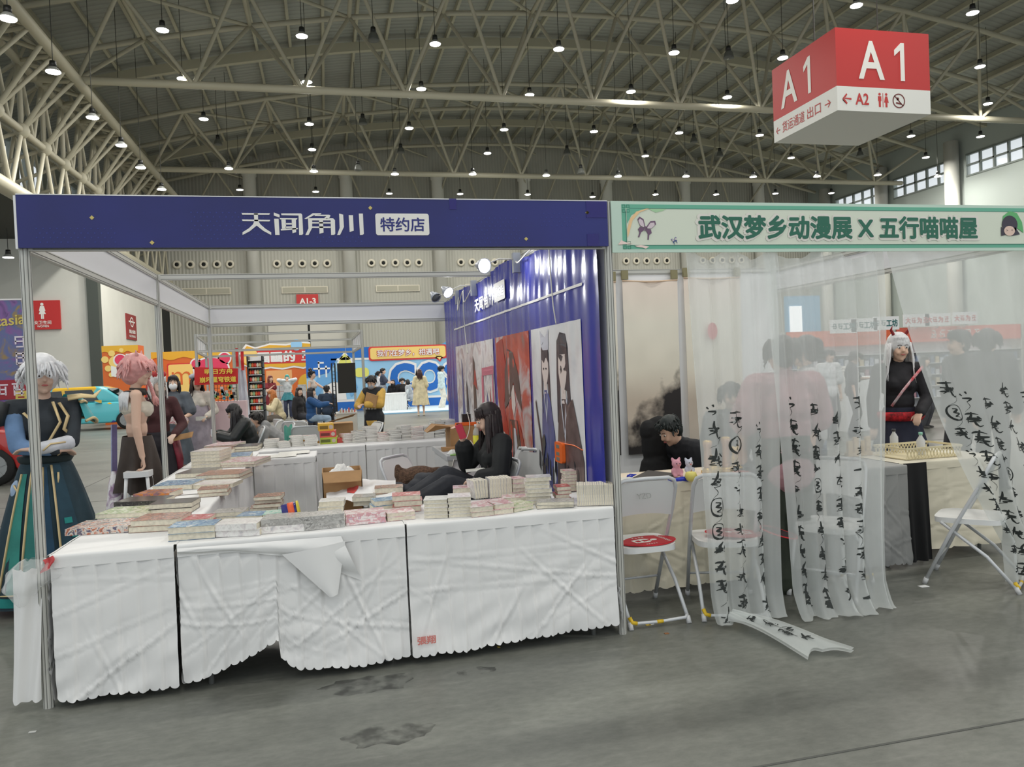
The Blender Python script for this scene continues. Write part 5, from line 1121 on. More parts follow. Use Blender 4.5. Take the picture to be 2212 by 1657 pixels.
# ---------------------------------------------------------------- visitors beside the left book row
GOLD = M('costume_gold', (206, 184, 138), .4, metal=.3); TEAL = (30, 92, 92); NAVY = (30, 44, 56)
def teal_extra(J):
    root = J['root']; s = J['s']; V = Vector; T = J['T']
    # layered shoulder cape with gold border on the left shoulder, panel skirts, streamers
    def capef(u, v):
        a = R(-60+220*u); c = J['SL']; r = .055+.10*v; return (c.x-.01+r*math.cos(a)*1.0, c.y+r*math.sin(a)*.9, c.z+.075-.20*v+.02*math.sin(u*14)*v)
    MB().grid(capef, 30, 10).build('shoulder_cape', M('cape_teal', (44, 150, 156), .45), root, True, world=False)
    MB().tube([capef(i/20, 1.0) for i in range(21)], .011, 6).build('cape_border', GOLD, root, True, world=False)
    MB().tube([V(capef(i/20, .35))+V((0, -.01, .01)) for i in range(21)], .016, 6, flat=.5).build('cape_border', GOLD, root, True, world=False)
    MB().tube([J['SL']+V((-.04, -.09, .05)), J['SL']+V((.05, -.09, .06)), J['SL']+V((.13, -.07, .05)), J['SL']+V((.18, -.05, .10))], [.03, .026, .02, .004], 8, flat=.4).build('gold_wing', GOLD, root, True, world=False)
    MB().tube([J['nk']+V((.06, -.10, -.02)), J['ch']+V((.10, -.13, .02)), J['ch']+V((.03, -.14, -.10)), J['pel']+V((.08, -.13, .12))], .014, 6, flat=.5).build('gold_scroll', GOLD, root, True, world=False)
    MB().tube([J['SR']+V((-.05, -.04, .04)), J['SR']+V((-.08, -.05, -.04)), J['SR']+V((-.07, -.05, -.13))], [.05, .06, .03], 10).build('shoulder_guard', cm((38, 42, 44), .5), root, True, world=False)
    MB().ell(J['pel']+V((-.17, -.06, -.12)), (.055, .03, .085), 14).build('gourd_flask', M('flask_blue', (150, 172, 200), .35), root, True, world=False)
    MB().tube([J['pel']+V((-.20, -.09, -.07)), J['pel']+V((-.17, -.095, -.15)), J['pel']+V((-.14, -.09, -.07))], .008, 6).build('flask_trim', GOLD, root, True, world=False)
    zt = J['pel'].z+.10*s
    def rob(a, v, k=1.03): rr = (.135+(.40-.135)*v**.8)*s*k; return (rr*math.cos(R(a)), rr*.78*math.sin(R(a))-.004, zt+(.06-zt)*v)
    for (a0, a1, v0, v1, col) in ((-118, -96, .06, .97, (40, 110, 104)), (-97, -84, .06, .99, (24, 60, 84)), (-140, -120, .1, .9, (46, 126, 116)), (-80, -48, .05, .96, (30, 60, 74))):
        MB().grid(lambda u, v: rob(a0+(a1-a0)*u*(.6+.4*v), v0+(v1-v0)*v), 8, 20).build('front_panel', cm(col), root, True, world=False)
        MB().tube([rob(a0, v0+(v1-v0)*i/14, 1.05) for i in range(15)]+[rob(a0+(a1-a0)*i/5, v1, 1.05) for i in range(1, 6)], .011, 6, flat=.5).build('panel_border', GOLD, root, True, world=False)
    for (a, b, c_, d_) in ((-72, -62, .42, .46), (-66, -52, .5, .56), (-74, -64, .62, .67), (-78, -52, .80, .87), (-70, -52, .90, .95), (-60, -50, .7, .75)): MB().grid(lambda u, v: rob(a+(b-a)*u, c_+(d_-c_)*v, 1.05), 5, 3).build('panel_motif', cm((30, 132, 126)), root, True, world=False)
    MB().tube([(-.19, -.02, .62), (-.215, -.03, .35), (-.235, -.03, .05)], [.008, .025, .045], 6, flat=.2).build('streamer', M('streamer_teal', (34, 140, 128), .4), root, True, world=False)
    MB().tube([J['pel']+V((math.cos(R(a))*.155, math.sin(R(a))*.125, .09)) for a in range(0, 361, 20)], .035, 8, flat=.5).build('belt', cm((26, 40, 42)), root, True, world=False)
    for q in (-1, 1): MB().tube([J['pel']+V((.02+.05*q, -.15, .0)), J['pel']+V((.02+.05*q, -.16, -.10))], .01, 6, flat=.4).build('gold_clasp', GOLD, root, True, world=False)
    cap(mm := MB(), J['SR'].lerp(J['RE'], .3), J['RE'], .060*s, .056*s); cap(mm, J['RE'], J['RE'].lerp(J['Rh'], .8), .056*s, .044*s); blob(mm, .01, cm((104, 134, 172)), 'blue_sleeve', root)
    MB().tube([J['ch']+V((-.12, -.125, .1)), J['ch']+V((-.04, -.15, .0)), J['ch']+V((-.09, -.145, -.1))], .012, 6, flat=.5).build('gold_scroll', GOLD, root, True, world=False); MB().tube([J['nk']+V((.10, -.07, -.03)), J['ch']+V((.15, -.11, .06)), J['ch']+V((.12, -.14, -.03)), J['ch']+V((.17, -.10, -.08))], .016, 6, flat=.4).build('gold_scroll', GOLD, root, True, world=False)
    cap(mm := MB(), J['LE'].lerp(J['Lh'], .1), J['Lh'], .052*s, .042*s); blob(mm, .01, cm((206, 208, 214)), 'bracer', root)
    MB().tube([J['LE'].lerp(J['Lh'], .2)+V((0, -.05, .01)), J['LE'].lerp(J['Lh'], .6)+V((0, -.05, .02)), J['LE'].lerp(J['Lh'], .8)+V((0, -.05, -.015))], .007, 6).build('bracer_trim', GOLD, root, True, world=False)
(l, h) = spot(88, 783, 2.0)
person('person with spiky white hair, teal and black robe with gold trim, arms crossed', l, R(18), h, .009, (206, 172, 152), head=(8, 4), Lh=(-.06, -.24, 1.14), Rh=(.07, -.19, 1.12), Le=(.8, .1, -.5), Re=(-.8, .1, -.5), fem=False, curl=.35, handdir={1: (-.75, .65, .05), -1: (.7, .7, -.1)},
       top=dict(c=(44, 50, 56), k=.006), pants=dict(c=(30, 36, 42)), skirt=dict(c=(28, 52, 62), z1=.06, r1=.40, amp=.06, nm='robe', bands=[(.95, (20, 120, 116))]), shoes=(30, 30, 34), hair=dict(c=(226, 226, 228), st='spiky', v=.03, bangs=True, bl=-.012), extra=teal_extra)
bpy.data.objects  # the blue sleeve on the near arm
def pink_extra(J):
    root, s, V = J['root'], J['s'], Vector; HP = J['HP']
    mm = MB(); mm.ell(J['ch']+V((0, 0, .02)), (.165*s, .128*s, .09*s), 14); 
    for q in (-1, 1): mm.ell(J['ch']+(J['T'] @ V((.062*q, -.072, .01)))*s, .074*s, 10)
    blob(mm, .01, cm((212, 204, 188)), 'chest_wrap', root)
    MB().tube([J['SR']+V((.06, .05, .06)), J['SR']+V((.05, -.08, .05)), J['ch']+V((0, -.15, .03)), J['ch']+V((.14, -.1, -.12))], .014, 8, flat=.4).build('chest_strap', cm((58, 50, 44)), root, True, world=False)
    MB().tube([J['nk']+V((math.cos(R(a))*.085, math.sin(R(a))*.08, -.03)) for a in range(0, 361, 24)], .026, 8).build('collar', cm((52, 48, 46)), root, True, world=False)
    mm = MB()
    for i in range(60):
        a = R(30+120*i/59); b = J['nk']+V((math.cos(a)*.12, math.sin(a)*.09+.01, -.02)); mm.tube([b, b+V((math.cos(a)*.03, math.sin(a)*.03, -.06+random.uniform(-.03, .03))), b+V((math.cos(a)*.035+random.uniform(-.02, .02), math.sin(a)*.035, -.14+random.uniform(-.05, .05)))], [.011, .010, .002], 6)
    mm.build('fur_collar', M('fur_white', (222, 222, 224), .9), root, True, world=False)
    b = [HP(.072, -.03, .0), HP(.095, -.05, -.07), HP(.11, -.08, -.14), HP(.12, -.10, -.2)]
    mm = MB()
    for i in range(14):
        t = i/13; k = min(2, int(t*3)); q = b[k].lerp(b[k+1], t*3-k); mm.ell(q+V((.008*math.sin(i*3.14), 0, 0)), (.02, .02, .017), 8)
    for i in range(12): mm.tube([b[3], b[3]+V((random.uniform(-.02, .05), random.uniform(-.05, .01), -.05)), b[3]+V((random.uniform(-.02, .09), random.uniform(-.08, .02), -.11))], [.012, .012, .003], 6)
    mm.build('braid', M('hair_d89a9a', (222, 160, 156), .5), root, True, world=False)
    cap(mm := MB(), J['LE'].lerp(J['Lh'], .62), J['Lh'].lerp(J['LE'], .04), .042*s, .040*s); blob(mm, .01, cm((54, 42, 36)), 'wrist_guard', root)
    MB().tube([J['Lh']+V((math.cos(R(a))*.036, math.sin(R(a))*.036, -.005)) for a in range(0, 361, 24)], .008, 8).build('green_bracelet', M('bracelet_green', (60, 112, 44), .4), root, True, world=False)
    def bg(u, v): a = 2*math.pi*u; r = (.04+.10*math.sin(min(1, v*1.3)*1.57))*(1+.15*hashn(math.cos(a), math.sin(a), v*3)); return (-.02+r*.8*math.cos(a), .20+r*math.sin(a)*.6, .78-.46*v)
    MB().grid(bg, 24, 12).build('shopping_bag', art_mat('bag_picture', [(206, 200, 204), (226, 222, 222), (150, 120, 150), (190, 180, 190)], 9, .4), root, True, world=False)
    for q in (0, 1):
        MB().grid(lambda u, v, q=q: (.02+.05*q+.06*u*(1-q)+.0*v, .16+.05*u+.03*v, 1.2-.75*v), 5, 10).build('back_ribbon', cm((170, 178, 206) if q else (96, 84, 120)), root, True, world=False)
(l, h) = spot(288, 779, 3.55)
PK = person('person with pink braided wig, bare midriff wrap and dark ragged skirt holding a stool', l, face(.93, .25), h, .009, (214, 178, 156), head=(-20, 6), Lh=None, Rh=None, fem=True, wide=1.12, skirt=dict(c=(62, 52, 46), z1=.58, r1=.25, r0=.15, n=7, amp=.16), shoes=(90, 70, 56), hair=dict(c=(222, 160, 156), st='fluffy', v=.03, bangs=True, ears=True), extra=pink_extra, curl=.9)
t = thing('plastic_stool', 'small white plastic stool carried by the pink haired person', 'stool', (l[0]-.02, l[1]-.32, .25))
sx_, sy_ = l[0]+.05, l[1]-.25
MB().poly([(sx_+x, sy_+y, .735) for x, y in rrect(-.11, .11, -.09, .09, .03)], (0, 0, 1), .05).build('seat', PVC, t)
for x in (-1, 1):
    for y in (-1, 1): MB().cyl((sx_+.085*x, sy_+.065*y, .74), (sx_+.11*x, sy_+.09*y, .42), .016, .013, 8).build('leg', PVC, t, True)
(l, h) = spot(335, 812, 5.0)
def wr_extra(J):
    HP = J['HP']; V = Vector
    for q in (-1, 1): MB().ell(HP(.05*q, -.01, .125), (.03, .02, .035), 8).build('hair_ornament', M('ornament_red', (180, 50, 50), .5), J['root'], True, world=False)
    mm = MB()
    for i in range(26): a = R(40+100*i/25); b = HP(.1*math.cos(a), .03+.07*math.sin(a), .02); mm.tube([b, b+V((.03*math.cos(a), .05, -.3)), b+V((.02, .04, -.62))], [.02, .024, .008], 6)
    mm.build('red_hair_lengths', M('hair_red', (170, 40, 36), .5), J['root'], True, world=False)
    MB().poly([(.12, -.2, .92), (.32, -.2, .95), (.34, -.18, 1.0), (.14, -.18, .97)], (0, 0, 1), .012).build('held_board', CARD, J['root'], world=False)
    MB().tube([(.16, -.05, .95), (.2, -.06, .7), (.19, -.06, .38)], [.05, .045, .006], 8).build('folded_umbrella', M('umbrella_red', (120, 30, 46), .5, var=.5, vs=12), J['root'], True, world=False)
person('person with white fringe and long red hair in a red and black outfit', l, face(.3, -.95), h, .011, (214, 184, 166), head=(20, 14), Lh=(.14, -.22, 1.0), top=dict(c=(70, 34, 36), k=.015), pants=dict(c=(34, 30, 36), len=.4), shoes=(40, 32, 34), hair=dict(c=(216, 212, 208), st='bob', L=.2), extra=wr_extra)
def mask_extra(J):
    HP = J['HP']; V = Vector
    mm = MB().ell(HP(0, -.075, -.045), tuple(v*J['s'] for v in (.062, .04, .052)), 14, T=J['HM']); mm.build('face_mask', M('mask_white', (238, 238, 238), .7), J['root'], True, world=False)
    m2 = MB(); f = J['Rh']+V((.12, -.12, -.02)); m2.poly([(f.x+.17*math.cos(R(a)), f.y-.01, f.z+.05*math.sin(R(a))) for a in range(0, 360, 18)], (0, .5, .8), .01); m2.build('round_fan', art_mat('fan_print', [(206, 190, 186), (180, 90, 96), (220, 210, 206), (90, 70, 80)], 24, .4), J['root'], world=False)
(l, h) = spot(374, 815, 8.2)
person('person in grey shirt dress and white face mask holding a patterned round fan', l, face(.1, -1), h, .012, SKIN, Lh=(.10, -.24, 1.02), Rh=(-.08, -.26, 1.03), top=dict(c=(92, 98, 106), k=.03, sl=.4, hem=.08), skirt=dict(c=(84, 92, 100), z1=.34, r1=.27, amp=.06), shoes=(150, 120, 100), hair=dict(c=(38, 34, 36), st='bob', L=.2), extra=mask_extra)
def beret_extra(J):
    MB().ell(J['HP'](0, .03, .10), (.115*J['s'], .115*J['s'], .055*J['s']), 16).build('beret', cm((178, 180, 190)), J['root'], True, world=False)
    MB().box(-.02, .13, -.34, -.30, .96, 1.02).build('held_booklets', PAGEW, J['root'], world=False)
    mm = MB(); torso_c = J['ch']; mm.ell(torso_c, (.155, .12, .16), 12); 
(l, h) = spot(424, 814, 8.75)
person('person with grey beret and long wavy hair in a lilac pinafore over cream blouse', l, face(.1, -1), h, .012, SKIN, head=(14, 0), Lh=(.14, -.25, 1.02), Rh=(-.2, -.2, 1.0), top=dict(c=(216, 208, 196), k=.02), skirt=dict(c=(172, 162, 172), z0=1.22, z1=.16, r0=.145, r1=.30, amp=.07, nm='pinafore'), shoes=(90, 74, 66), hair=dict(c=(58, 42, 36), st='wavy', L=.42), extra=beret_extra)
# ---------------------------------------------------------------- the woman minding the stall
def minder(J):
    V = Vector; root = J['root']
    MB().box(-.33, -.20, -.44, -.34, .585, .592).build('paper_slip', PAGEW, root, world=False) if False else None
W_ = person('person in loose black clothes with long dark hair sitting and looking at a phone', (2.60, 1.62), face(-1, -.10), 1.60, .008, (224, 186, 162), pel=(0, .02, .575), lean=-.06, head=(0, 22), Lh=(.12, -.17, .74), Rh=(-.12, -.19, 1.03), Le=(.9, .3, -.3), Re=(-.3, -.25, -1.0), handdir={-1: (0, -.3, 1), 1: (-.1, -1, -.15)}, Lf=(.03, -.70, .50), Rf=(-.15, -.66, .52), kn=(0, -.1, 1), curl=.75,
       top=dict(c=(30, 32, 33), k=.03, cuff=1.6, sl=.86, loose=True, hem=.02), pants=dict(c=(50, 52, 58), k=.035, flare=1.2), shoes=(40, 40, 44), hair=dict(c=(46, 34, 34), st='long', L=.48, bl=.012), extra=minder)
t = thing('smartphone', 'red backed smartphone held up by the seated person in black', 'phone', at(997, 930, Y=1.64))
b = at(996, 932, Y=1.60); t.location = b
MB().poly([(x, y, 0) for x, y in rrect(-.028, .028, -.058, .058, .008)], (0, 0, 1), .009).build('case', M('phone_red', (206, 62, 84), .4), t, world=False)
MB().box(-.025, .025, -.054, .054, -.001, 0).build('screen', M('phone_glass', (30, 32, 40), .1), t, world=False)
_y = Vector((-.32, 0, .95)).normalized(); _z = Vector((-.40, -.88, -.1)); _z = (_z-_y*_z.dot(_y)).normalized(); _x = _y.cross(_z)
t.rotation_euler = Matrix((_x, _y, _z)).transposed().to_euler()
p = at(1030, 1016, Y=1.55)
single(MB().poly([(p.x-.09, p.y-.04, p.z-.005), (p.x+.06, p.y-.05, p.z-.0), (p.x+.07, p.y+.03, p.z+.01), (p.x-.08, p.y+.04, p.z+.005)], (0, 0, 1), .003), 'paper_slip', PAGEW, 'white paper slip under the seated person\'s hand', 'paper')
# brown fur bag on the chair beside her feet
m = MB(); p = at(905, 1030, Y=1.95)
m.ell(p+Vector((.0, 0, 0)), (.16, .10, .09), 16); m.ell(p+Vector((-.12, 0, -.03)), (.07, .08, .11), 12); m.ell(p+Vector((.15, .0, .03)), (.10, .06, .04), 12); m.cyl(p+Vector((-.15, 0, .02)), p+Vector((-.17, 0, .11)), .05, .02, 8)
o = blob(m, .012, M('brown_fur', (98, 74, 58), .95, var=.45, vs=60, bump=.6, bs=90), 'fur_bag', None); tag(o, 'brown fur bag lying on the chair beside the seated person\'s legs', 'bag')
# black coat hanging over that chair
m = MB(); p = at(872, 1062, Y=1.8)
for k in range(9): m.ell(p+Vector((-.20+.05*k, .03*math.sin(k*2), -.03*math.cos(k*1.3)-.02+.012*k)), (.07, .08, .045), 10)
o = blob(m, .012, cm((52, 54, 60)), 'dark_coat', None); tag(o, 'dark grey coat bundled on the chair under the fur bag', 'coat')
# ================================================================ cars behind the visitors
def bevelled(mb, w, mats, name, parent, seg=3):
    me0 = mb.mesh('b', mats); ob = bpy.data.objects.new('b', me0); bv = ob.modifiers.new('v', 'BEVEL'); bv.width = w; bv.segments = seg; bv.limit_method = 'ANGLE'; bv.angle_limit = R(30)
    me = evaluated(ob); 
    for p in me.polygons: p.use_smooth = True
    return link(name, me, parent)
def car(label, x, y, L, H, body, rz=0.0, txt=None):
    t = thing('hatchback_car', label, 'car', (x, y, 0), rz); W2 = .8; k = L/3.7; hz = H/1.6
    def P(pts, y0, y1): return MB().poly([(a*k, y0, b*hz) for a, b in reversed(pts)], (0, 1, 0), y1-y0)
    low = [(-1.80, .30), (-1.83, .75), (-1.75, 1.0), (1.15, 1.0), (1.72, .90), (1.83, .70), (1.82, .32), (1.62, .25), (1.50, .25), (1.46, .45), (1.30, .62), (1.08, .62), (.92, .45), (.88, .25), (-.92, .25), (-.96, .45), (-1.12, .62), (-1.34, .62), (-1.50, .45), (-1.54, .27)]
    bevelled(P(low, -W2, W2), .07, body, 'body_shell', t)
    cab = [(-1.75, .98), (-1.62, 1.45), (-1.45, 1.56), (.35, 1.58), (.60, 1.50), (1.22, .98)]
    bevelled(P(cab, -W2+.1, W2-.1), .09, body, 'cabin', t)
    GL = M('car_glass', (26, 32, 32), .05, spec=.8)
    for pts in ([(-1.55, 1.04), (-1.45, 1.42), (-.72, 1.46), (-.66, 1.04)], [(-.58, 1.04), (-.62, 1.46), (.18, 1.47), (.40, 1.04)]): P(pts, -W2+.085, -W2+.1).build('side_window', GL, t, world=False)
    MB().add([(.62*k, -W2+.16, 1.46*hz), (.62*k, W2-.16, 1.46*hz), (1.2*k, W2-.12, 1.03*hz), (1.2*k, -W2+.12, 1.03*hz)], [(0, 1, 2, 3)]).build('windscreen', GL, t, world=False).location = (.03, 0, .03)
    TY = M('tyre', (26, 26, 26), .8); RM = M('rim', (150, 152, 152), .35, metal=.6)
    for wx in (-1.23, 1.19):
        for wy in (-W2+.02, W2-.2):
            w = MB().lathe([(.2, 0), (.30, 0), (.315, .04), (.315, .16), (.29, .18), (.2, .18)], (wx*k, wy, .315), 24, T=Matrix.Rotation(R(-90), 3, 'X')).build('wheel', TY, t, True, world=False)
            m = MB().lathe([(.20, .0), (.19, .02), (.05, .03)], (wx*k, wy-.002, .315), 20, T=Matrix.Rotation(R(-90), 3, 'X'))
            for a in range(5): m.box(-.03, .03, -.012, .0, .03, .19, T=Matrix.Translation((wx*k, wy, .315)) @ Matrix.Rotation(R(72*a), 4, 'Y'))
            m.build('rim', RM, w, world=False)
    MB().ell((1.74*k, -W2+.16, .78*hz), (.06, .12, .07), 12).build('headlamp', M('headlamp', (226, 230, 230), .1), t, True, world=False)
    MB().box(.3*k, .5*k, -W2-.09, -W2+.02, .98*hz, 1.08*hz).build('wing_mirror', body, t, world=False)
    MB().box(-.3*k, -.12*k, -W2-.02, -W2+.01, .84*hz, .87*hz).build('door_handle', RM, t, world=False)
    if txt: text(txt, 'lettering', .2, M('car_blue_ink', (50, 90, 190), .4), t, (x-.1, y-W2-.012, .62*hz), (1, 0, 0), (0, 0, 1), .03, .004)
    return t
WRAP = node_mat('wrap_paint', lambda nt, b: None)
def _wrap(nt, b):
    tc = nt.nodes.new('ShaderNodeTexCoord'); v = nt.nodes.new('ShaderNodeTexVoronoi'); v.inputs['Scale'].default_value = 1.1; nt.links.new(tc.outputs['Object'], v.inputs['Vector'])
    r = nt.nodes.new('ShaderNodeValToRGB'); r.color_ramp.interpolation = 'CONSTANT'; cr = r.color_ramp
    for i, (p_, c) in enumerate(((0, (90, 190, 200)), (.35, (120, 206, 206)), (.55, (220, 176, 50)), (.72, (70, 190, 196)), (.86, (60, 80, 170)))):
        e = cr.elements[i] if i < 2 else cr.elements.new(p_); e.position = p_; e.color = (*lin(c), 1)
    sp = nt.nodes.new('ShaderNodeSeparateColor'); nt.links.new(v.outputs['Color'], sp.inputs[0]); nt.links.new(sp.outputs[0], r.inputs['Fac']); nt.links.new(r.outputs['Color'], b.inputs['Base Color'])
    b.inputs['Roughness'].default_value = .25; b.inputs['Coat Weight'].default_value = .5
_wrap(WRAP.node_tree, WRAP.node_tree.nodes['Principled BSDF'])
car('teal and yellow patterned hatchback car parked by the white wall', -6.75, 25.9, 3.9, 1.55, WRAP, 0, 'Allicr')
REDP = M('car_red', (176, 38, 34), .2, coat=.6, var=.15, vs=2)
car('red car whose front end shows behind the teal robed person', -5.15, 10.6, 3.9, 1.5, REDP, 0)
# ---------------------------------------------------------------- tall poster at the left edge
t = thing('poster_banner', 'tall purple and gold poster banner standing behind the red car', 'poster', (-4.3, 13.6, 0))
pa, pb = at(-70, 640, Y=13.5), at(58, 648, Y=13.5); zb_ = .6
MB().box(pa.x, pb.x, 13.5, 13.53, zb_, pb.z).build('sheet', art_mat('poster_print', [(60, 50, 96), (126, 88, 150), (92, 104, 150), (150, 126, 60), (70, 70, 110)], 2.4, .35), t)
MB().box(pa.x, pb.x, 13.49, 13.54, pb.z, pb.z+.03).build('top_bar', PVC, t)
for x in (pa.x+.1, pb.x-.1): MB().box(x-.02, x+.02, 13.53, 13.56, 0, pb.z).build('stand_leg', ALU, t)
text('Fantasia', 'lettering', .22, M('poster_gold', (206, 190, 96), .4), t, (pb.x-.52, 13.49, pb.z-.42), (1, 0, .08), (0, 0, 1), .015, .004, width=.95)
PWH = M('poster_white', (222, 216, 226), .5)
marks('lettering', 3, .27, PWH, t, (pb.x-.17, 13.488, pb.z-.85), (1, 0, 0), (0, 0, 1), 3, 1.25, vertical=True)
for i, ch in enumerate('月花'): text(ch, 'lettering', .28, M('poster_gold', (206, 190, 96), .4), t, (pb.x-.22, 13.49, pb.z-2.0-.36*i), (1, 0, 0), (0, 0, 1), .02, .004)
MB().box(pa.x, pb.x-.05, 13.488, 13.5, 1.35, 1.75).build('red_strip', M('poster_red', (150, 40, 52), .5), t)
marks('lettering', 4, .27, PWH, t, (pb.x-.7, 13.486, 1.55), (1, 0, 0), (0, 0, 1), 8)
# ---------------------------------------------------------------- backdrops at the far end
def bd(name, label, x0, x1, y, z1, mat, z0=0.0, d=.06):
    t = thing(name, label, 'backdrop', ((x0+x1)/2, y, z0)); MB().box(x0, x1, y, y+d, z0, z1).build('board', mat, t); return t
def fl_(t, name, polys, mat, y, th=.012): 
    m = MB()
    for pl in polys: m.poly([(x, y, z) for x, z in pl], (0, -1, 0), th)
    return m.build(name, mat, t)
ORN = M('backdrop_orange', (214, 104, 44), .6); YLW = M('backdrop_yellow', (226, 172, 50), .6); PINKB = M('backdrop_pink', (220, 60, 96), .6); SKY = M('backdrop_sky', (150, 198, 232), .6); BLU = M('backdrop_blue', (28, 104, 190), .6); BWH = M('backdrop_white', (232, 230, 228), .6); REDB = M('backdrop_red', (206, 56, 54), .6); CRM = M('backdrop_cream', (240, 206, 120), .6)
def wave(x0, x1, z0, z1, a, n=18, ph=0.0): return [(x0, z1), (x1, z1)][::-1] and [(x0, z1)]+[(x0+(x1-x0)*i/n, z0+a*math.sin(ph+i*1.1)) for i in range(n+1)]+[(x1, z1)]
t = thing('orange_pillar', 'square orange and yellow printed pillar with white emblem by the wall', 'backdrop', (-6.3, 29, 0))
MB().box(-7.05, -5.75, 28.6, 29.6, 0, 3.08).build('board', ORN, t)
fl_(t, 'yellow_wave', [wave(-7.05, -5.75, 2.82, 3.08, .04)], YLW, 28.595)
fl_(t, 'splash', [disc(-6.95, 2.55, .13), disc(-6.7, 2.78, .12), disc(-6.85, 2.2, .12), disc(-6.6, 2.45, .22), disc(-6.35, 2.9, .08), disc(-6.75, 1.95, .09)], CRM, 28.59)
fl_(t, 'emblem', [disc(-6.4, 2.5, .26), [(-6.75, 2.3), (-6.4, 2.2), (-6.05, 2.3), (-6.05, 1.9), (-6.4, 1.8), (-6.75, 1.9)], [(-6.2, 2.75), (-5.85, 2.75), (-5.85, 1.7), (-6.2, 1.7)]], BWH, 28.585, .008)
fl_(t, 'emblem_top', [disc(-6.4, 2.52, .2)], PINKB, 28.575, .006)
text('方', 'lettering', .4, REDB, t, (-6.02, 28.57, 2.45), (1, 0, 0), (0, 0, 1), .04, .004)
MB().box(-5.752, -5.742, 28.7, 29.5, 1.6, 2.7).build('side_panel', CRM, t)
t = bd('orange_backdrop', 'wide orange printed backdrop with big yellow tile behind the pillar', -5.7, -2.5, 30.6, 2.85, ORN)
fl_(t, 'yellow_wave', [wave(-5.7, -2.5, 2.55, 2.85, .06)], YLW, 30.595)
fl_(t, 'tile', [rrect(-5.1, -4.05, .9, 2.35, .08)], REDB, 30.59, .006); fl_(t, 'tile_face', [rrect(-5.05, -4.1, .95, 2.3, .08)], CRM, 30.582, .006)
text('m', 'lettering', .55, ORN, t, (-4.55, 30.57, 1.72), (1, 0, 0), (0, 0, 1), -.01, .004, width=.75)
fl_(t, 'pink_shape', [disc(-3.35, 2.05, .55, 24, .75), disc(-3.95, 2.3, .24), disc(-2.8, 2.5, .28)], BWH, 30.585, .006); fl_(t, 'pink_shape', [disc(-3.35, 2.05, .48, 24, .68), disc(-3.95, 2.3, .18), disc(-2.8, 2.5, .22)], PINKB, 30.577, .006)
t = bd('drawing_backdrop', 'orange backdrop with yellow scalloped header and big white characters', -2.05, .75, 31.4, 2.6, ORN)
fl_(t, 'header', [[(-2.2, 2.2), (-2.3, 2.7), (-2.0, 3.1), (-1.6, 2.95), (-1.0, 3.1), (-.3, 3.05), (.3, 3.15), (.75, 3.1), (.75, 2.0), (.4, 1.92), (0, 2.0), (-.5, 1.92), (-1.0, 2.0), (-1.6, 1.92)]], BWH, 31.39, .006)
fl_(t, 'header_yellow', [[(-2.12, 2.22), (-2.2, 2.7), (-1.95, 3.02), (-1.6, 2.88), (-1.0, 3.03), (-.3, 2.98), (.3, 3.08), (.75, 3.03), (.75, 2.08), (.4, 2.0), (0, 2.08), (-.5, 2.0), (-1.0, 2.08), (-1.6, 2.0)]], YLW, 31.382, .006)
fl_(t, 'letter_band', [[(-1.6, 2.2), (.75, 2.2), (.75, 2.82), (-1.6, 2.82)]], REDB, 31.374, .004)
text('画画的', 'lettering', .5, BWH, t, (-.72, 31.36, 2.5), (1, 0, 0), (0, 0, 1), .03, .004, width=1.6); marks('lettering', 1, .48, BWH, t, (.5, 31.36, 2.5), (1, 0, 0), (0, 0, 1), 5)
fl_(t, 'round_emblem', [disc(-1.85, 2.55, .36)], CRM, 31.37, .006); fl_(t, 'light_patch', [[(-1.2, 1.9), (-.1, 1.9), (-.1, 1.0), (-1.2, 1.0)]], M('backdrop_peach', (232, 170, 110), .6), 31.39, .004)
fl_(t, 'round_emblem', [disc(.15, 3.0, .25)], SKY, 31.36, .006); fl_(t, 'yellow_disc', [disc(.55, 1.3, .4)], YLW, 31.385, .004)
t = bd('stage_backdrop', 'long blue stage backdrop with speech bubble and giant letters', .55, 9.2, 30.0, 2.75, SKY)
fl_(t, 'top_band', [[(.55, 2.35), (3.2, 2.3), (3.2, 2.75), (.55, 2.75)], [(3.2, 2.3), (9.2, 2.3), (9.2, 2.75), (3.2, 2.75)]], BLU, 29.995); fl_(t, 'white_line', [[(1.6, 2.22), (9.2, 2.12), (9.2, 2.2), (1.6, 2.3)], [(.55, .40), (9.2, .40), (9.2, .5), (.55, .5)]], BWH, 29.99); fl_(t, 'base_band', [[(.55, 0), (9.2, 0), (9.2, .4), (.55, .4)]], BLU, 29.993)
fl_(t, 'blue_field', [[(.55, 2.35), (1.9, 2.35), (1.5, 1.7), (.55, 1.5)]], BLU, 29.99); fl_(t, 'lattice', [[(1.05, 1.5), (1.12, 1.5), (1.12, 2.2), (1.05, 2.2)], [(1.35, 1.5), (1.42, 1.5), (1.42, 2.0), (1.35, 2.0)], [(.85, 1.85), (1.55, 1.85), (1.55, 1.92), (.85, 1.92)], [(1.05, 2.1), (1.3, 2.1), (1.3, 2.17), (1.05, 2.17)]], BWH, 29.98)
fl_(t, 'blue_locks', [[(.75, .9), (1.0, 1.5), (1.7, 1.75), (2.5, 1.6), (2.7, 1.0), (2.4, .6), (2.2, 1.2), (1.7, 1.35), (1.2, 1.1), (1.0, .6)]], M('locks_blue', (110, 168, 216), .6), 29.985); fl_(t, 'pale_field', [[(1.2, .5), (1.25, 1.1), (1.7, 1.3), (2.15, 1.15), (2.2, .5)]], BWH, 29.983)
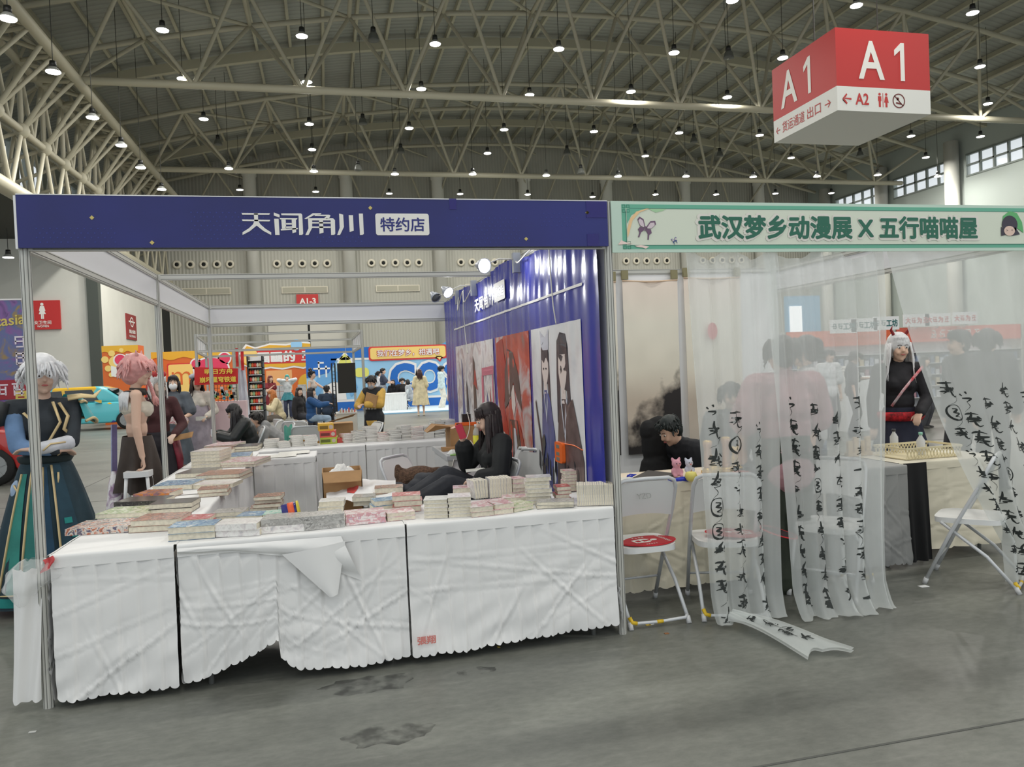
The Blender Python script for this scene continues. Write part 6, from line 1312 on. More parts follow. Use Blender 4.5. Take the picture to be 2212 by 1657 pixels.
fl_(t, 'yellow_drop', [disc(2.2, 1.95, .48, 20, .36), [(1.95, 2.25), (2.2, 2.6), (2.45, 2.25)]], BWH, 29.98); fl_(t, 'yellow_drop', [disc(2.2, 1.95, .4, 20, .29), [(2.0, 2.22), (2.2, 2.5), (2.4, 2.22)]], M('drop_yellow', (222, 220, 110), .6), 29.975); fl_(t, 'yellow_ribbon', [rrect(2.6, 3.2, 1.45, 1.85, .15)], M('drop_yellow', (222, 220, 110), .6), 29.975)
fl_(t, 'bubble_rim', [rrect(3.22, 6.68, 2.13, 2.76, .12), [(6.1, 2.2), (6.35, 1.98), (6.5, 2.2)]], REDB, 29.97, .01); fl_(t, 'bubble', [rrect(3.29, 6.61, 2.2, 2.7, .1), [(6.15, 2.25), (6.34, 2.07), (6.44, 2.25)]], CRM, 29.958, .01)
text('我们在梦乡，相遇吧', 'lettering', .3, BWH, t, (4.95, 29.93, 2.45), (1, 0, 0), (0, 0, 1), .012, .01, width=2.75); text('我们在梦乡，相遇吧', 'lettering_outline', .315, REDB, t, (4.95, 29.945, 2.45), (1, 0, 0), (0, 0, 1), .045, .002, width=2.79)
for i, (ch, x) in enumerate((('C', 4.65), ('O', 5.85), ('S', 7.05))):
    text(ch, 'giant_letter_rim', 1.5, BWH, t, (x, 29.985, 1.35), (1, 0, 0), (0, 0, 1), .10, .01, width=1.3); text(ch, 'giant_letter', 1.28, BLU, t, (x, 29.97, 1.35), (1, 0, 0), (0, 0, 1), .055, .012, width=1.1)
fl_(t, 'top_peak', [[(6.4, 2.74), (6.9, 3.0), (7.6, 3.0), (7.6, 2.74)]], M('peak_blue', (90, 170, 210), .6), 30.03)
tt = thing('stage_platform', 'low pale blue stage platform in front of the blue backdrop', 'platform', (6, 27.5, 0)); MB().box(2.9, 12, 25.4, 29.98, 0, .05).build('deck', M('platform_pale', (196, 214, 222), .6, var=.1, vs=1), tt); MB().box(2.9, 12, 25.38, 25.4, 0, .05).build('edge', SKY, tt)
# stacked grey carton wall under the drawing backdrop
gc = art_mat('carton_grey', [(150, 150, 152), (176, 176, 178), (164, 164, 166)], 5, .7); gm = MB().box(0, .34, 0, .3, 0, .24).mesh('grey_carton', gc)
for i in range(3):
    for j, n in enumerate((5, 6, 5)):
        pass
for (i, n) in enumerate((5, 5, 6, 2, 5, 4, 3)):
    for j in range(n):
        o = link('grey_carton', gm); o.location = (-1.25+.36*i, 29.4, .25*j); tag(o, 'plain grey carton in the stepped wall behind the red dress', 'box', 'grey cartons stacked before the drawing backdrop')
# ---------------------------------------------------------------- neighbouring stall behind the bookstall
sf = thing('stall_frame', 'bare white aluminium frame of the craft stall behind the bookstall', 'booth frame', (.75, 10.5, 0))
for (x, y) in ((-.62, 9), (2.0, 9), (-.9, 12), (1.95, 12)): post(x, y, 2.32, sf)
for a, b in (((-.6, 9), (1.98, 9)), ((-.88, 12), (1.93, 12)), ((-.62, 9.02), (-.9, 11.98)), ((2.0, 9.02), (1.95, 11.98))):
    rail((*a, 2.32), (*b, 2.32), .04, sf); rail((*a, 2.06), (*b, 2.06), .04, sf)
for a, b in (((-.62, 9.02), (-.9, 11.98)), ((2.0, 9.02), (1.95, 11.98))):
    for k in range(5):
        p = Vector((*a, 0)).lerp(Vector((*b, 0)), (k+.12)/5); q = Vector((*a, 0)).lerp(Vector((*b, 0)), (k+.75)/5); vpanel(p, q, 2.07, 2.28, sf)
t = thing('red_cloth_banner', 'red cloth banner with two lines of yellow characters on the craft stall', 'banner', (-.3, 8.6, 1.5))
a, b, c_, d_ = at(420, 793, Y=8.6), at(514, 796, Y=8.6), at(514, 829, Y=8.6), at(420, 832, Y=8.6)
MB().grid(lambda u, v: tuple(a.lerp(b, u).lerp(d_.lerp(c_, u), v)+Vector((0, -.02*math.sin(u*5)*v, 0))), 20, 6).build('cloth', M('banner_red', (206, 44, 42), .7), t, True)
YT = M('banner_yellow_ink', (236, 206, 80), .6)
text('明日方舟', 'lettering', .085, YT, t, ((a.x+b.x)/2+.04, 8.56, 1.705), (1, 0, -.01), (0, 0, 1), .02, .0, width=.42); text('崩坏星穹铁道', 'lettering', .09, YT, t, ((a.x+b.x)/2+.02, 8.56, 1.58), (1, 0, -.01), (0, 0, 1), .02, .0, width=.54)
for (px0, px1, py0, py1, lab, mt) in ((508, 516, 752, 792, 'red hanging ribbon scroll at the craft stall corner', 'banner_red'), (519, 528, 757, 800, 'second red hanging scroll with yellow marks beside the white drape', 'banner_red')):
    p, q = at(px0, py0, Y=9.2), at(px1, py1, Y=9.2); single(MB().grid(lambda u, v: (p.x+(q.x-p.x)*u, 9.2+.01*math.sin(v*9), p.z+(q.z-p.z)*v), 4, 10), 'hanging_scroll', MATS[mt], lab, 'scroll', smooth=True)
p, q = at(513, 796, Y=9.3), at(543, 925, Y=9.3)
single(MB().grid(lambda u, v: (p.x+(q.x-p.x)*(u*(.7+.3*v)), 9.3+.02*math.sin(u*14), p.z+(q.z-p.z)*v), 24, 10), 'white_drape', M('drape_white', (206, 210, 218), .8), 'white drape hanging beside the red banner', 'drape', smooth=True)
t = thing('craft_counter', 'pale pink counter with wire grid display of small goods', 'counter', (-.2, 9.05, 0)); p, q = at(440, 870, Y=9.0), at(531, 868, Y=9.0)
MB().box(p.x, q.x, 9.0, 9.5, 0, p.z).build('front', M('counter_pink', (216, 190, 192), .6), t)
m = MB(); g0, g1 = at(455, 832, Y=8.98), at(512, 868, Y=8.98)
for k in range(9): x = g0.x+(g1.x-g0.x)*k/8; m.cyl((x, 9.02, p.z), (x, 9.02, g0.z), .004, n=5)
for k in range(6): z = p.z+(g0.z-p.z)*k/5; m.cyl((g0.x, 9.02, z), (g1.x, 9.02, z), .004, n=5)
m.build('wire_grid', M('grid_black', (40, 40, 42), .5), t)
cols = [(206, 214, 206), (120, 190, 150), (226, 200, 80), (236, 236, 236), (90, 170, 190), (60, 60, 66)]
for k in range(26):
    x = random.uniform(g0.x, g1.x-.04); z = random.uniform(p.z+.02, g0.z-.05)
    single(MB().box(x, x+.045, 8.99, 9.01, z, z+.05), 'goods_card', M('goods_%d' % (k % 6), cols[k % 6], .5), 'small coloured goods card hung on the wire grid of the pink counter', 'goods card', 'goods cards on the wire grid')
# lit goods shelf
t = thing('goods_shelf', 'tall bright shelf of small orange and green toys between drape and cartons', 'shelf', (-.1, 13, 0)); p, q = at(532, 770, Y=13), at(572, 877, Y=13)
MB().box(p.x, p.x+.03, 13, 13.4, 0, p.z).build('side', M('shelf_black', (44, 44, 46), .5), t); MB().box(q.x-.03, q.x, 13, 13.4, 0, p.z).build('side', M('shelf_black', (44, 44, 46), .5), t); MB().box(p.x, q.x, 13.38, 13.4, 0, p.z).build('back', BWH, t)
nrow = 7
for k in range(nrow+1): z = q.z-.1+(p.z-q.z)*k/nrow; MB().box(p.x, q.x, 13, 13.4, z, z+.015).build('shelf_board', BWH, t)
for k in range(nrow):
    for j in range(5):
        z = q.z-.085+(p.z-q.z)*k/nrow; x = p.x+.04+(q.x-p.x-.12)*j/4; c = [(226, 110, 60), (240, 200, 150), (220, 70, 60), (160, 200, 150), (236, 226, 206)][(k*3+j*2) % 5]
        o = single(MB().ell((x+.02, 13.08, z+.05), (.032, .03, .05), 8), 'small_toy', M('toy_%d' % ((k*3+j*2) % 5), c, .5), 'small round toy standing on the bright goods shelf', 'toy', 'toys on the bright shelf', smooth=True)
t = thing('black_pin_board', 'black felt board hanging from the craft stall frame', 'board', at(749, 848, Y=8.95)); p, q = at(728, 785, Y=8.95), at(770, 848, Y=8.95)
MB().box(p.x, q.x, 8.94, 8.97, q.z, p.z).build('felt', M('felt_black', (44, 42, 38), .9), t); MB().cyl(((p.x+q.x)/2, 8.95, p.z), ((p.x+q.x)/2, 8.97, 2.06), .004, n=6).build('hook', ALU, t)
t = thing('grid_rack', 'black wire rack with hanging trinkets beside the felt board', 'rack', at(722, 900, Y=9.6)); p, q = at(716, 785, Y=9.6), at(728, 895, Y=9.6); m = MB()
for x in (p.x, q.x): m.box(x-.012, x+.012, 9.6, 9.62, 0, p.z)
for k in range(14): z = q.z+(p.z-q.z)*k/13; m.box(p.x, q.x, 9.6, 9.61, z, z+.008)
m.build('wires', M('grid_black', (40, 40, 42), .5), t)
t = thing('white_cabinet', 'white counter cabinet of the craft stall with small wares on top', 'cabinet', (1.66, 8.3, 0)); p, q = at(727, 893, Y=8.0), at(771, 892, Y=8.0)
MB().box(p.x, q.x, 8.0, 8.5, 0, p.z-.02).build('body', M('counter_cream', (206, 204, 192), .6), t); MB().box(p.x-.01, q.x+.01, 7.99, 8.51, p.z-.02, p.z).build('counter_top', ALU, t)
for k in range(12): 
    x = p.x+.03+.022*k; single(MB().box(x, x+.02, 8.1+.02*(k % 4), 8.14+.02*(k % 4), p.z, p.z+.03+.05*((k*7) % 5)/5), 'small_ware', M('ware_%d' % (k % 4), [(206, 206, 206), (180, 160, 130), (226, 226, 226), (206, 90, 70)][k % 4], .5), 'small boxed ware on the white craft cabinet', 'small ware', 'wares on the craft cabinet')
def chair_at(px, Y, fx, fy, label, **k): chair(at(px, 900, Y=Y).x, Y, face(fx, fy), label, **k)
chair_at(545, 7.5, -1, -.15, 'white folding chair under the long haired person with phone'); chair_at(612, 8.0, -1, -.1, 'white folding chair under the bent over grey hoodie'); chair_at(585, 8.9, -1, .2, 'white folding chair standing empty behind the grey hoodie')
chair_at(662, 7.2, .1, 1, 'white folding chair with teal cloth hung over its side'); chair_at(640, 8.6, .2, 1, 'white folding chair behind the teal draped chair'); chair_at(618, 9.4, .9, .5, 'white folding chair beside the blue sweater'); chair_at(552, 9.0, -.2, 1, 'white folding chair at the foot of the white drape')
chair_at(709, 19.4, 0, 1, 'white folding chair under the person in navy seen from behind'); chair_at(876, 27.6, -.9, .3, 'white folding chair by the white skirted stage table')
folded(at(758, 900, Y=7.7).x, 7.8, 'folded white chair leaning on the craft cabinet', .5)
p = at(662, 930, Y=7.1); single(MB().grid(lambda u, v: (p.x-.30+.10*u, 7.1-.1+.3*u, .88-.62*v+.02*math.sin(u*9)), 10, 10), 'teal_cloth', cm((90, 176, 160)), 'teal cloth hanging from a chair behind the back table', 'cloth', smooth=True)
t = thing('cardboard_carton', 'brown carton on the chair behind the coloured boxes', 'box', (p.x, 7.3, .46)); MB().box(p.x-.17, p.x+.17, 7.12, 7.4, .46, .74).build('body', M('carton_ochre', (176, 126, 48), .7), t)
t = thing('cardboard_carton', 'open brown carton with white paper behind the coloured boxes', 'box', (p.x+.45, 7.6, 0)); MB().box(p.x+.22, p.x+.66, 7.4, 7.8, 0, .86).build('body', CARD, t); MB().poly([(p.x+.22, 7.4, .86), (p.x+.66, 7.4, .95), (p.x+.7, 7.2, 1.0), (p.x+.3, 7.2, .9)], (0, 0, 1), .005).build('flap', CARD, t)
t = thing('cardboard_carton', 'brown carton on the floor between folding chairs', 'box', (.32, 7.9, 0)); MB().box(.15, .52, 7.75, 8.1, .3, .76).build('body', CARD, t); MB().box(.2, .47, 7.8, 8.05, 0, .3).build('lower_box', CARD, t)
# white skirted table at the stage
p = at(856, 888, Y=27.6); table(p.x-.5, p.x+.42, 27.4, 28.0, 'folding table at the foot of the stage backdrop', 'white pleated cloth of the stage table', 'FLR', seed=31.)
# ---------------------------------------------------------------- people around the craft stall and the stage
def sit(label, px, Y, f, **k):
    p = at(px, 900, Y=Y); kw = dict(pel=(0, .0, .53), Lf=(.10, -.42, .075), Rf=(-.10, -.40, .075), kn=(0, -1, .6), H=1.62, vox=.015); kw.update(k); return person(label, (p.x, Y), face(*f), **kw)
def hold(col, w, h): 
    def f(J): MB().box(-.01, w, -.01, .01, 0, h).build('held_item', cm(col), J['root'], world=False).location = J['Lh']+Vector((0, -.1, 0))
    return f
sit('person in black padded jacket with very long black hair looking at a phone', 548, 7.5, (-1, -.2), lean=.35, head=(0, 35), Lh=(.08, -.48, .78), Rh=(-.06, -.48, .80), top=dict(c=(36, 38, 38), k=.045, r=.4, loose=True), pants=dict(c=(58, 84, 100), k=.03), hair=dict(c=(34, 30, 32), st='long', L=.5), extra=hold((226, 226, 230), .06, .1), vox=.012)
sit('person in grey hoodie bent far forward on a folding chair', 622, 8.0, (-1, -.1), lean=.95, head=(0, 10), Lh=(.1, -.6, .45), Rh=(-.1, -.6, .45), top=dict(c=(146, 146, 146), k=.04, hood=True, loose=True), pants=dict(c=(44, 42, 42), k=.03), hair=dict(c=(48, 44, 42), st='short'), fem=False, vox=.012)
sit('person with ginger hair in a cream sweater seated sideways', 607, 17.5, (-1, -.2), lean=.3, head=(0, 20), Lh=(.1, -.4, .8), Rh=(-.1, -.4, .8), top=dict(c=(226, 210, 170), k=.04, loose=True), pants=dict(c=(120, 110, 100)), hair=dict(c=(196, 120, 60), st='wavy', L=.3))
sit('person in black with dark wavy hair seated beside the blue sweater', 648, 17.5, (.7, -.5), head=(-20, 0), top=dict(c=(40, 38, 40), k=.03), pants=dict(c=(60, 60, 66)), hair=dict(c=(58, 42, 36), st='wavy', L=.42))
sit('person in blue sweater with dark bob seen from the side', 673, 16.2, (.95, -.1), head=(0, 4), Lh=(.1, -.42, .85), Rh=(-.1, -.42, .85), top=dict(c=(36, 80, 130), k=.04, loose=True), pants=dict(c=(150, 170, 190)), hair=dict(c=(44, 38, 40), st='bob', L=.3))
sit('person in navy shirt with short hair seated with back turned', 708, 19.2, (.05, 1), top=dict(c=(44, 58, 78), k=.03, loose=True), pants=dict(c=(44, 44, 50)), hair=dict(c=(44, 36, 34), st='short'), fem=False, face_=False)
def stand(label, px, top_, Y, f, **k):
    l, h = spot(px, top_, Y); kw = dict(vox=.016); kw.update(k); return person(label, l, face(*f), h, **kw)
stand('person with black updo and bare shoulders reaching out one arm', 672, 803, 19.5, (.9, -.3), Lh=(.05, -.6, 1.05), Le=(.2, .2, -1), top=dict(c=(200, 190, 182), k=.014, sl=0, open=True), skirt=dict(c=(206, 200, 196), z1=.2, r1=.3), hair=dict(c=(36, 34, 36), st='short', bun=[(0, .05, .15, .06), (-.08, .02, .1, .03)]))
stand('person with auburn hair in a tiered dark red dress', 583, 813, 24.5, (.6, -.8), Rh=(-.06, -.2, 1.25), top=dict(c=(122, 30, 40), k=.018, sl=.25, open=True), skirt=dict(c=(116, 26, 36), z1=.5, r1=.33, amp=.08), hair=dict(c=(130, 60, 50), st='bob', L=.28))
stand('person with turquoise hair in white jacket and teal skirt raising both hands', 620, 811, 26.5, (0, -1), Lh=(.08, -.2, 1.45), Rh=(-.08, -.2, 1.45), top=dict(c=(216, 220, 222), k=.03, loose=True), skirt=dict(c=(60, 130, 140), z1=.7, r1=.26), pants=dict(c=(60, 66, 90)), hair=dict(c=(70, 178, 170), st='bob', L=.2))
def vest_extra(J):
    MB().box(-.10, .12, -.26, -.24, 1.02, 1.22, T=Matrix.Rotation(.3, 4, 'Y') @ Matrix.Translation((-.25, 0, .0))).build('held_book', CARD, J['root'], world=False)
    MB().ell(J['HP'](0, -.075, -.045), tuple(v*J['s'] for v in (.06, .04, .05)), 12, T=J['HM']).build('face_mask', M('mask_grey', (150, 156, 164), .7), J['root'], True, world=False)
    for k in range(5): MB().box(-.13+.055*k, -.10+.055*k, -.155, -.13, .98, 1.01).build('knit_motif', cm((206, 200, 190)), J['root'], world=False)
stand('person in mustard shirt and black knitted vest reading with a book under the arm', 805, 812, 8.9, (-.55, -.8), head=(10, 30), Lh=(.02, -.26, 1.07), Rh=(-.12, -.28, 1.05), Le=(.9, .2, -.4), top=dict(c=(214, 172, 84), k=.035, hem=.1, loose=True, vest=(40, 42, 46)), pants=dict(c=(34, 34, 36), k=.03), shoes=(30, 30, 32), hair=dict(c=(32, 30, 32), st='short'), extra=vest_extra, vox=.012)
stand('person in navy tee shirt and grey trousers standing at the stage table', 826, 797, 28.5, (.9, -.1), Lh=(.05, -.35, 1.2), Rh=(-.05, -.35, 1.15), top=dict(c=(56, 62, 80), k=.03, sl=.4, loose=True), pants=dict(c=(150, 156, 164), k=.03), hair=dict(c=(30, 28, 30), st='short'), fem=False)
stand('person in white top with dark ponytail half hidden behind the navy tee shirt', 817, 803, 29.3, (.7, .3), top=dict(c=(226, 226, 230), k=.02, sl=.4), pants=dict(c=(120, 126, 140)), hair=dict(c=(34, 30, 32), st='short', pony=True, L=.2))
sit('person in black with long black hair at the stage table', 852, 29.0, (.3, 1), top=dict(c=(36, 34, 38), k=.03), pants=dict(c=(40, 40, 44)), hair=dict(c=(30, 28, 30), st='long', L=.4), face_=False)
sit('person in black shirt facing out behind the stage table', 872, 28.9, (0, -1), top=dict(c=(38, 36, 38), k=.03), pants=dict(c=(50, 50, 54)), hair=dict(c=(36, 32, 32), st='fluffy'), fem=False, H=1.75)
sit('person in light grey hoodie seated at the stage table end', 889, 28.0, (-.9, .4), lean=.2, top=dict(c=(166, 170, 176), k=.045, hood=True, loose=True), pants=dict(c=(120, 140, 160)), hair=dict(c=(32, 30, 32), st='bob', L=.15), face_=False)
stand('person in long cream dress with brown hair walking away across the hall', 906, 799, 23.4, (.1, 1), top=dict(c=(228, 214, 174), k=.03, sl=.5, loose=True), skirt=dict(c=(230, 216, 178), z0=1.25, z1=.38, r0=.15, r1=.30, amp=.1, nm='dress'), shoes=(226, 216, 190), hair=dict(c=(74, 46, 40), st='wavy', L=.4), face_=False)
stand('person in pale blue hoodie and white trousers on the stage edge', 952, 792, 27.6, (.9, -.2), top=dict(c=(206, 224, 226), k=.05, hood=True, hem=.08, loose=True), pants=dict(c=(226, 222, 210), k=.04, flare=1), shoes=(220, 214, 200), hair=dict(c=(28, 26, 28), st='fluffy', v=.01), fem=False)
stand('person in white pleated shorts outfit half hidden by the blue banner end', 976, 800, 24.2, (-.6, -.6), Lh=(.1, -.3, 1.2), top=dict(c=(226, 214, 214), k=.03, sl=.4), pants=dict(c=(206, 190, 190), len=.4, k=.05), shoes=(40, 38, 40), hair=dict(c=(40, 36, 36), st='bob', L=.25))
# ================================================================ the neighbouring stall with sheer curtains
rf = thing('booth_frame', 'aluminium shell frame of the curtained stall with white back wall', 'booth frame', (4.5, 1.5, 0))
for (x, y) in ((6, 0), (6, 3)): post(x, y, 2.5, rf)
rail((3.03, 3, 2.5), (5.98, 3, 2.5), .05, rf); rail((6, .02, 2.5), (6, 2.98, 2.5), .045, rf); rail((6, .02, 2.275), (6, 2.98, 2.275), .045, rf); vpanel((6, .02, 0), (6, 2.98, 0), 2.27, 2.46, rf)
rail((3.03, 0.0, 2.5), (5.98, 0.0, 2.5), .045, rf); rail((3.03, 0.0, 2.275), (5.98, 0.0, 2.275), .045, rf)
for k in range(3): vpanel((3.03+k, 3, 0), (3.97+k, 3, 0), .02, 2.45, rf, M('back_panel_white', (240, 240, 241), .6), name='wall_panel')
# green name board
GB = M('board_mint', (196, 218, 202), .5); GF = M('board_green', (104, 178, 150), .5); GL_ = M('board_line', (60, 120, 104), .5); GT = M('board_text_green', (34, 104, 82), .5); GO = M('board_orange', (238, 200, 150), .5); GP = M('board_pale', (218, 224, 206), .5); PNK = M('board_cloud', (240, 216, 206), .5)
t = thing('name_board', 'pale green fascia board with dark green characters over the curtained stall', 'sign board', (4.5, -.02, 2.205))
def gp(name, polys, mat, lay): 
    m = MB()
    for pl in polys: m.poly([(x, -.030-.0012*lay, z) for x, z in pl], (0, -1, 0), .0010)
    return m.build(name, mat, t)
MB().box(3.017, 6.02, -.030, -.018, 2.205, 2.5).build('board', GB, t)
gp('frame_band', [[(3.08, 2.225), (6.02, 2.225), (6.02, 2.482), (3.08, 2.482)]], GF, 0); gp('inner_field', [[(3.105, 2.247), (6.02, 2.247), (6.02, 2.458), (3.105, 2.458)]], GP, 1)
gp('frame_line', [[(3.125, 2.246), (6.02, 2.246), (6.02, 2.2485), (3.125, 2.2485)], [(3.125, 2.457), (6.02, 2.457), (6.02, 2.4595), (3.125, 2.4595)], [(3.104, 2.265), (3.1065, 2.265), (3.1065, 2.44), (3.104, 2.44)]], GL_, 2)
for (cx, cz) in ((3.106, 2.248), (3.106, 2.457)):
    sq = []
    for dx in (-.013, .013):
        for dz in (-.013, .013):
            a, b, w, r_ = cx+dx, cz+dz, .0015, .0085
            sq += [[(a-r_, b-r_), (a+r_, b-r_), (a+r_, b-r_+w), (a-r_, b-r_+w)], [(a-r_, b+r_-w), (a+r_, b+r_-w), (a+r_, b+r_), (a-r_, b+r_)], [(a-r_, b-r_), (a-r_+w, b-r_), (a-r_+w, b+r_), (a-r_, b+r_)], [(a+r_-w, b-r_), (a+r_, b-r_), (a+r_, b+r_), (a+r_-w, b+r_)]]
    gp('corner_fret', sq, GL_, 3)
gp('leaf_shape', [[(3.11, 2.457), (3.11, 2.37), (3.14, 2.42), (3.2, 2.45), (3.26, 2.457)]], GF, 2.2); gp('sun_arc', [[(3.11, 2.34), (3.13, 2.4), (3.17, 2.44), (3.23, 2.457), (3.25, 2.457), (3.19, 2.435), (3.145, 2.39), (3.115, 2.30), (3.11, 2.29)]], GO, 3); gp('leaf_shape', [[(3.24, 2.457), (3.29, 2.435), (3.33, 2.443), (3.36, 2.457)]], M('leaf_pale', (170, 208, 164), .5), 2.2)
gp('cloud', [[(3.05, 2.25), (3.07, 2.275), (3.10, 2.262), (3.14, 2.258), (3.1, 2.252)], [(3.15, 2.243), (3.19, 2.248), (3.24, 2.238), (3.22, 2.226), (3.2, 2.232), (3.17, 2.236)]], PNK, 4)
def bfly(cx, cz, k, a, rim, fillm):
    def tr(pts): return [(cx+k*(x*math.cos(a)-z*math.sin(a)), cz+k*(x*math.sin(a)+z*math.cos(a))) for x, z in pts]
    up = [(.05, .1), (.35, .75), (.8, .9), (.95, .6), (.6, .1), (.1, -.02)]; lo = [(.08, -.05), (.55, .02), (.7, -.3), (.5, -.55), (.55, -1.0), (.42, -1.0), (.35, -.5), (.12, -.25)]
    for s in (-1, 1):
        gp('butterfly_wing', [tr([(x*s, z) for x, z in (up if s > 0 else up[::-1])]), tr([(x*s, z) for x, z in (lo if s > 0 else lo[::-1])])], rim, 4)
        gp('butterfly_wing_light', [tr([(.12*s+x*.76*s, z*.76+.03) for x, z in (up if s > 0 else up[::-1])])], fillm, 5)
    gp('butterfly_body', [tr([(-.05, -.3), (.05, -.3), (.06, .15), (-.06, .15)])], rim, 6)
bfly(3.222, 2.345, .062, -.25, M('fly_plum', (112, 84, 110), .5), M('fly_pale', (214, 198, 204), .5)); bfly(3.402, 2.272, .02, .4, M('fly_blue', (70, 90, 140), .5), M('fly_pale', (214, 198, 204), .5))
text('武汉梦乡动漫展 X 五行喵喵屋', 'lettering_rim', .175, M('rim_white', (226, 222, 212), .5), t, (4.545, -.0345, 2.352), (1, 0, 0), (0, 0, 1), .05, .0, width=2.02)
text('武汉梦乡动漫展 X 五行喵喵屋', 'lettering', .145, GT, t, (4.545, -.0365, 2.352), (1, 0, 0), (0, 0, 1), .022, .0, width=1.98)
gp('emblem_ribbon', [[(5.73, 2.37), (5.74, 2.43), (5.79, 2.462), (5.85, 2.45), (5.89, 2.39), (5.9, 2.32), (5.85, 2.35), (5.8, 2.42), (5.76, 2.38)]], M('emblem_green', (96, 176, 110), .5), 4); gp('emblem_hair', [disc(5.79, 2.375, .058, 20, .062), [(5.72, 2.36), (5.72, 2.30), (5.77, 2.31)], [(5.83, 2.36), (5.87, 2.31), (5.8, 2.30)]], M('emblem_dark', (58, 52, 66), .5), 5); gp('emblem_face', [disc(5.785, 2.333, .032, 18, .043)], M('emblem_skin', (226, 196, 180), .5), 6)
gp('emblem_eyes', [[(5.757, 2.342), (5.773, 2.336), (5.757, 2.33), (5.768, 2.336)], [(5.815, 2.344), (5.797, 2.338), (5.815, 2.332), (5.803, 2.338)]], M('emblem_dark', (58, 52, 66), .5), 7)
# tapestries on the back wall
def _scroll(nt, b, mount):
    tc = nt.nodes.new('ShaderNodeTexCoord'); sp = nt.nodes.new('ShaderNodeSeparateXYZ'); nt.links.new(tc.outputs['Object'], sp.inputs[0])
    r = nt.nodes.new('ShaderNodeValToRGB'); cr = r.color_ramp; mr = nt.nodes.new('ShaderNodeMapRange'); mr.inputs[1].default_value = 0; mr.inputs[2].default_value = 1.7; nt.links.new(sp.outputs[2], mr.inputs[0]); nt.links.new(mr.outputs[0], r.inputs['Fac'])
    st = ((0, (214, 202, 188)), (.30, (212, 196, 178)), (.5, (238, 230, 212)), (.75, (240, 234, 218)), (1, (242, 226, 212)))
    for i, (p_, c) in enumerate(st):
        e = cr.elements[i] if i < 2 else cr.elements.new(p_); e.position = p_; e.color = (*lin(c), 1)
    n = nt.nodes.new('ShaderNodeTexNoise'); n.inputs['Scale'].default_value = 4.5; n.inputs['Detail'].default_value = 9; nt.links.new(tc.outputs['Object'], n.inputs['Vector'])
    # ink mountain: dark where noise is above a slope that rises to the right and downwards
    mt = nt.nodes.new('ShaderNodeMath'); mt.operation = 'MULTIPLY_ADD'; nt.links.new(sp.outputs[2], mt.inputs[0]); mt.inputs[1].default_value = -.9; mt.inputs[2].default_value = mount
    ad = nt.nodes.new('ShaderNodeMath'); ad.operation = 'MULTIPLY_ADD'; nt.links.new(sp.outputs[0], ad.inputs[0]); ad.inputs[1].default_value = .75; nt.links.new(mt.outputs[0], ad.inputs[2])
    sm = nt.nodes.new('ShaderNodeMath'); sm.operation = 'ADD'; nt.links.new(ad.outputs[0], sm.inputs[0]); nt.links.new(n.outputs['Fac'], sm.inputs[1])
    r2 = nt.nodes.new('ShaderNodeValToRGB'); r2.color_ramp.elements[0].position = .62; r2.color_ramp.elements[0].color = (0, 0, 0, 1); r2.color_ramp.elements[1].position = .86; r2.color_ramp.elements[1].color = (1, 1, 1, 1); nt.links.new(sm.outputs[0], r2.inputs['Fac'])
    mx = nt.nodes.new('ShaderNodeMixRGB'); mx.inputs[2].default_value = (*lin((48, 44, 44)), 1); nt.links.new(r2.outputs['Color'], mx.inputs[0]); nt.links.new(r.outputs['Color'], mx.inputs[1]); nt.links.new(mx.outputs[0], b.inputs['Base Color']); b.inputs['Roughness'].default_value = .85
CLIP = M('clip_olive', (140, 132, 96), .5)
def tapestry(x0, x1, z1, label, mount, z0=.66):
    t = thing('hanging_tapestry', label, 'tapestry', ((x0+x1)/2, 2.95, z0)); mat = node_mat('tapestry_%d' % int(x0*100), lambda nt, b: _scroll(nt, b, mount))
    def f(u, v): return (x0+(x1-x0)*u*(1-.0*v), 2.955-.02*math.sin(u*math.pi)*(v*.6+.2)-.012*math.sin(u*9+v*2)-.01*hashn(u*4, v*6, x0), z1-.012*math.sin(math.pi*u)*(1-v)-(z1-z0)*v)
    MB().grid(f, 30, 40).build('cloth', mat, t, True)
    MB().tube([(x0+(x1-x0)*i/12, 2.945, z1-.012*math.sin(math.pi*i/12)) for i in range(13)], .008, 6).build('top_hem', M('hem_peach', (226, 196, 166), .8), t, True)
    for x in (x0+.03, x1-.03): MB().box(x-.035, x+.03, 2.935, 2.965, z1+.01, z1+.10).build('clip', CLIP, t)
    return t
tapestry(3.62, 4.20, 2.375, 'peach tapestry edge hanging behind the right post', .66); tapestry(4.27, 4.86, 2.385, 'peach and cream tapestry with ink mountains on the white back wall', .66)
tp = tapestry(4.93, 5.56, 2.405, 'pale tapestry with a red sun disc behind the sheer curtain', .12)
MB().poly([(x, 2.915, z) for x, z in disc(5.21, 1.86, .085, 28, .055)], (0, -1, 0), .002).build('red_sun', M('sun_red', (220, 100, 104), .8), tp)
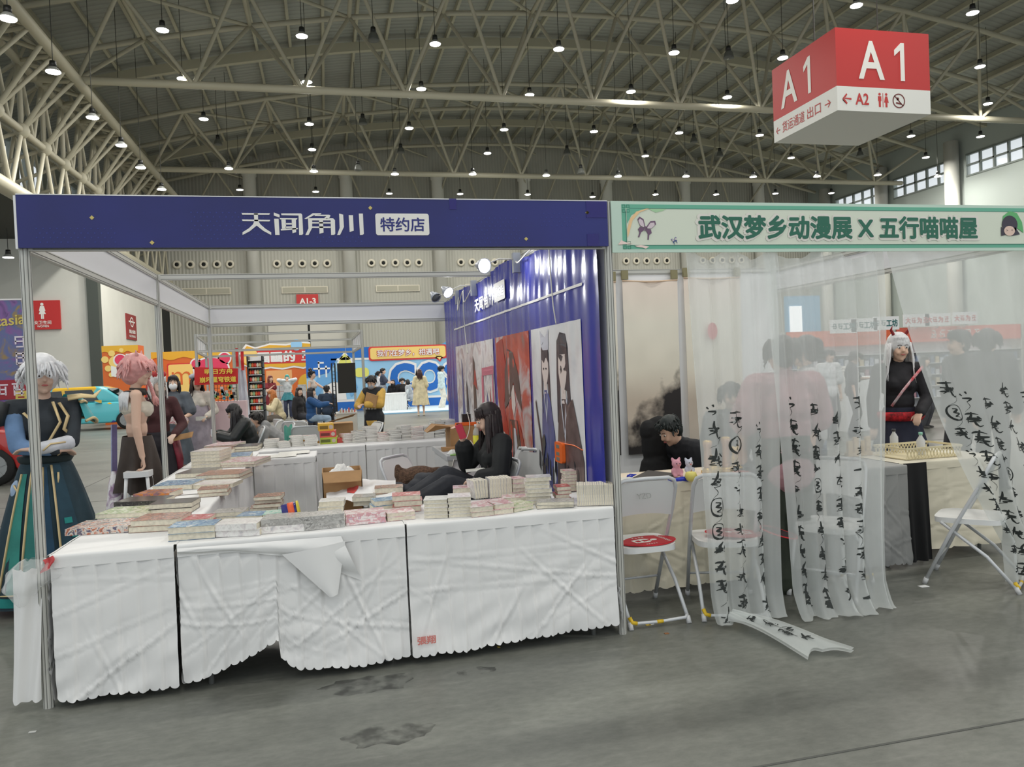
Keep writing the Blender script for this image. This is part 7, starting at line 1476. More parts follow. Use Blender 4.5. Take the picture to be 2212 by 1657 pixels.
# tables of this stall
IVO = M('ivory_satin', (222, 214, 192), .45, sheen=.3); PEACH = M('peach_cloth', (238, 222, 200), .6)
a = table(3.06, 4.27, .62, 1.2, 'folding table of the curtained stall behind the lettered chair', 'cream pleated cloth with peach top before the seated helpers', 'FR', seed=41., mat=IVO, zhem=.06, pleat=.13, scallop=.11)
a[1].children[0].data.materials[0] = PEACH
table(4.77, 5.44, .56, 1.15, 'narrow table between the pink polo shirt and the black drape', 'grey skirted cloth with white top beside the black drape', 'FL', seed=44., mat=M('grey_cloth', (150, 150, 148), .7), zhem=.05)
table(5.46, 6.35, .66, 1.3, 'folding table carrying the wicker tray', 'ivory satin cloth of the tray table', 'FR', seed=47., mat=IVO, zhem=.10, pleat=.22, scallop=.2)
single(MB().grid(lambda u, v: (5.455+.2*u+.02*v, .60-.02*math.sin(u*12)*v-.02*v, .752-.72*v), 24, 12), 'black_drape', M('black_cloth', (24, 24, 26), .9), 'black cloth drape hanging at the joint of two tables', 'drape', smooth=True)
# things on those tables
Z2 = .753
single(MB().poly([tuple(at(x, y, Z=Z2)) for x, y in ((1366, 1036), (1430, 1040), (1462, 1026), (1400, 1019))], (0, 0, 1), .012), 'black_folder', M('folder_black', (66, 62, 60), .6), 'flat dark grey folder lying on the peach table top', 'folder')
for (x, y, k, lab) in ((1475, 1035, .09, 'white card sheet beside the dark folder'), (1350, 1035, .10, 'scribbled white card under the lanyard at the post')):
    p = at(x, y, Z=Z2); single(MB().box(p.x-k, p.x+k, p.y-.05, p.y+.06, Z2, Z2+.003), 'paper_card', PAGEW, lab, 'card')
def scribble(cx, cy, z, r, n, rad, seed):
    rn = random.Random(seed); pts = [Vector((cx+r*math.cos(i*.9+rn.uniform(-.4, .4))*rn.uniform(.4, 1), cy+r*.5*math.sin(i*.9)*rn.uniform(.4, 1), z+rn.uniform(.003, .02))) for i in range(n)]; return MB().tube(pts, rad, 6, flat=.4)
p = at(1462, 1040, Z=Z2); single(scribble(p.x, p.y, Z2, .085, 16, .008, 3), 'lanyard', M('lanyard_blue', (40, 60, 190), .6), 'tangled bright blue lanyard at the front edge of the peach table', 'lanyard', smooth=True)
p = at(1380, 1030, Z=Z2); single(scribble(p.x-.06, p.y, Z2, .05, 12, .005, 5), 'lanyard', M('lanyard_blue', (40, 60, 190), .6), 'thin blue lanyard across the white card near the post', 'lanyard', smooth=True)
def plush(px, py, col, label, s=1.0, ears=True, Y=1.0):
    p = at(px, py, Z=Z2); t = thing('plush_toy', label, 'plush toy', p); mt = M('plush_%02x%02x%02x' % col, col, .95, var=.1, vs=30, bump=.4, bs=120); m = MB()
    m.ell(p+Vector((0, 0, .05*s)), (.05*s, .045*s, .05*s), 12); m.ell(p+Vector((0, -.01, .125*s)), (.048*s, .045*s, .042*s), 12)
    for q in (-1, 1):
        m.ell(p+Vector((.045*s*q, -.02, .05*s)), (.018*s, .018*s, .03*s), 8); m.ell(p+Vector((.03*s*q, -.035, .015*s)), (.02*s, .03*s, .016*s), 8)
        if ears: m.ell(p+Vector((.034*s*q, 0, .165*s)), (.018*s, .012*s, .024*s), 8)
    blob(m, .007, mt, 'body', t, world=True)
    for q in (-1, 1): MB().ell(p+Vector((.016*s*q, -.052*s, .13*s)), .006*s, 8).build('eye', M('eye_dark', (40, 30, 28), .2), t, True)
    MB().ell(p+Vector((0, -.055*s, .115*s)), (.012*s, .008, .008*s), 8).build('snout', M('snout_pink', (226, 150, 150), .6), t, True)
plush(1461, 1030, (232, 170, 186), 'pink plush toy sitting on the dark folder edge', .75); plush(1488, 1024, (214, 220, 236), 'pale blue plush toy leaning on the pink one', .65)
p = at(1493, 1040, Z=Z2); t = thing('toy_apple', 'yellow toy apple with short stem beside the plush toys', 'toy', p); MB().lathe([(.008, .0), (.03, .008), (.042, .035), (.034, .062), (.012, .068), (.004, .058)], p, 16).build('fruit', M('apple_yellow', (232, 220, 120), .4), t, True); MB().cyl(p+Vector((0, 0, .06)), p+Vector((.006, 0, .08)), .003, n=6).build('stem', CARD, t)
GO2 = M('gold_paint', (226, 186, 90), .3, metal=.5)
def figurine(px, py, h, label, pillar=False):
    p = at(px, py, Z=Z2); t = thing('gold_figurine', label, 'figurine', p)
    MB().lathe([(.05, 0), (.05, .012), (.035, .02), (.035, .03)], p, 18).build('base', GO2, t, True)
    if pillar: MB().lathe([(.028, .03), (.03, .05), (.026, h*.8), (.032, h*.85), (.034, h)], p, 16).build('pillar', M('pillar_pinkgold', (206, 160, 126), .35, metal=.3), t, True); MB().ell(p+Vector((0, 0, h)), (.034, .034, .014), 14).build('cap', GO2, t, True)
    else:
        m = MB(); m.ell(p+Vector((0, 0, .07)), (.04, .035, .045), 12); m.ell(p+Vector((0, -.005, .13)), (.034, .032, .032), 12)
        for q in (-1, 1): m.ell(p+Vector((.03*q, -.02, .06)), (.015, .015, .028), 8); m.ell(p+Vector((.022*q, 0, .16)), (.01, .008, .014), 8)
        blob(m, .006, GO2, 'cat_body', t, world=True)
figurine(1545, 1036, .16, 'gold seated cat figurine on the peach table', False); figurine(1530, 1020, .22, 'pinkish gold pillar ornament left of the gold cat', True); figurine(1570, 1018, .24, 'taller gold capped pillar ornament right of the gold cat', True); figurine(1590, 1012, .16, 'second gold cat figurine behind the pillar ornament', False)
p = at(1600, 1030, Z=Z2); single(MB().ell(p+Vector((0, 0, .022)), (.07, .06, .022), 16), 'red_cushion', M('cushion_red', (206, 110, 100), .8), 'small red cushion beside the gold figurines', 'cushion', smooth=True)
p = at(1770, 985, Z=Z2); t = thing('blue_canister', 'blue canister on the grey skirted table', 'canister', p); MB().cyl(p, p+Vector((0, 0, .15)), .06, n=20).build('body', M('canister_blue', (96, 112, 140), .4), t, True); MB().cyl(p+Vector((0, 0, .15)), p+Vector((0, 0, .165)), .062, n=20).build('lid', GREYM, t, True)
p = at(1855, 985, Z=Z2); t = thing('wooden_holder', 'wooden brush holder frame on the grey skirted table', 'holder', p); WD = M('pale_wood', (206, 180, 140), .6)
for k in range(4): MB().box(p.x-.09+.055*k, p.x-.05+.055*k, p.y, p.y+.03, Z2, Z2+.12+.03*(k % 2)).build('slat', WD, t)
MB().box(p.x-.1, p.x+.13, p.y-.01, p.y+.04, Z2, Z2+.03).build('base', WD, t)
for (px, py, c, lab) in ((1932, 975, (226, 224, 220), 'white bottle with dark cap behind the wicker tray'), (1990, 985, (140, 196, 176), 'clear bottle with mint cap inside the wicker tray')):
    p = at(px, py, Z=Z2); t = thing('drink_bottle', lab, 'bottle', p); MB().lathe([(.03, 0), (.032, .02), (.032, .12), (.012, .155), (.012, .165)], p, 14).build('body', M('bottle_body', (206, 206, 204), .3), t, True); MB().cyl(p+Vector((0, 0, .165)), p+Vector((0, 0, .185)), .015, n=12).build('cap', M('cap_%d' % px, c if px != 1932 else (50, 50, 56), .4), t, True)
q0, q1 = at(1937, 988, Z=Z2), at(2082, 992, Z=Z2); t = thing('wicker_tray', 'shallow cream lattice tray with rim on the ivory satin table', 'tray', ((q0.x+q1.x)/2, .95, Z2)); WK = M('wicker', (216, 204, 168), .6)
tx0, tx1, ty0, ty1 = 5.60, 6.10, .74, 1.08
MB().box(tx0, tx1, ty0, ty1, Z2, Z2+.008).build('base', WK, t)
MB().box(tx0-.005, tx1+.005, ty0-.008, ty0+.004, Z2+.075, Z2+.09).box(tx0-.005, tx1+.005, ty1-.004, ty1+.008, Z2+.075, Z2+.09).box(tx0-.008, tx0+.004, ty0, ty1, Z2+.075, Z2+.09).box(tx1-.004, tx1+.008, ty0, ty1, Z2+.075, Z2+.09).build('rim', WK, t)
m = MB()
for k in range(17):
    x = tx0+(tx1-tx0)*k/17; w = (tx1-tx0)/17
    for y in (ty0, ty1): m.cyl((x, y, Z2), (x+w, y, Z2+.08), .004, n=5); m.cyl((x+w, y, Z2), (x, y, Z2+.08), .004, n=5)
m.build('lattice', WK, t)
# chairs with fans
ch = chair(3.25, .30, R(180), 'white folding chair stencilled YZD with a red fan on its seat, beside the post')
text('YZD', 'stencil', .032, M('stencil_grey', (150, 150, 146), .6), None, (0, 0, 0), (1, 0, 0), (0, 0, 1), .0, .0)
o = bpy.data.objects[-1] if False else [x for x in bpy.data.objects if x.name.startswith('stencil')][-1]; o.parent = ch; o.rotation_euler = (R(-14), 0, R(180)); o.location = (0.02, .148, .76)
chair(3.79, .22, R(180-18), 'white folding chair with a red fan, seen through the first curtain'); chair(4.62, .30, face(-.78, -.62), 'white folding chair turned sideways behind the second curtain'); chair(5.58, .12, R(218), 'white folding chair draped with the third curtain')
FR = M('fan_red', (186, 36, 48), .7); FB = M('fan_black', (40, 24, 28), .7)
def fan(x, y, z, rz, label, tilt=(0, 0), txt=True):
    t = thing('hand_fan', label, 'fan', (x, y, z)); sh_ = [(.165*math.cos(R(a))*(1+.10*math.cos(R(2*a))), .125*math.sin(R(a))) for a in range(0, 360, 12)]
    MB().poly([(a, b, 0) for a, b in sh_], (0, 0, 1), .004).build('leaf', FR, t, world=False); MB().poly([(a*1.02, b*1.03, -.002) for a, b in sh_], (0, 0, 1), .0025).build('edge_binding', M('fan_edge', (226, 50, 60), .6), t, world=False)
    def tx(s, ox, oy, rot, sz, w=None):
        k = text(s, 'lettering', sz, SW, None, (0, 0, 0), (1, 0, 0), (0, 1, 0), .02, .0, width=w); k.parent = t; k.location = (ox, oy, .0048); k.rotation_euler = (0, 0, rot)
    tx('GOOD LUCK ME', .105, .0, R(90), .022, .17); marks('lettering', 4, .018, SW, t, (t.location.x-.03, t.location.y+.085, t.location.z+.0045), (-1, 0, 0), (0, -1, 0), 1, 1.3, .0008); marks('lettering', 5, .013, SW, t, (t.location.x-.03, t.location.y-.088, t.location.z+.0045), (-1, 0, 0), (0, -1, 0), 2, 1.3, .0008)
    m = MB().poly([(.035+.022*math.cos(R(a)), .018*math.sin(R(a)), .0045) for a in range(0, 360, 24)], (0, 0, 1), .0008)
    for pl in ([(-.09, .04), (-.015, .045), (.012, .02), (-.005, .012), (-.03, .025), (-.09, .02)], [(-.09, -.04), (-.015, -.045), (.012, -.02), (-.005, -.012), (-.03, -.025), (-.09, -.02)], [(-.06, .02), (-.045, .02), (-.045, -.02), (-.06, -.02)], [(-.105, .035), (-.09, .035), (-.09, -.035), (-.105, -.035)]): m.poly([(a, b, .0045) for a, b in pl], (0, 0, 1), .0008)
    m.build('running_figure', SW, t, world=False); t.rotation_euler = (tilt[0], tilt[1], rz); return t
fan(3.29, .25, .462, R(8), 'red hand fan with white running figure on the lettered chair seat'); fan(3.86, .22, .466, R(165), 'red hand fan on the chair behind the first curtain', (0, R(-4)))
t = thing('hand_fan', 'dark backed red rimmed fan sticking out past the first curtain', 'fan', (4.10, .1, .47)); MB().poly([(.13*math.cos(R(a)), .09*math.sin(R(a)), 0) for a in range(0, 360, 15)], (0, 0, 1), .004).build('leaf', FB, t, world=False); MB().tube([(.13*math.cos(R(a)), .09*math.sin(R(a)), .002) for a in range(0, 361, 15)], .004, 6).build('edge_binding', M('fan_edge', (226, 50, 60), .6), t, True, world=False); t.rotation_euler = (R(12), R(16), .1)
# ---------------------------------------------------------------- people of this stall
def sitp(label, px, Y, f, **k): return sit(label, px, Y, f, **k)
sitp('person in black tracksuit jacket bent over beside the ink tapestry', 1535, 1.75, (-.9, -.2), lean=.75, head=(0, 30), Lh=(.05, -.45, .62), Rh=(-.05, -.45, .62), top=dict(c=(34, 36, 42), k=.035, loose=True), pants=dict(c=(36, 36, 40)), hair=dict(c=(36, 44, 44), st='short'), fem=False, vox=.010)
t = thing('black_suit_jacket', 'black jacket standing on a chair back beside the ink tapestry', 'jacket', (4.05, 1.9, .45)); p = at(1425, 960, Y=1.9); m = MB(); m.ell(p, (.17, .10, .25), 14); m.ell(p+Vector((-.1, 0, .12)), (.08, .08, .10), 10); m.ell(p+Vector((.1, 0, .12)), (.08, .08, .10), 10); m.ell(p+Vector((0, 0, -.25)), (.2, .14, .22), 12); blob(m, .012, cm((26, 26, 28)), 'cloth', t, world=True)
MB().poly([(p.x+.04, p.y-.13, p.z+.2), (p.x+.09, p.y-.13, p.z+.22), (p.x+.07, p.y-.14, p.z+.06)], (0, -1, 0), .004).build('white_collar', PVC, t)
sitp('person in grey top seated behind the gold figurines', 1580, 2.35, (-.25, -1), head=(-10, 6), pel=(0, 0, .56), top=dict(c=(86, 88, 92), k=.03), pants=dict(c=(60, 60, 64)), hair=dict(c=(44, 38, 38), st='fluffy'), fem=False, vox=.011, H=1.7)
stand('person in dusty pink polo shirt with short dark hair standing with back turned', 1690, 735, .42, (.05, 1), Lh=(.2, -.22, .95), Rh=(-.2, -.22, .95), fem=False, wide=1.12, top=dict(c=(186, 140, 146), k=.04, sl=.42, hem=.12, loose=True), pants=dict(c=(52, 58, 46), k=.04), shoes=(176, 40, 44), hair=dict(c=(46, 42, 42), st='fluffy'), vox=.009, face_=False)
stand('person in white and black top with dark hair beside the pink polo shirt', 1742, 733, 1.35, (-.8, .4), fem=False, top=dict(c=(206, 206, 208), k=.03, sl=.5), pants=dict(c=(60, 60, 64)), hair=dict(c=(42, 38, 38), st='fluffy'), vox=.011)
def horn_extra(J):
    HP = J['HP']
    for q in (-1, 1): MB().tube([HP(.05*q, 0, .12), HP(.08*q, -.01, .17), HP(.075*q, -.03, .21)], [.016, .012, .002], 8).build('red_horn', M('horn_red', (150, 30, 36), .4), J['root'], True, world=False)
    MB().tube([J['pel']+Vector((math.cos(R(a))*.19, math.sin(R(a))*.16, .02)) for a in range(0, 361, 20)], .05, 8, flat=.6).build('red_flower_sash', M('sash_red', (190, 30, 40), .7, var=.7, vs=30), J['root'], True, world=False)
    MB().tube([J['SL']+Vector((.02, -.1, .02)), J['ch']+Vector((.0, -.15, -.06)), J['pel']+Vector((-.1, -.14, .12))], .018, 6, flat=.4).build('red_white_sash', M('sash_white', (222, 210, 212), .7, var=.4, vs=14, col2=(200, 50, 60)), J['root'], True, world=False)
stand('person with long white wig and red horns in black costume with red flowers', 1938, 729, 2.1, (-.45, -.9), head=(8, 6), Lh=(.12, -.22, 1.0), top=dict(c=(32, 30, 34), k=.02), skirt=dict(c=(32, 34, 52), z1=.3, r1=.3), hair=dict(c=(224, 222, 222), st='long', L=.36, v=.015), extra=horn_extra, vox=.010)
def cap_extra(J): MB().ell(J['HP'](0, .01, .09), (.105, .115, .06), 14).build('cap', cm((48, 48, 50)), J['root'], True, world=False); MB().poly([J['HP'](x, y, .06) for x, y in ((-.08, -.06), (-.06, -.17), (.06, -.17), (.08, -.06))], (0, 0, 1), .008).build('cap_brim', cm((48, 48, 50)), J['root'], world=False)
stand('person in dark jacket with peaked cap behind the third curtain', 2074, 722, 2.6, (-.8, .2), fem=False, top=dict(c=(62, 62, 66), k=.04, loose=True), pants=dict(c=(50, 50, 54)), hair=dict(c=(50, 44, 44), st='short'), extra=cap_extra, vox=.012)
stand('person in dark top with white collar and round dark hair behind the third curtain', 2132, 719, 2.9, (.7, .3), fem=False, top=dict(c=(70, 70, 76), k=.04, loose=True), pants=dict(c=(50, 50, 54)), hair=dict(c=(44, 40, 42), st='fluffy', v=.015), vox=.012)
stand('person in white printed tee shirt browsing further back', 1788, 758, 8.2, (.1, -1), top=dict(c=(222, 224, 226), k=.035, sl=.45, loose=True), pants=dict(c=(90, 92, 98)), hair=dict(c=(38, 34, 36), st='fluffy'), fem=False)
stand('person in dark shirt looking down at the display further back', 1838, 760, 8.4, (.8, -.5), head=(0, 25), Lh=(.08, -.3, 1.1), top=dict(c=(74, 74, 78), k=.035, sl=.45, loose=True), pants=dict(c=(60, 62, 66)), hair=dict(c=(42, 38, 38), st='fluffy'), fem=False)
stand('person with dark hair crouched near the shelves further back', 2182, 782, 7.5, (.1, 1), top=dict(c=(60, 60, 64), k=.035), pants=dict(c=(50, 50, 52)), hair=dict(c=(40, 36, 36), st='short'), H=1.55, face_=False) if False else None
stand('person in grey top beside the shelves behind the white wig', 1995, 772, 9.0, (.4, -.9), top=dict(c=(150, 150, 152), k=.03), pants=dict(c=(70, 70, 74)), hair=dict(c=(42, 38, 38), st='bob', L=.2))
# ---------------------------------------------------------------- shop shelves across the aisle on the right
for (x0, x1, Y, mt, lab, hz) in ((13.3, 16.6, 14.0, M('shop_orange', (232, 110, 70), .6), 'goods shelf with plain orange header across the aisle', 2.22), (16.9, 21.2, 14.2, M('shop_coral', (226, 110, 90), .6), 'goods shelf with coral header lettered in white across the aisle', 2.25), (21.4, 24.0, 14.3, M('shop_coral', (226, 110, 90), .6), 'goods shelf at the aisle end under the long lamps', 2.25)):
    t = thing('shop_shelf', lab, 'shelf', ((x0+x1)/2, Y, 0)); MB().box(x0, x1, Y+.35, Y+.4, 0, hz).build('back', M('shop_back', (190, 190, 192), .6), t); MB().box(x0, x1, Y, Y+.06, hz-.42, hz).build('header', mt, t)
    for k in range(5): MB().box(x0, x1, Y, Y+.35, .25+.32*k, .27+.32*k).build('shelf_board', M('shop_board', (206, 206, 206), .6), t)
    for x in (x0, x1): MB().box(x-.02, x+.02, Y, Y+.4, 0, hz).build('upright', ALU, t)
    if 'coral header lettered' in lab: marks('lettering', 7, .26, SW, t, ((x0+x1)/2, Y-.002, hz-.22), (1, 0, 0), (0, 0, 1), 2)
    n = int((x1-x0)/.16)
    for k in range(4):
        for j in range(n):
            c = [(190, 196, 206), (150, 160, 180), (206, 206, 210), (170, 130, 140), (120, 130, 150), (206, 190, 160)][(j*7+k*3) % 6]
            x = x0+.05+.16*j; hh = .14+.08*((j*5+k) % 3)/2
            single(MB().box(x, x+.12, Y+.04, Y+.2, .27+.32*k, .27+.32*k+hh), 'boxed_figure', M('boxed_%d' % ((j*7+k*3) % 6), c, .45), 'small boxed merchandise on the '+lab.split(' across')[0].replace('goods shelf', 'shelf').split(' under')[0], 'merchandise box', 'boxed goods: '+lab[:40])
RTX = M('small_sign_red', (206, 70, 66), .5); GTX = M('small_sign_green', (40, 100, 100), .5)
for (px, py, s, m_, lab) in ((1980, 692, '', RTX, 'first'), (2026, 690, '', RTX, 'middle'), (2085, 687, '', RTX, 'last')):
    p = at(px, py, Y=13.9); t = thing('hanging_price_sign', 'white sign with red characters, %s of three over the coral header' % lab, 'sign', p); MB().box(p.x-.42, p.x+.42, 13.9, 13.93, p.z-.17, p.z+.17).build('plate', PVC, t); [text(c_, 'lettering', .17, m_, t, (p.x+dx, 13.895, p.z), (1, 0, 0), (0, 0, 1), .02, .003) for c_, dx in (('大', -.28), ('为', .09))]; [marks('lettering', 1, .17, m_, t, (p.x+dx, 13.895, p.z), (1, 0, 0), (0, 0, 1), 4+k_) for k_, dx in enumerate((-.09, .28))]; MB().box(p.x-.01, p.x+.01, 13.92, 14.26, 2.2, 2.22).box(p.x-.01, p.x+.01, 13.92, 13.94, 2.2, p.z).build('stem', ALU, t)
for (px, py, lab) in ((1822, 705, 'first'), (1867, 702, 'middle'), (1915, 698, 'last')):
    p = at(px, py, Y=13.6); t = thing('hanging_price_sign', 'white sign with dark green characters, %s of three over the orange header' % lab, 'sign', p); MB().box(p.x-.4, p.x+.4, 13.6, 13.63, p.z-.18, p.z+.18).build('plate', PVC, t); text('工坊', 'lettering', .2, GTX, t, (p.x+.17, 13.595, p.z), (1, 0, 0), (0, 0, 1), .02, .003, width=.36); marks('lettering', 2, .16, GTX, t, (p.x-.18, 13.595, p.z), (1, 0, 0), (0, 0, 1), 6); MB().box(p.x-.01, p.x+.01, 13.62, 14.05, 2.18, 2.2).box(p.x-.01, p.x+.01, 13.62, 13.64, 2.18, p.z).build('stem', ALU, t)
t = thing('blue_light_box', 'bright blue and yellow light box beyond the open side of the curtained stall', 'light box', at(1735, 760, Y=16)); a, b = at(1697, 640, Y=16), at(1775, 770, Y=16)
MB().box(a.x, b.x, 16, 16.1, 0, a.z).build('panel', M('lightbox_blue', (110, 170, 206), .5), t); MB().box(a.x+.1, a.x+.5, 15.96, 16, a.z-1.2, a.z-.3).build('lit_panel', M('lightbox_lit', (240, 244, 246), .5, emit=.8), t); MB().box(b.x-.5, b.x, 15.96, 16, .9, 1.9).build('yellow_panel', YLW, t)
t = thing('display_counter', 'white display counter with stacked goods behind the curtained stall', 'counter', at(1860, 850, Y=9.3)); p = at(1850, 815, Y=9.3); MB().box(p.x-.25, p.x+1.0, 9.3, 9.8, 0, p.z).build('body', PVC, t)
for k in range(4): MB().box(p.x-.2+.05*k, p.x+.15, 9.4+.03*k, 9.7, p.z+.06*k, p.z+.06*k+.05).build('stepped_rack', BWH, t)
# ---------------------------------------------------------------- sheer curtains with brush writing
def _sheer(nt, b):
    out = nt.nodes['Material Output']; nt.nodes.remove(b)
    tr = nt.nodes.new('ShaderNodeBsdfTransparent'); df = nt.nodes.new('ShaderNodeBsdfDiffuse'); tl = nt.nodes.new('ShaderNodeBsdfTranslucent'); c = (*lin((236, 240, 238)), 1)
    df.inputs[0].default_value = c; tl.inputs[0].default_value = c
    m1 = nt.nodes.new('ShaderNodeMixShader'); m1.inputs[0].default_value = .45; nt.links.new(df.outputs[0], m1.inputs[1]); nt.links.new(tl.outputs[0], m1.inputs[2])
    m2 = nt.nodes.new('ShaderNodeMixShader'); m2.inputs[0].default_value = .58; nt.links.new(tr.outputs[0], m2.inputs[1]); nt.links.new(m1.outputs[0], m2.inputs[2]); nt.links.new(m2.outputs[0], out.inputs['Surface'])
SHEER = node_mat('sheer_voile', _sheer); BRUSH = M('brush_ink', (46, 50, 48), .8)
def glyph(rn, big=1.0):
    """one cursive sign as several tapering strokes in a unit cell"""
    kind = rn.random()
    if kind < .12: return [[(.5+.46*math.cos(a*.42+2), .5+.55*math.sin(a*.42+2)) for a in range(16)], [(.35, .78), (.62, .72), (.4, .5), (.68, .42), (.4, .22), (.6, .2)]]
    if kind < .2: return [[(.2, .7), (.34, .55)], [(.55, .85), (.6, .68)], [(.3, .4), (.75, .36), (.5, .15)]]
    if kind < .26: return [[(.05, .5), (.5, .56), (.95, .48)]]
    st = [[(.1, .86+rn.uniform(-.05, .05)), (.5, .9), (.85, .8+rn.uniform(-.1, .1))]] if rn.random() < .7 else []
    st.append([(.5+rn.uniform(-.2, .2), 1.0), (.45, .7), (.4+rn.uniform(-.2, .2), .45), (.2, .25)])
    x, y = rn.uniform(.1, .3), .62; pts = [(x, y)]
    for j in range(rn.randint(4, 7)): x = (rn.uniform(.6, 1) if j % 2 == 0 else rn.uniform(0, .4)); y -= rn.uniform(.02, .13); pts.append((x, max(0, y)))
    st.append(pts)
    if rn.random() < .6: st.append([(.75, .7), (.95, .5)])
    if rn.random() < .6: st.append([(.55, .5), (.6, .2), (.75, .02), (.95, .1)])
    return st
def smooth_pts(pts, n=4):
    P = [Vector((a, b, 0)) for a, b in pts]; out = []
    for i in range(len(P)-1):
        p0, p1, p2, p3 = P[max(i-1, 0)], P[i], P[i+1], P[min(i+2, len(P)-1)]
        for k in range(n):
            u = k/n; q = .5*((2*p1)+(p2-p0)*u+(2*p0-5*p1+4*p2-p3)*u*u+(3*p1-p0-3*p2+p3)*u**3); out.append((q.x, q.y))
    out.append(pts[-1]); return out
def ribbon(m, pts, w, f, Wm, Hm):
    """stroke in metres (s across, t down) laid on the cloth surface f(u, v)"""
    k = len(pts); vs = []
    for i, (s, t) in enumerate(pts):
        a = pts[max(i-1, 0)]; b = pts[min(i+1, k-1)]; dx, dy = b[0]-a[0], b[1]-a[1]; L = math.hypot(dx, dy) or 1; nx, ny = -dy/L, dx/L; ww = w*(.35+.65*math.sin(math.pi*min(.95, max(.08, i/(k-1)))))/2*(1.3 if i < k*.4 else .8)
        for q in (-1, 1):
            p = Vector(f(min(.998, max(.002, (s+nx*ww*q)/Wm)), min(.999, max(0, (t+ny*ww*q)/Hm)))); p.y -= .002; vs.append(p)
    m.add(vs, [(2*i, 2*i+1, 2*i+3, 2*i+2) for i in range(k-1)])
TPL = []
for c in range(6):
    rn = random.Random(100+c); TPL.append([(glyph(rn), rn.uniform(.75, 1.25), rn.random() < .45) for _ in range(16)])
def writing(f, Wm, Hm, t0, col=.105, shift=0, name='brush_writing', parent=None, s0=.03, smax=None):
    m = MB(); nc = int(((smax or Wm)-s0)/col)
    for c in range(nc):
        t = t0+.03*((c*37) % 5); tpl = TPL[(c+shift) % 6]; last = None; i = 0
        while t < Hm-.06:
            g, sc, con = tpl[i % 16]; i += 1; gw, gh = .085*sc, .092*sc; sx0 = s0+c*col+.01
            for st in g:
                pts = [(sx0+gw*a, t+gh*(1-b)) for a, b in smooth_pts(st)]; ribbon(m, pts, .011, f, Wm, Hm); end = pts[-1]
            if con:
                e = (sx0+.02, t+gh+.05); ribbon(m, smooth_pts([end, ((end[0]+e[0])/2+.02, (end[1]+e[1])/2), e], 4), .003, f, Wm, Hm); t += .03
            t += gh+.022
    o = m.build(name, BRUSH, parent); o['kind'] = 'stuff'; return o
def curtain(label, xt0, xt1, xb0, xb1, zb, folds, amp, seed, yb=-.06, bow=0.0, t0=.95, shift=0, floor=0.0, col=.105):
    c = thing('sheer_curtain', label, 'curtain', ((xb0+xb1)/2, yb, max(0, zb))); Ht = 2.27; H_ = Ht-zb
    def f(u, v):
        e = v*v*(3-2*v); g = v**.8; x0 = xt0+(xb0-xt0)*e+bow*math.sin(math.pi*v); x1 = xt1+(xb1-xt1)*e; z = Ht-H_*v; x = x0+(x1-x0)*u
        a = amp*(.6+.8*abs(hashn(u*3, seed, 5))); y = .03+(yb-.03)*g+a*math.sin(folds*2*math.pi*u+seed+.8*math.sin(v*2.2+u*3))+.5*a*math.sin(folds*4.3*math.pi*u+v*2)
        sag = .10*(1-v)**6*abs(math.sin(math.pi*u*max(1, round(folds*.45))))
        if floor and v > .93: k = (v-.93)/.07; z = Ht-H_*.93*1-(H_*.07)*math.sin(k*1.57); y -= floor*k*(1+.3*math.sin(u*9+seed))
        return (x+.012*math.sin(folds*2*math.pi*u+1.5+seed), y, max(z-sag, .004+.01*(1+math.sin(u*17))*(v > .97)))
    MB().grid(f, 90, 60).build('voile', SHEER, c, True); writing(f, (xt1-xt0+xb1-xb0)/2, H_, t0, col, shift, parent=c); return c, f
curtain('sheer curtain with brush writing covering the chair with red fan', 3.50, 4.09, 3.53, 3.985, .03, 4, .026, 1.0, t0=.95, yb=-.09, floor=.05, col=.15)
curtain('sheer curtain with brush writing before the pink polo shirt, hem on floor', 4.02, 4.87, 4.06, 4.72, .01, 5, .028, 3.0, t0=.93, shift=2, yb=-.12, floor=.10, col=.15)
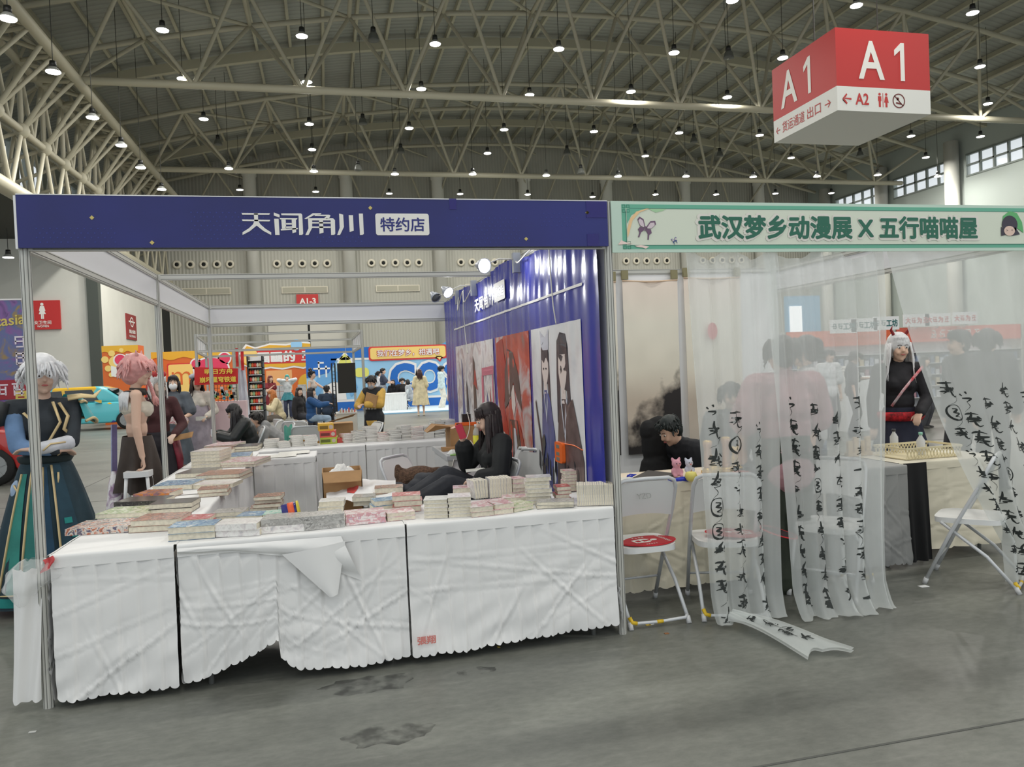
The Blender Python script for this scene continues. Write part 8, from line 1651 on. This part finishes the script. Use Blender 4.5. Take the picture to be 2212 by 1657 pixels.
# third curtain: swept aside over the right chair
c3 = thing('sheer_curtain', 'sheer curtain with brush writing swept aside over the right chair', 'curtain', (5.7, -.1, .05)); Ht = 2.27
def f3(u, v):
    e = v; x0 = 4.90+(.45*v+.42*v**2.2); x0 = min(x0, 5.62); x1 = 6.0+.10*v; x = x0+(x1-x0)*u; z = Ht-(Ht-.05)*v
    y = .03-.14*v-.0*u+.022*math.sin(9*2*math.pi*u*.5+1+v)+.012*math.sin(23*u+v*3)
    if .55 < v < .80: y -= .06*math.sin((v-.55)/.25*math.pi)*u
    return (x, y, z)
MB().grid(f3, 90, 60).build('voile', SHEER, c3, True); writing(f3, .82, Ht-.05, .90, .14, 1, parent=c3)
# tail of the first curtain lying on the floor
ft = thing('curtain_tail', 'twisted end of sheer curtain with brush writing lying on the floor', 'cloth', (3.8, -.45, 0))
P0, P1, P2 = Vector((3.62, -.12, .03)), Vector((3.74, -.26, .03)), Vector((3.82, -.72, .01))
def ftail(u, v):
    p = (P0*(1-v)+P1*v)*(1-v)+(P1*(1-v)+P2*v)*v; w = .10+.20*v; d = Vector((.95, .22, 0)); h = .012+.03*abs(math.sin(u*7+v*3))*(1-.5*v)+.02*(1-v)*math.sin(u*3.1)
    q = p+d*(w*(u-.4))+Vector((0, .05*math.sin(u*5)*v, h)); return (q.x, q.y, q.z)
MB().grid(ftail, 30, 24).build('voile', SHEER, ft, True); MB().grid(lambda u, v: tuple(Vector(ftail(u, v))+Vector((.01, .01, .010))), 30, 24).build('voile', SHEER, ft, True)
def ft2(u, v): q = Vector(ftail(.15+.7*u, .25+.6*v)); q.z += .014; q.y += .002; return q
writing(ft2, .25, .4, .02, .09, 3, parent=ft)
# ---------------------------------------------------------------- litter on the floor
for (x, y, w, d, c, lab) in ((1400, 1350, .03, .012, (226, 190, 60), 'yellow scrap of tape on the floor by the lettered chair'), (1407, 1349, .03, .008, (230, 230, 228), 'white scrap stuck to the yellow tape on the floor'), (1440, 1369, .025, .01, (140, 96, 60), 'small brown leaf scrap on the floor'), (1077, 1398, .015, .012, (206, 180, 80), 'tiny yellow scrap under the front skirt'), (1995, 1267, .06, .02, (226, 226, 224), 'white paper scrap under the right chair foot'), (70, 1582, .03, .008, (190, 190, 186), 'pale scrap lying alone on the open floor')):
    p = at(x, y, Z=0); single(MB().box(p.x-w/2, p.x+w/2, p.y-d, p.y+d, .0005, .003), 'paper_scrap', M('scrap_%02x%02x%02x' % c, c, .8), lab, 'scrap')
bpy.data.scenes.remove(TMP)
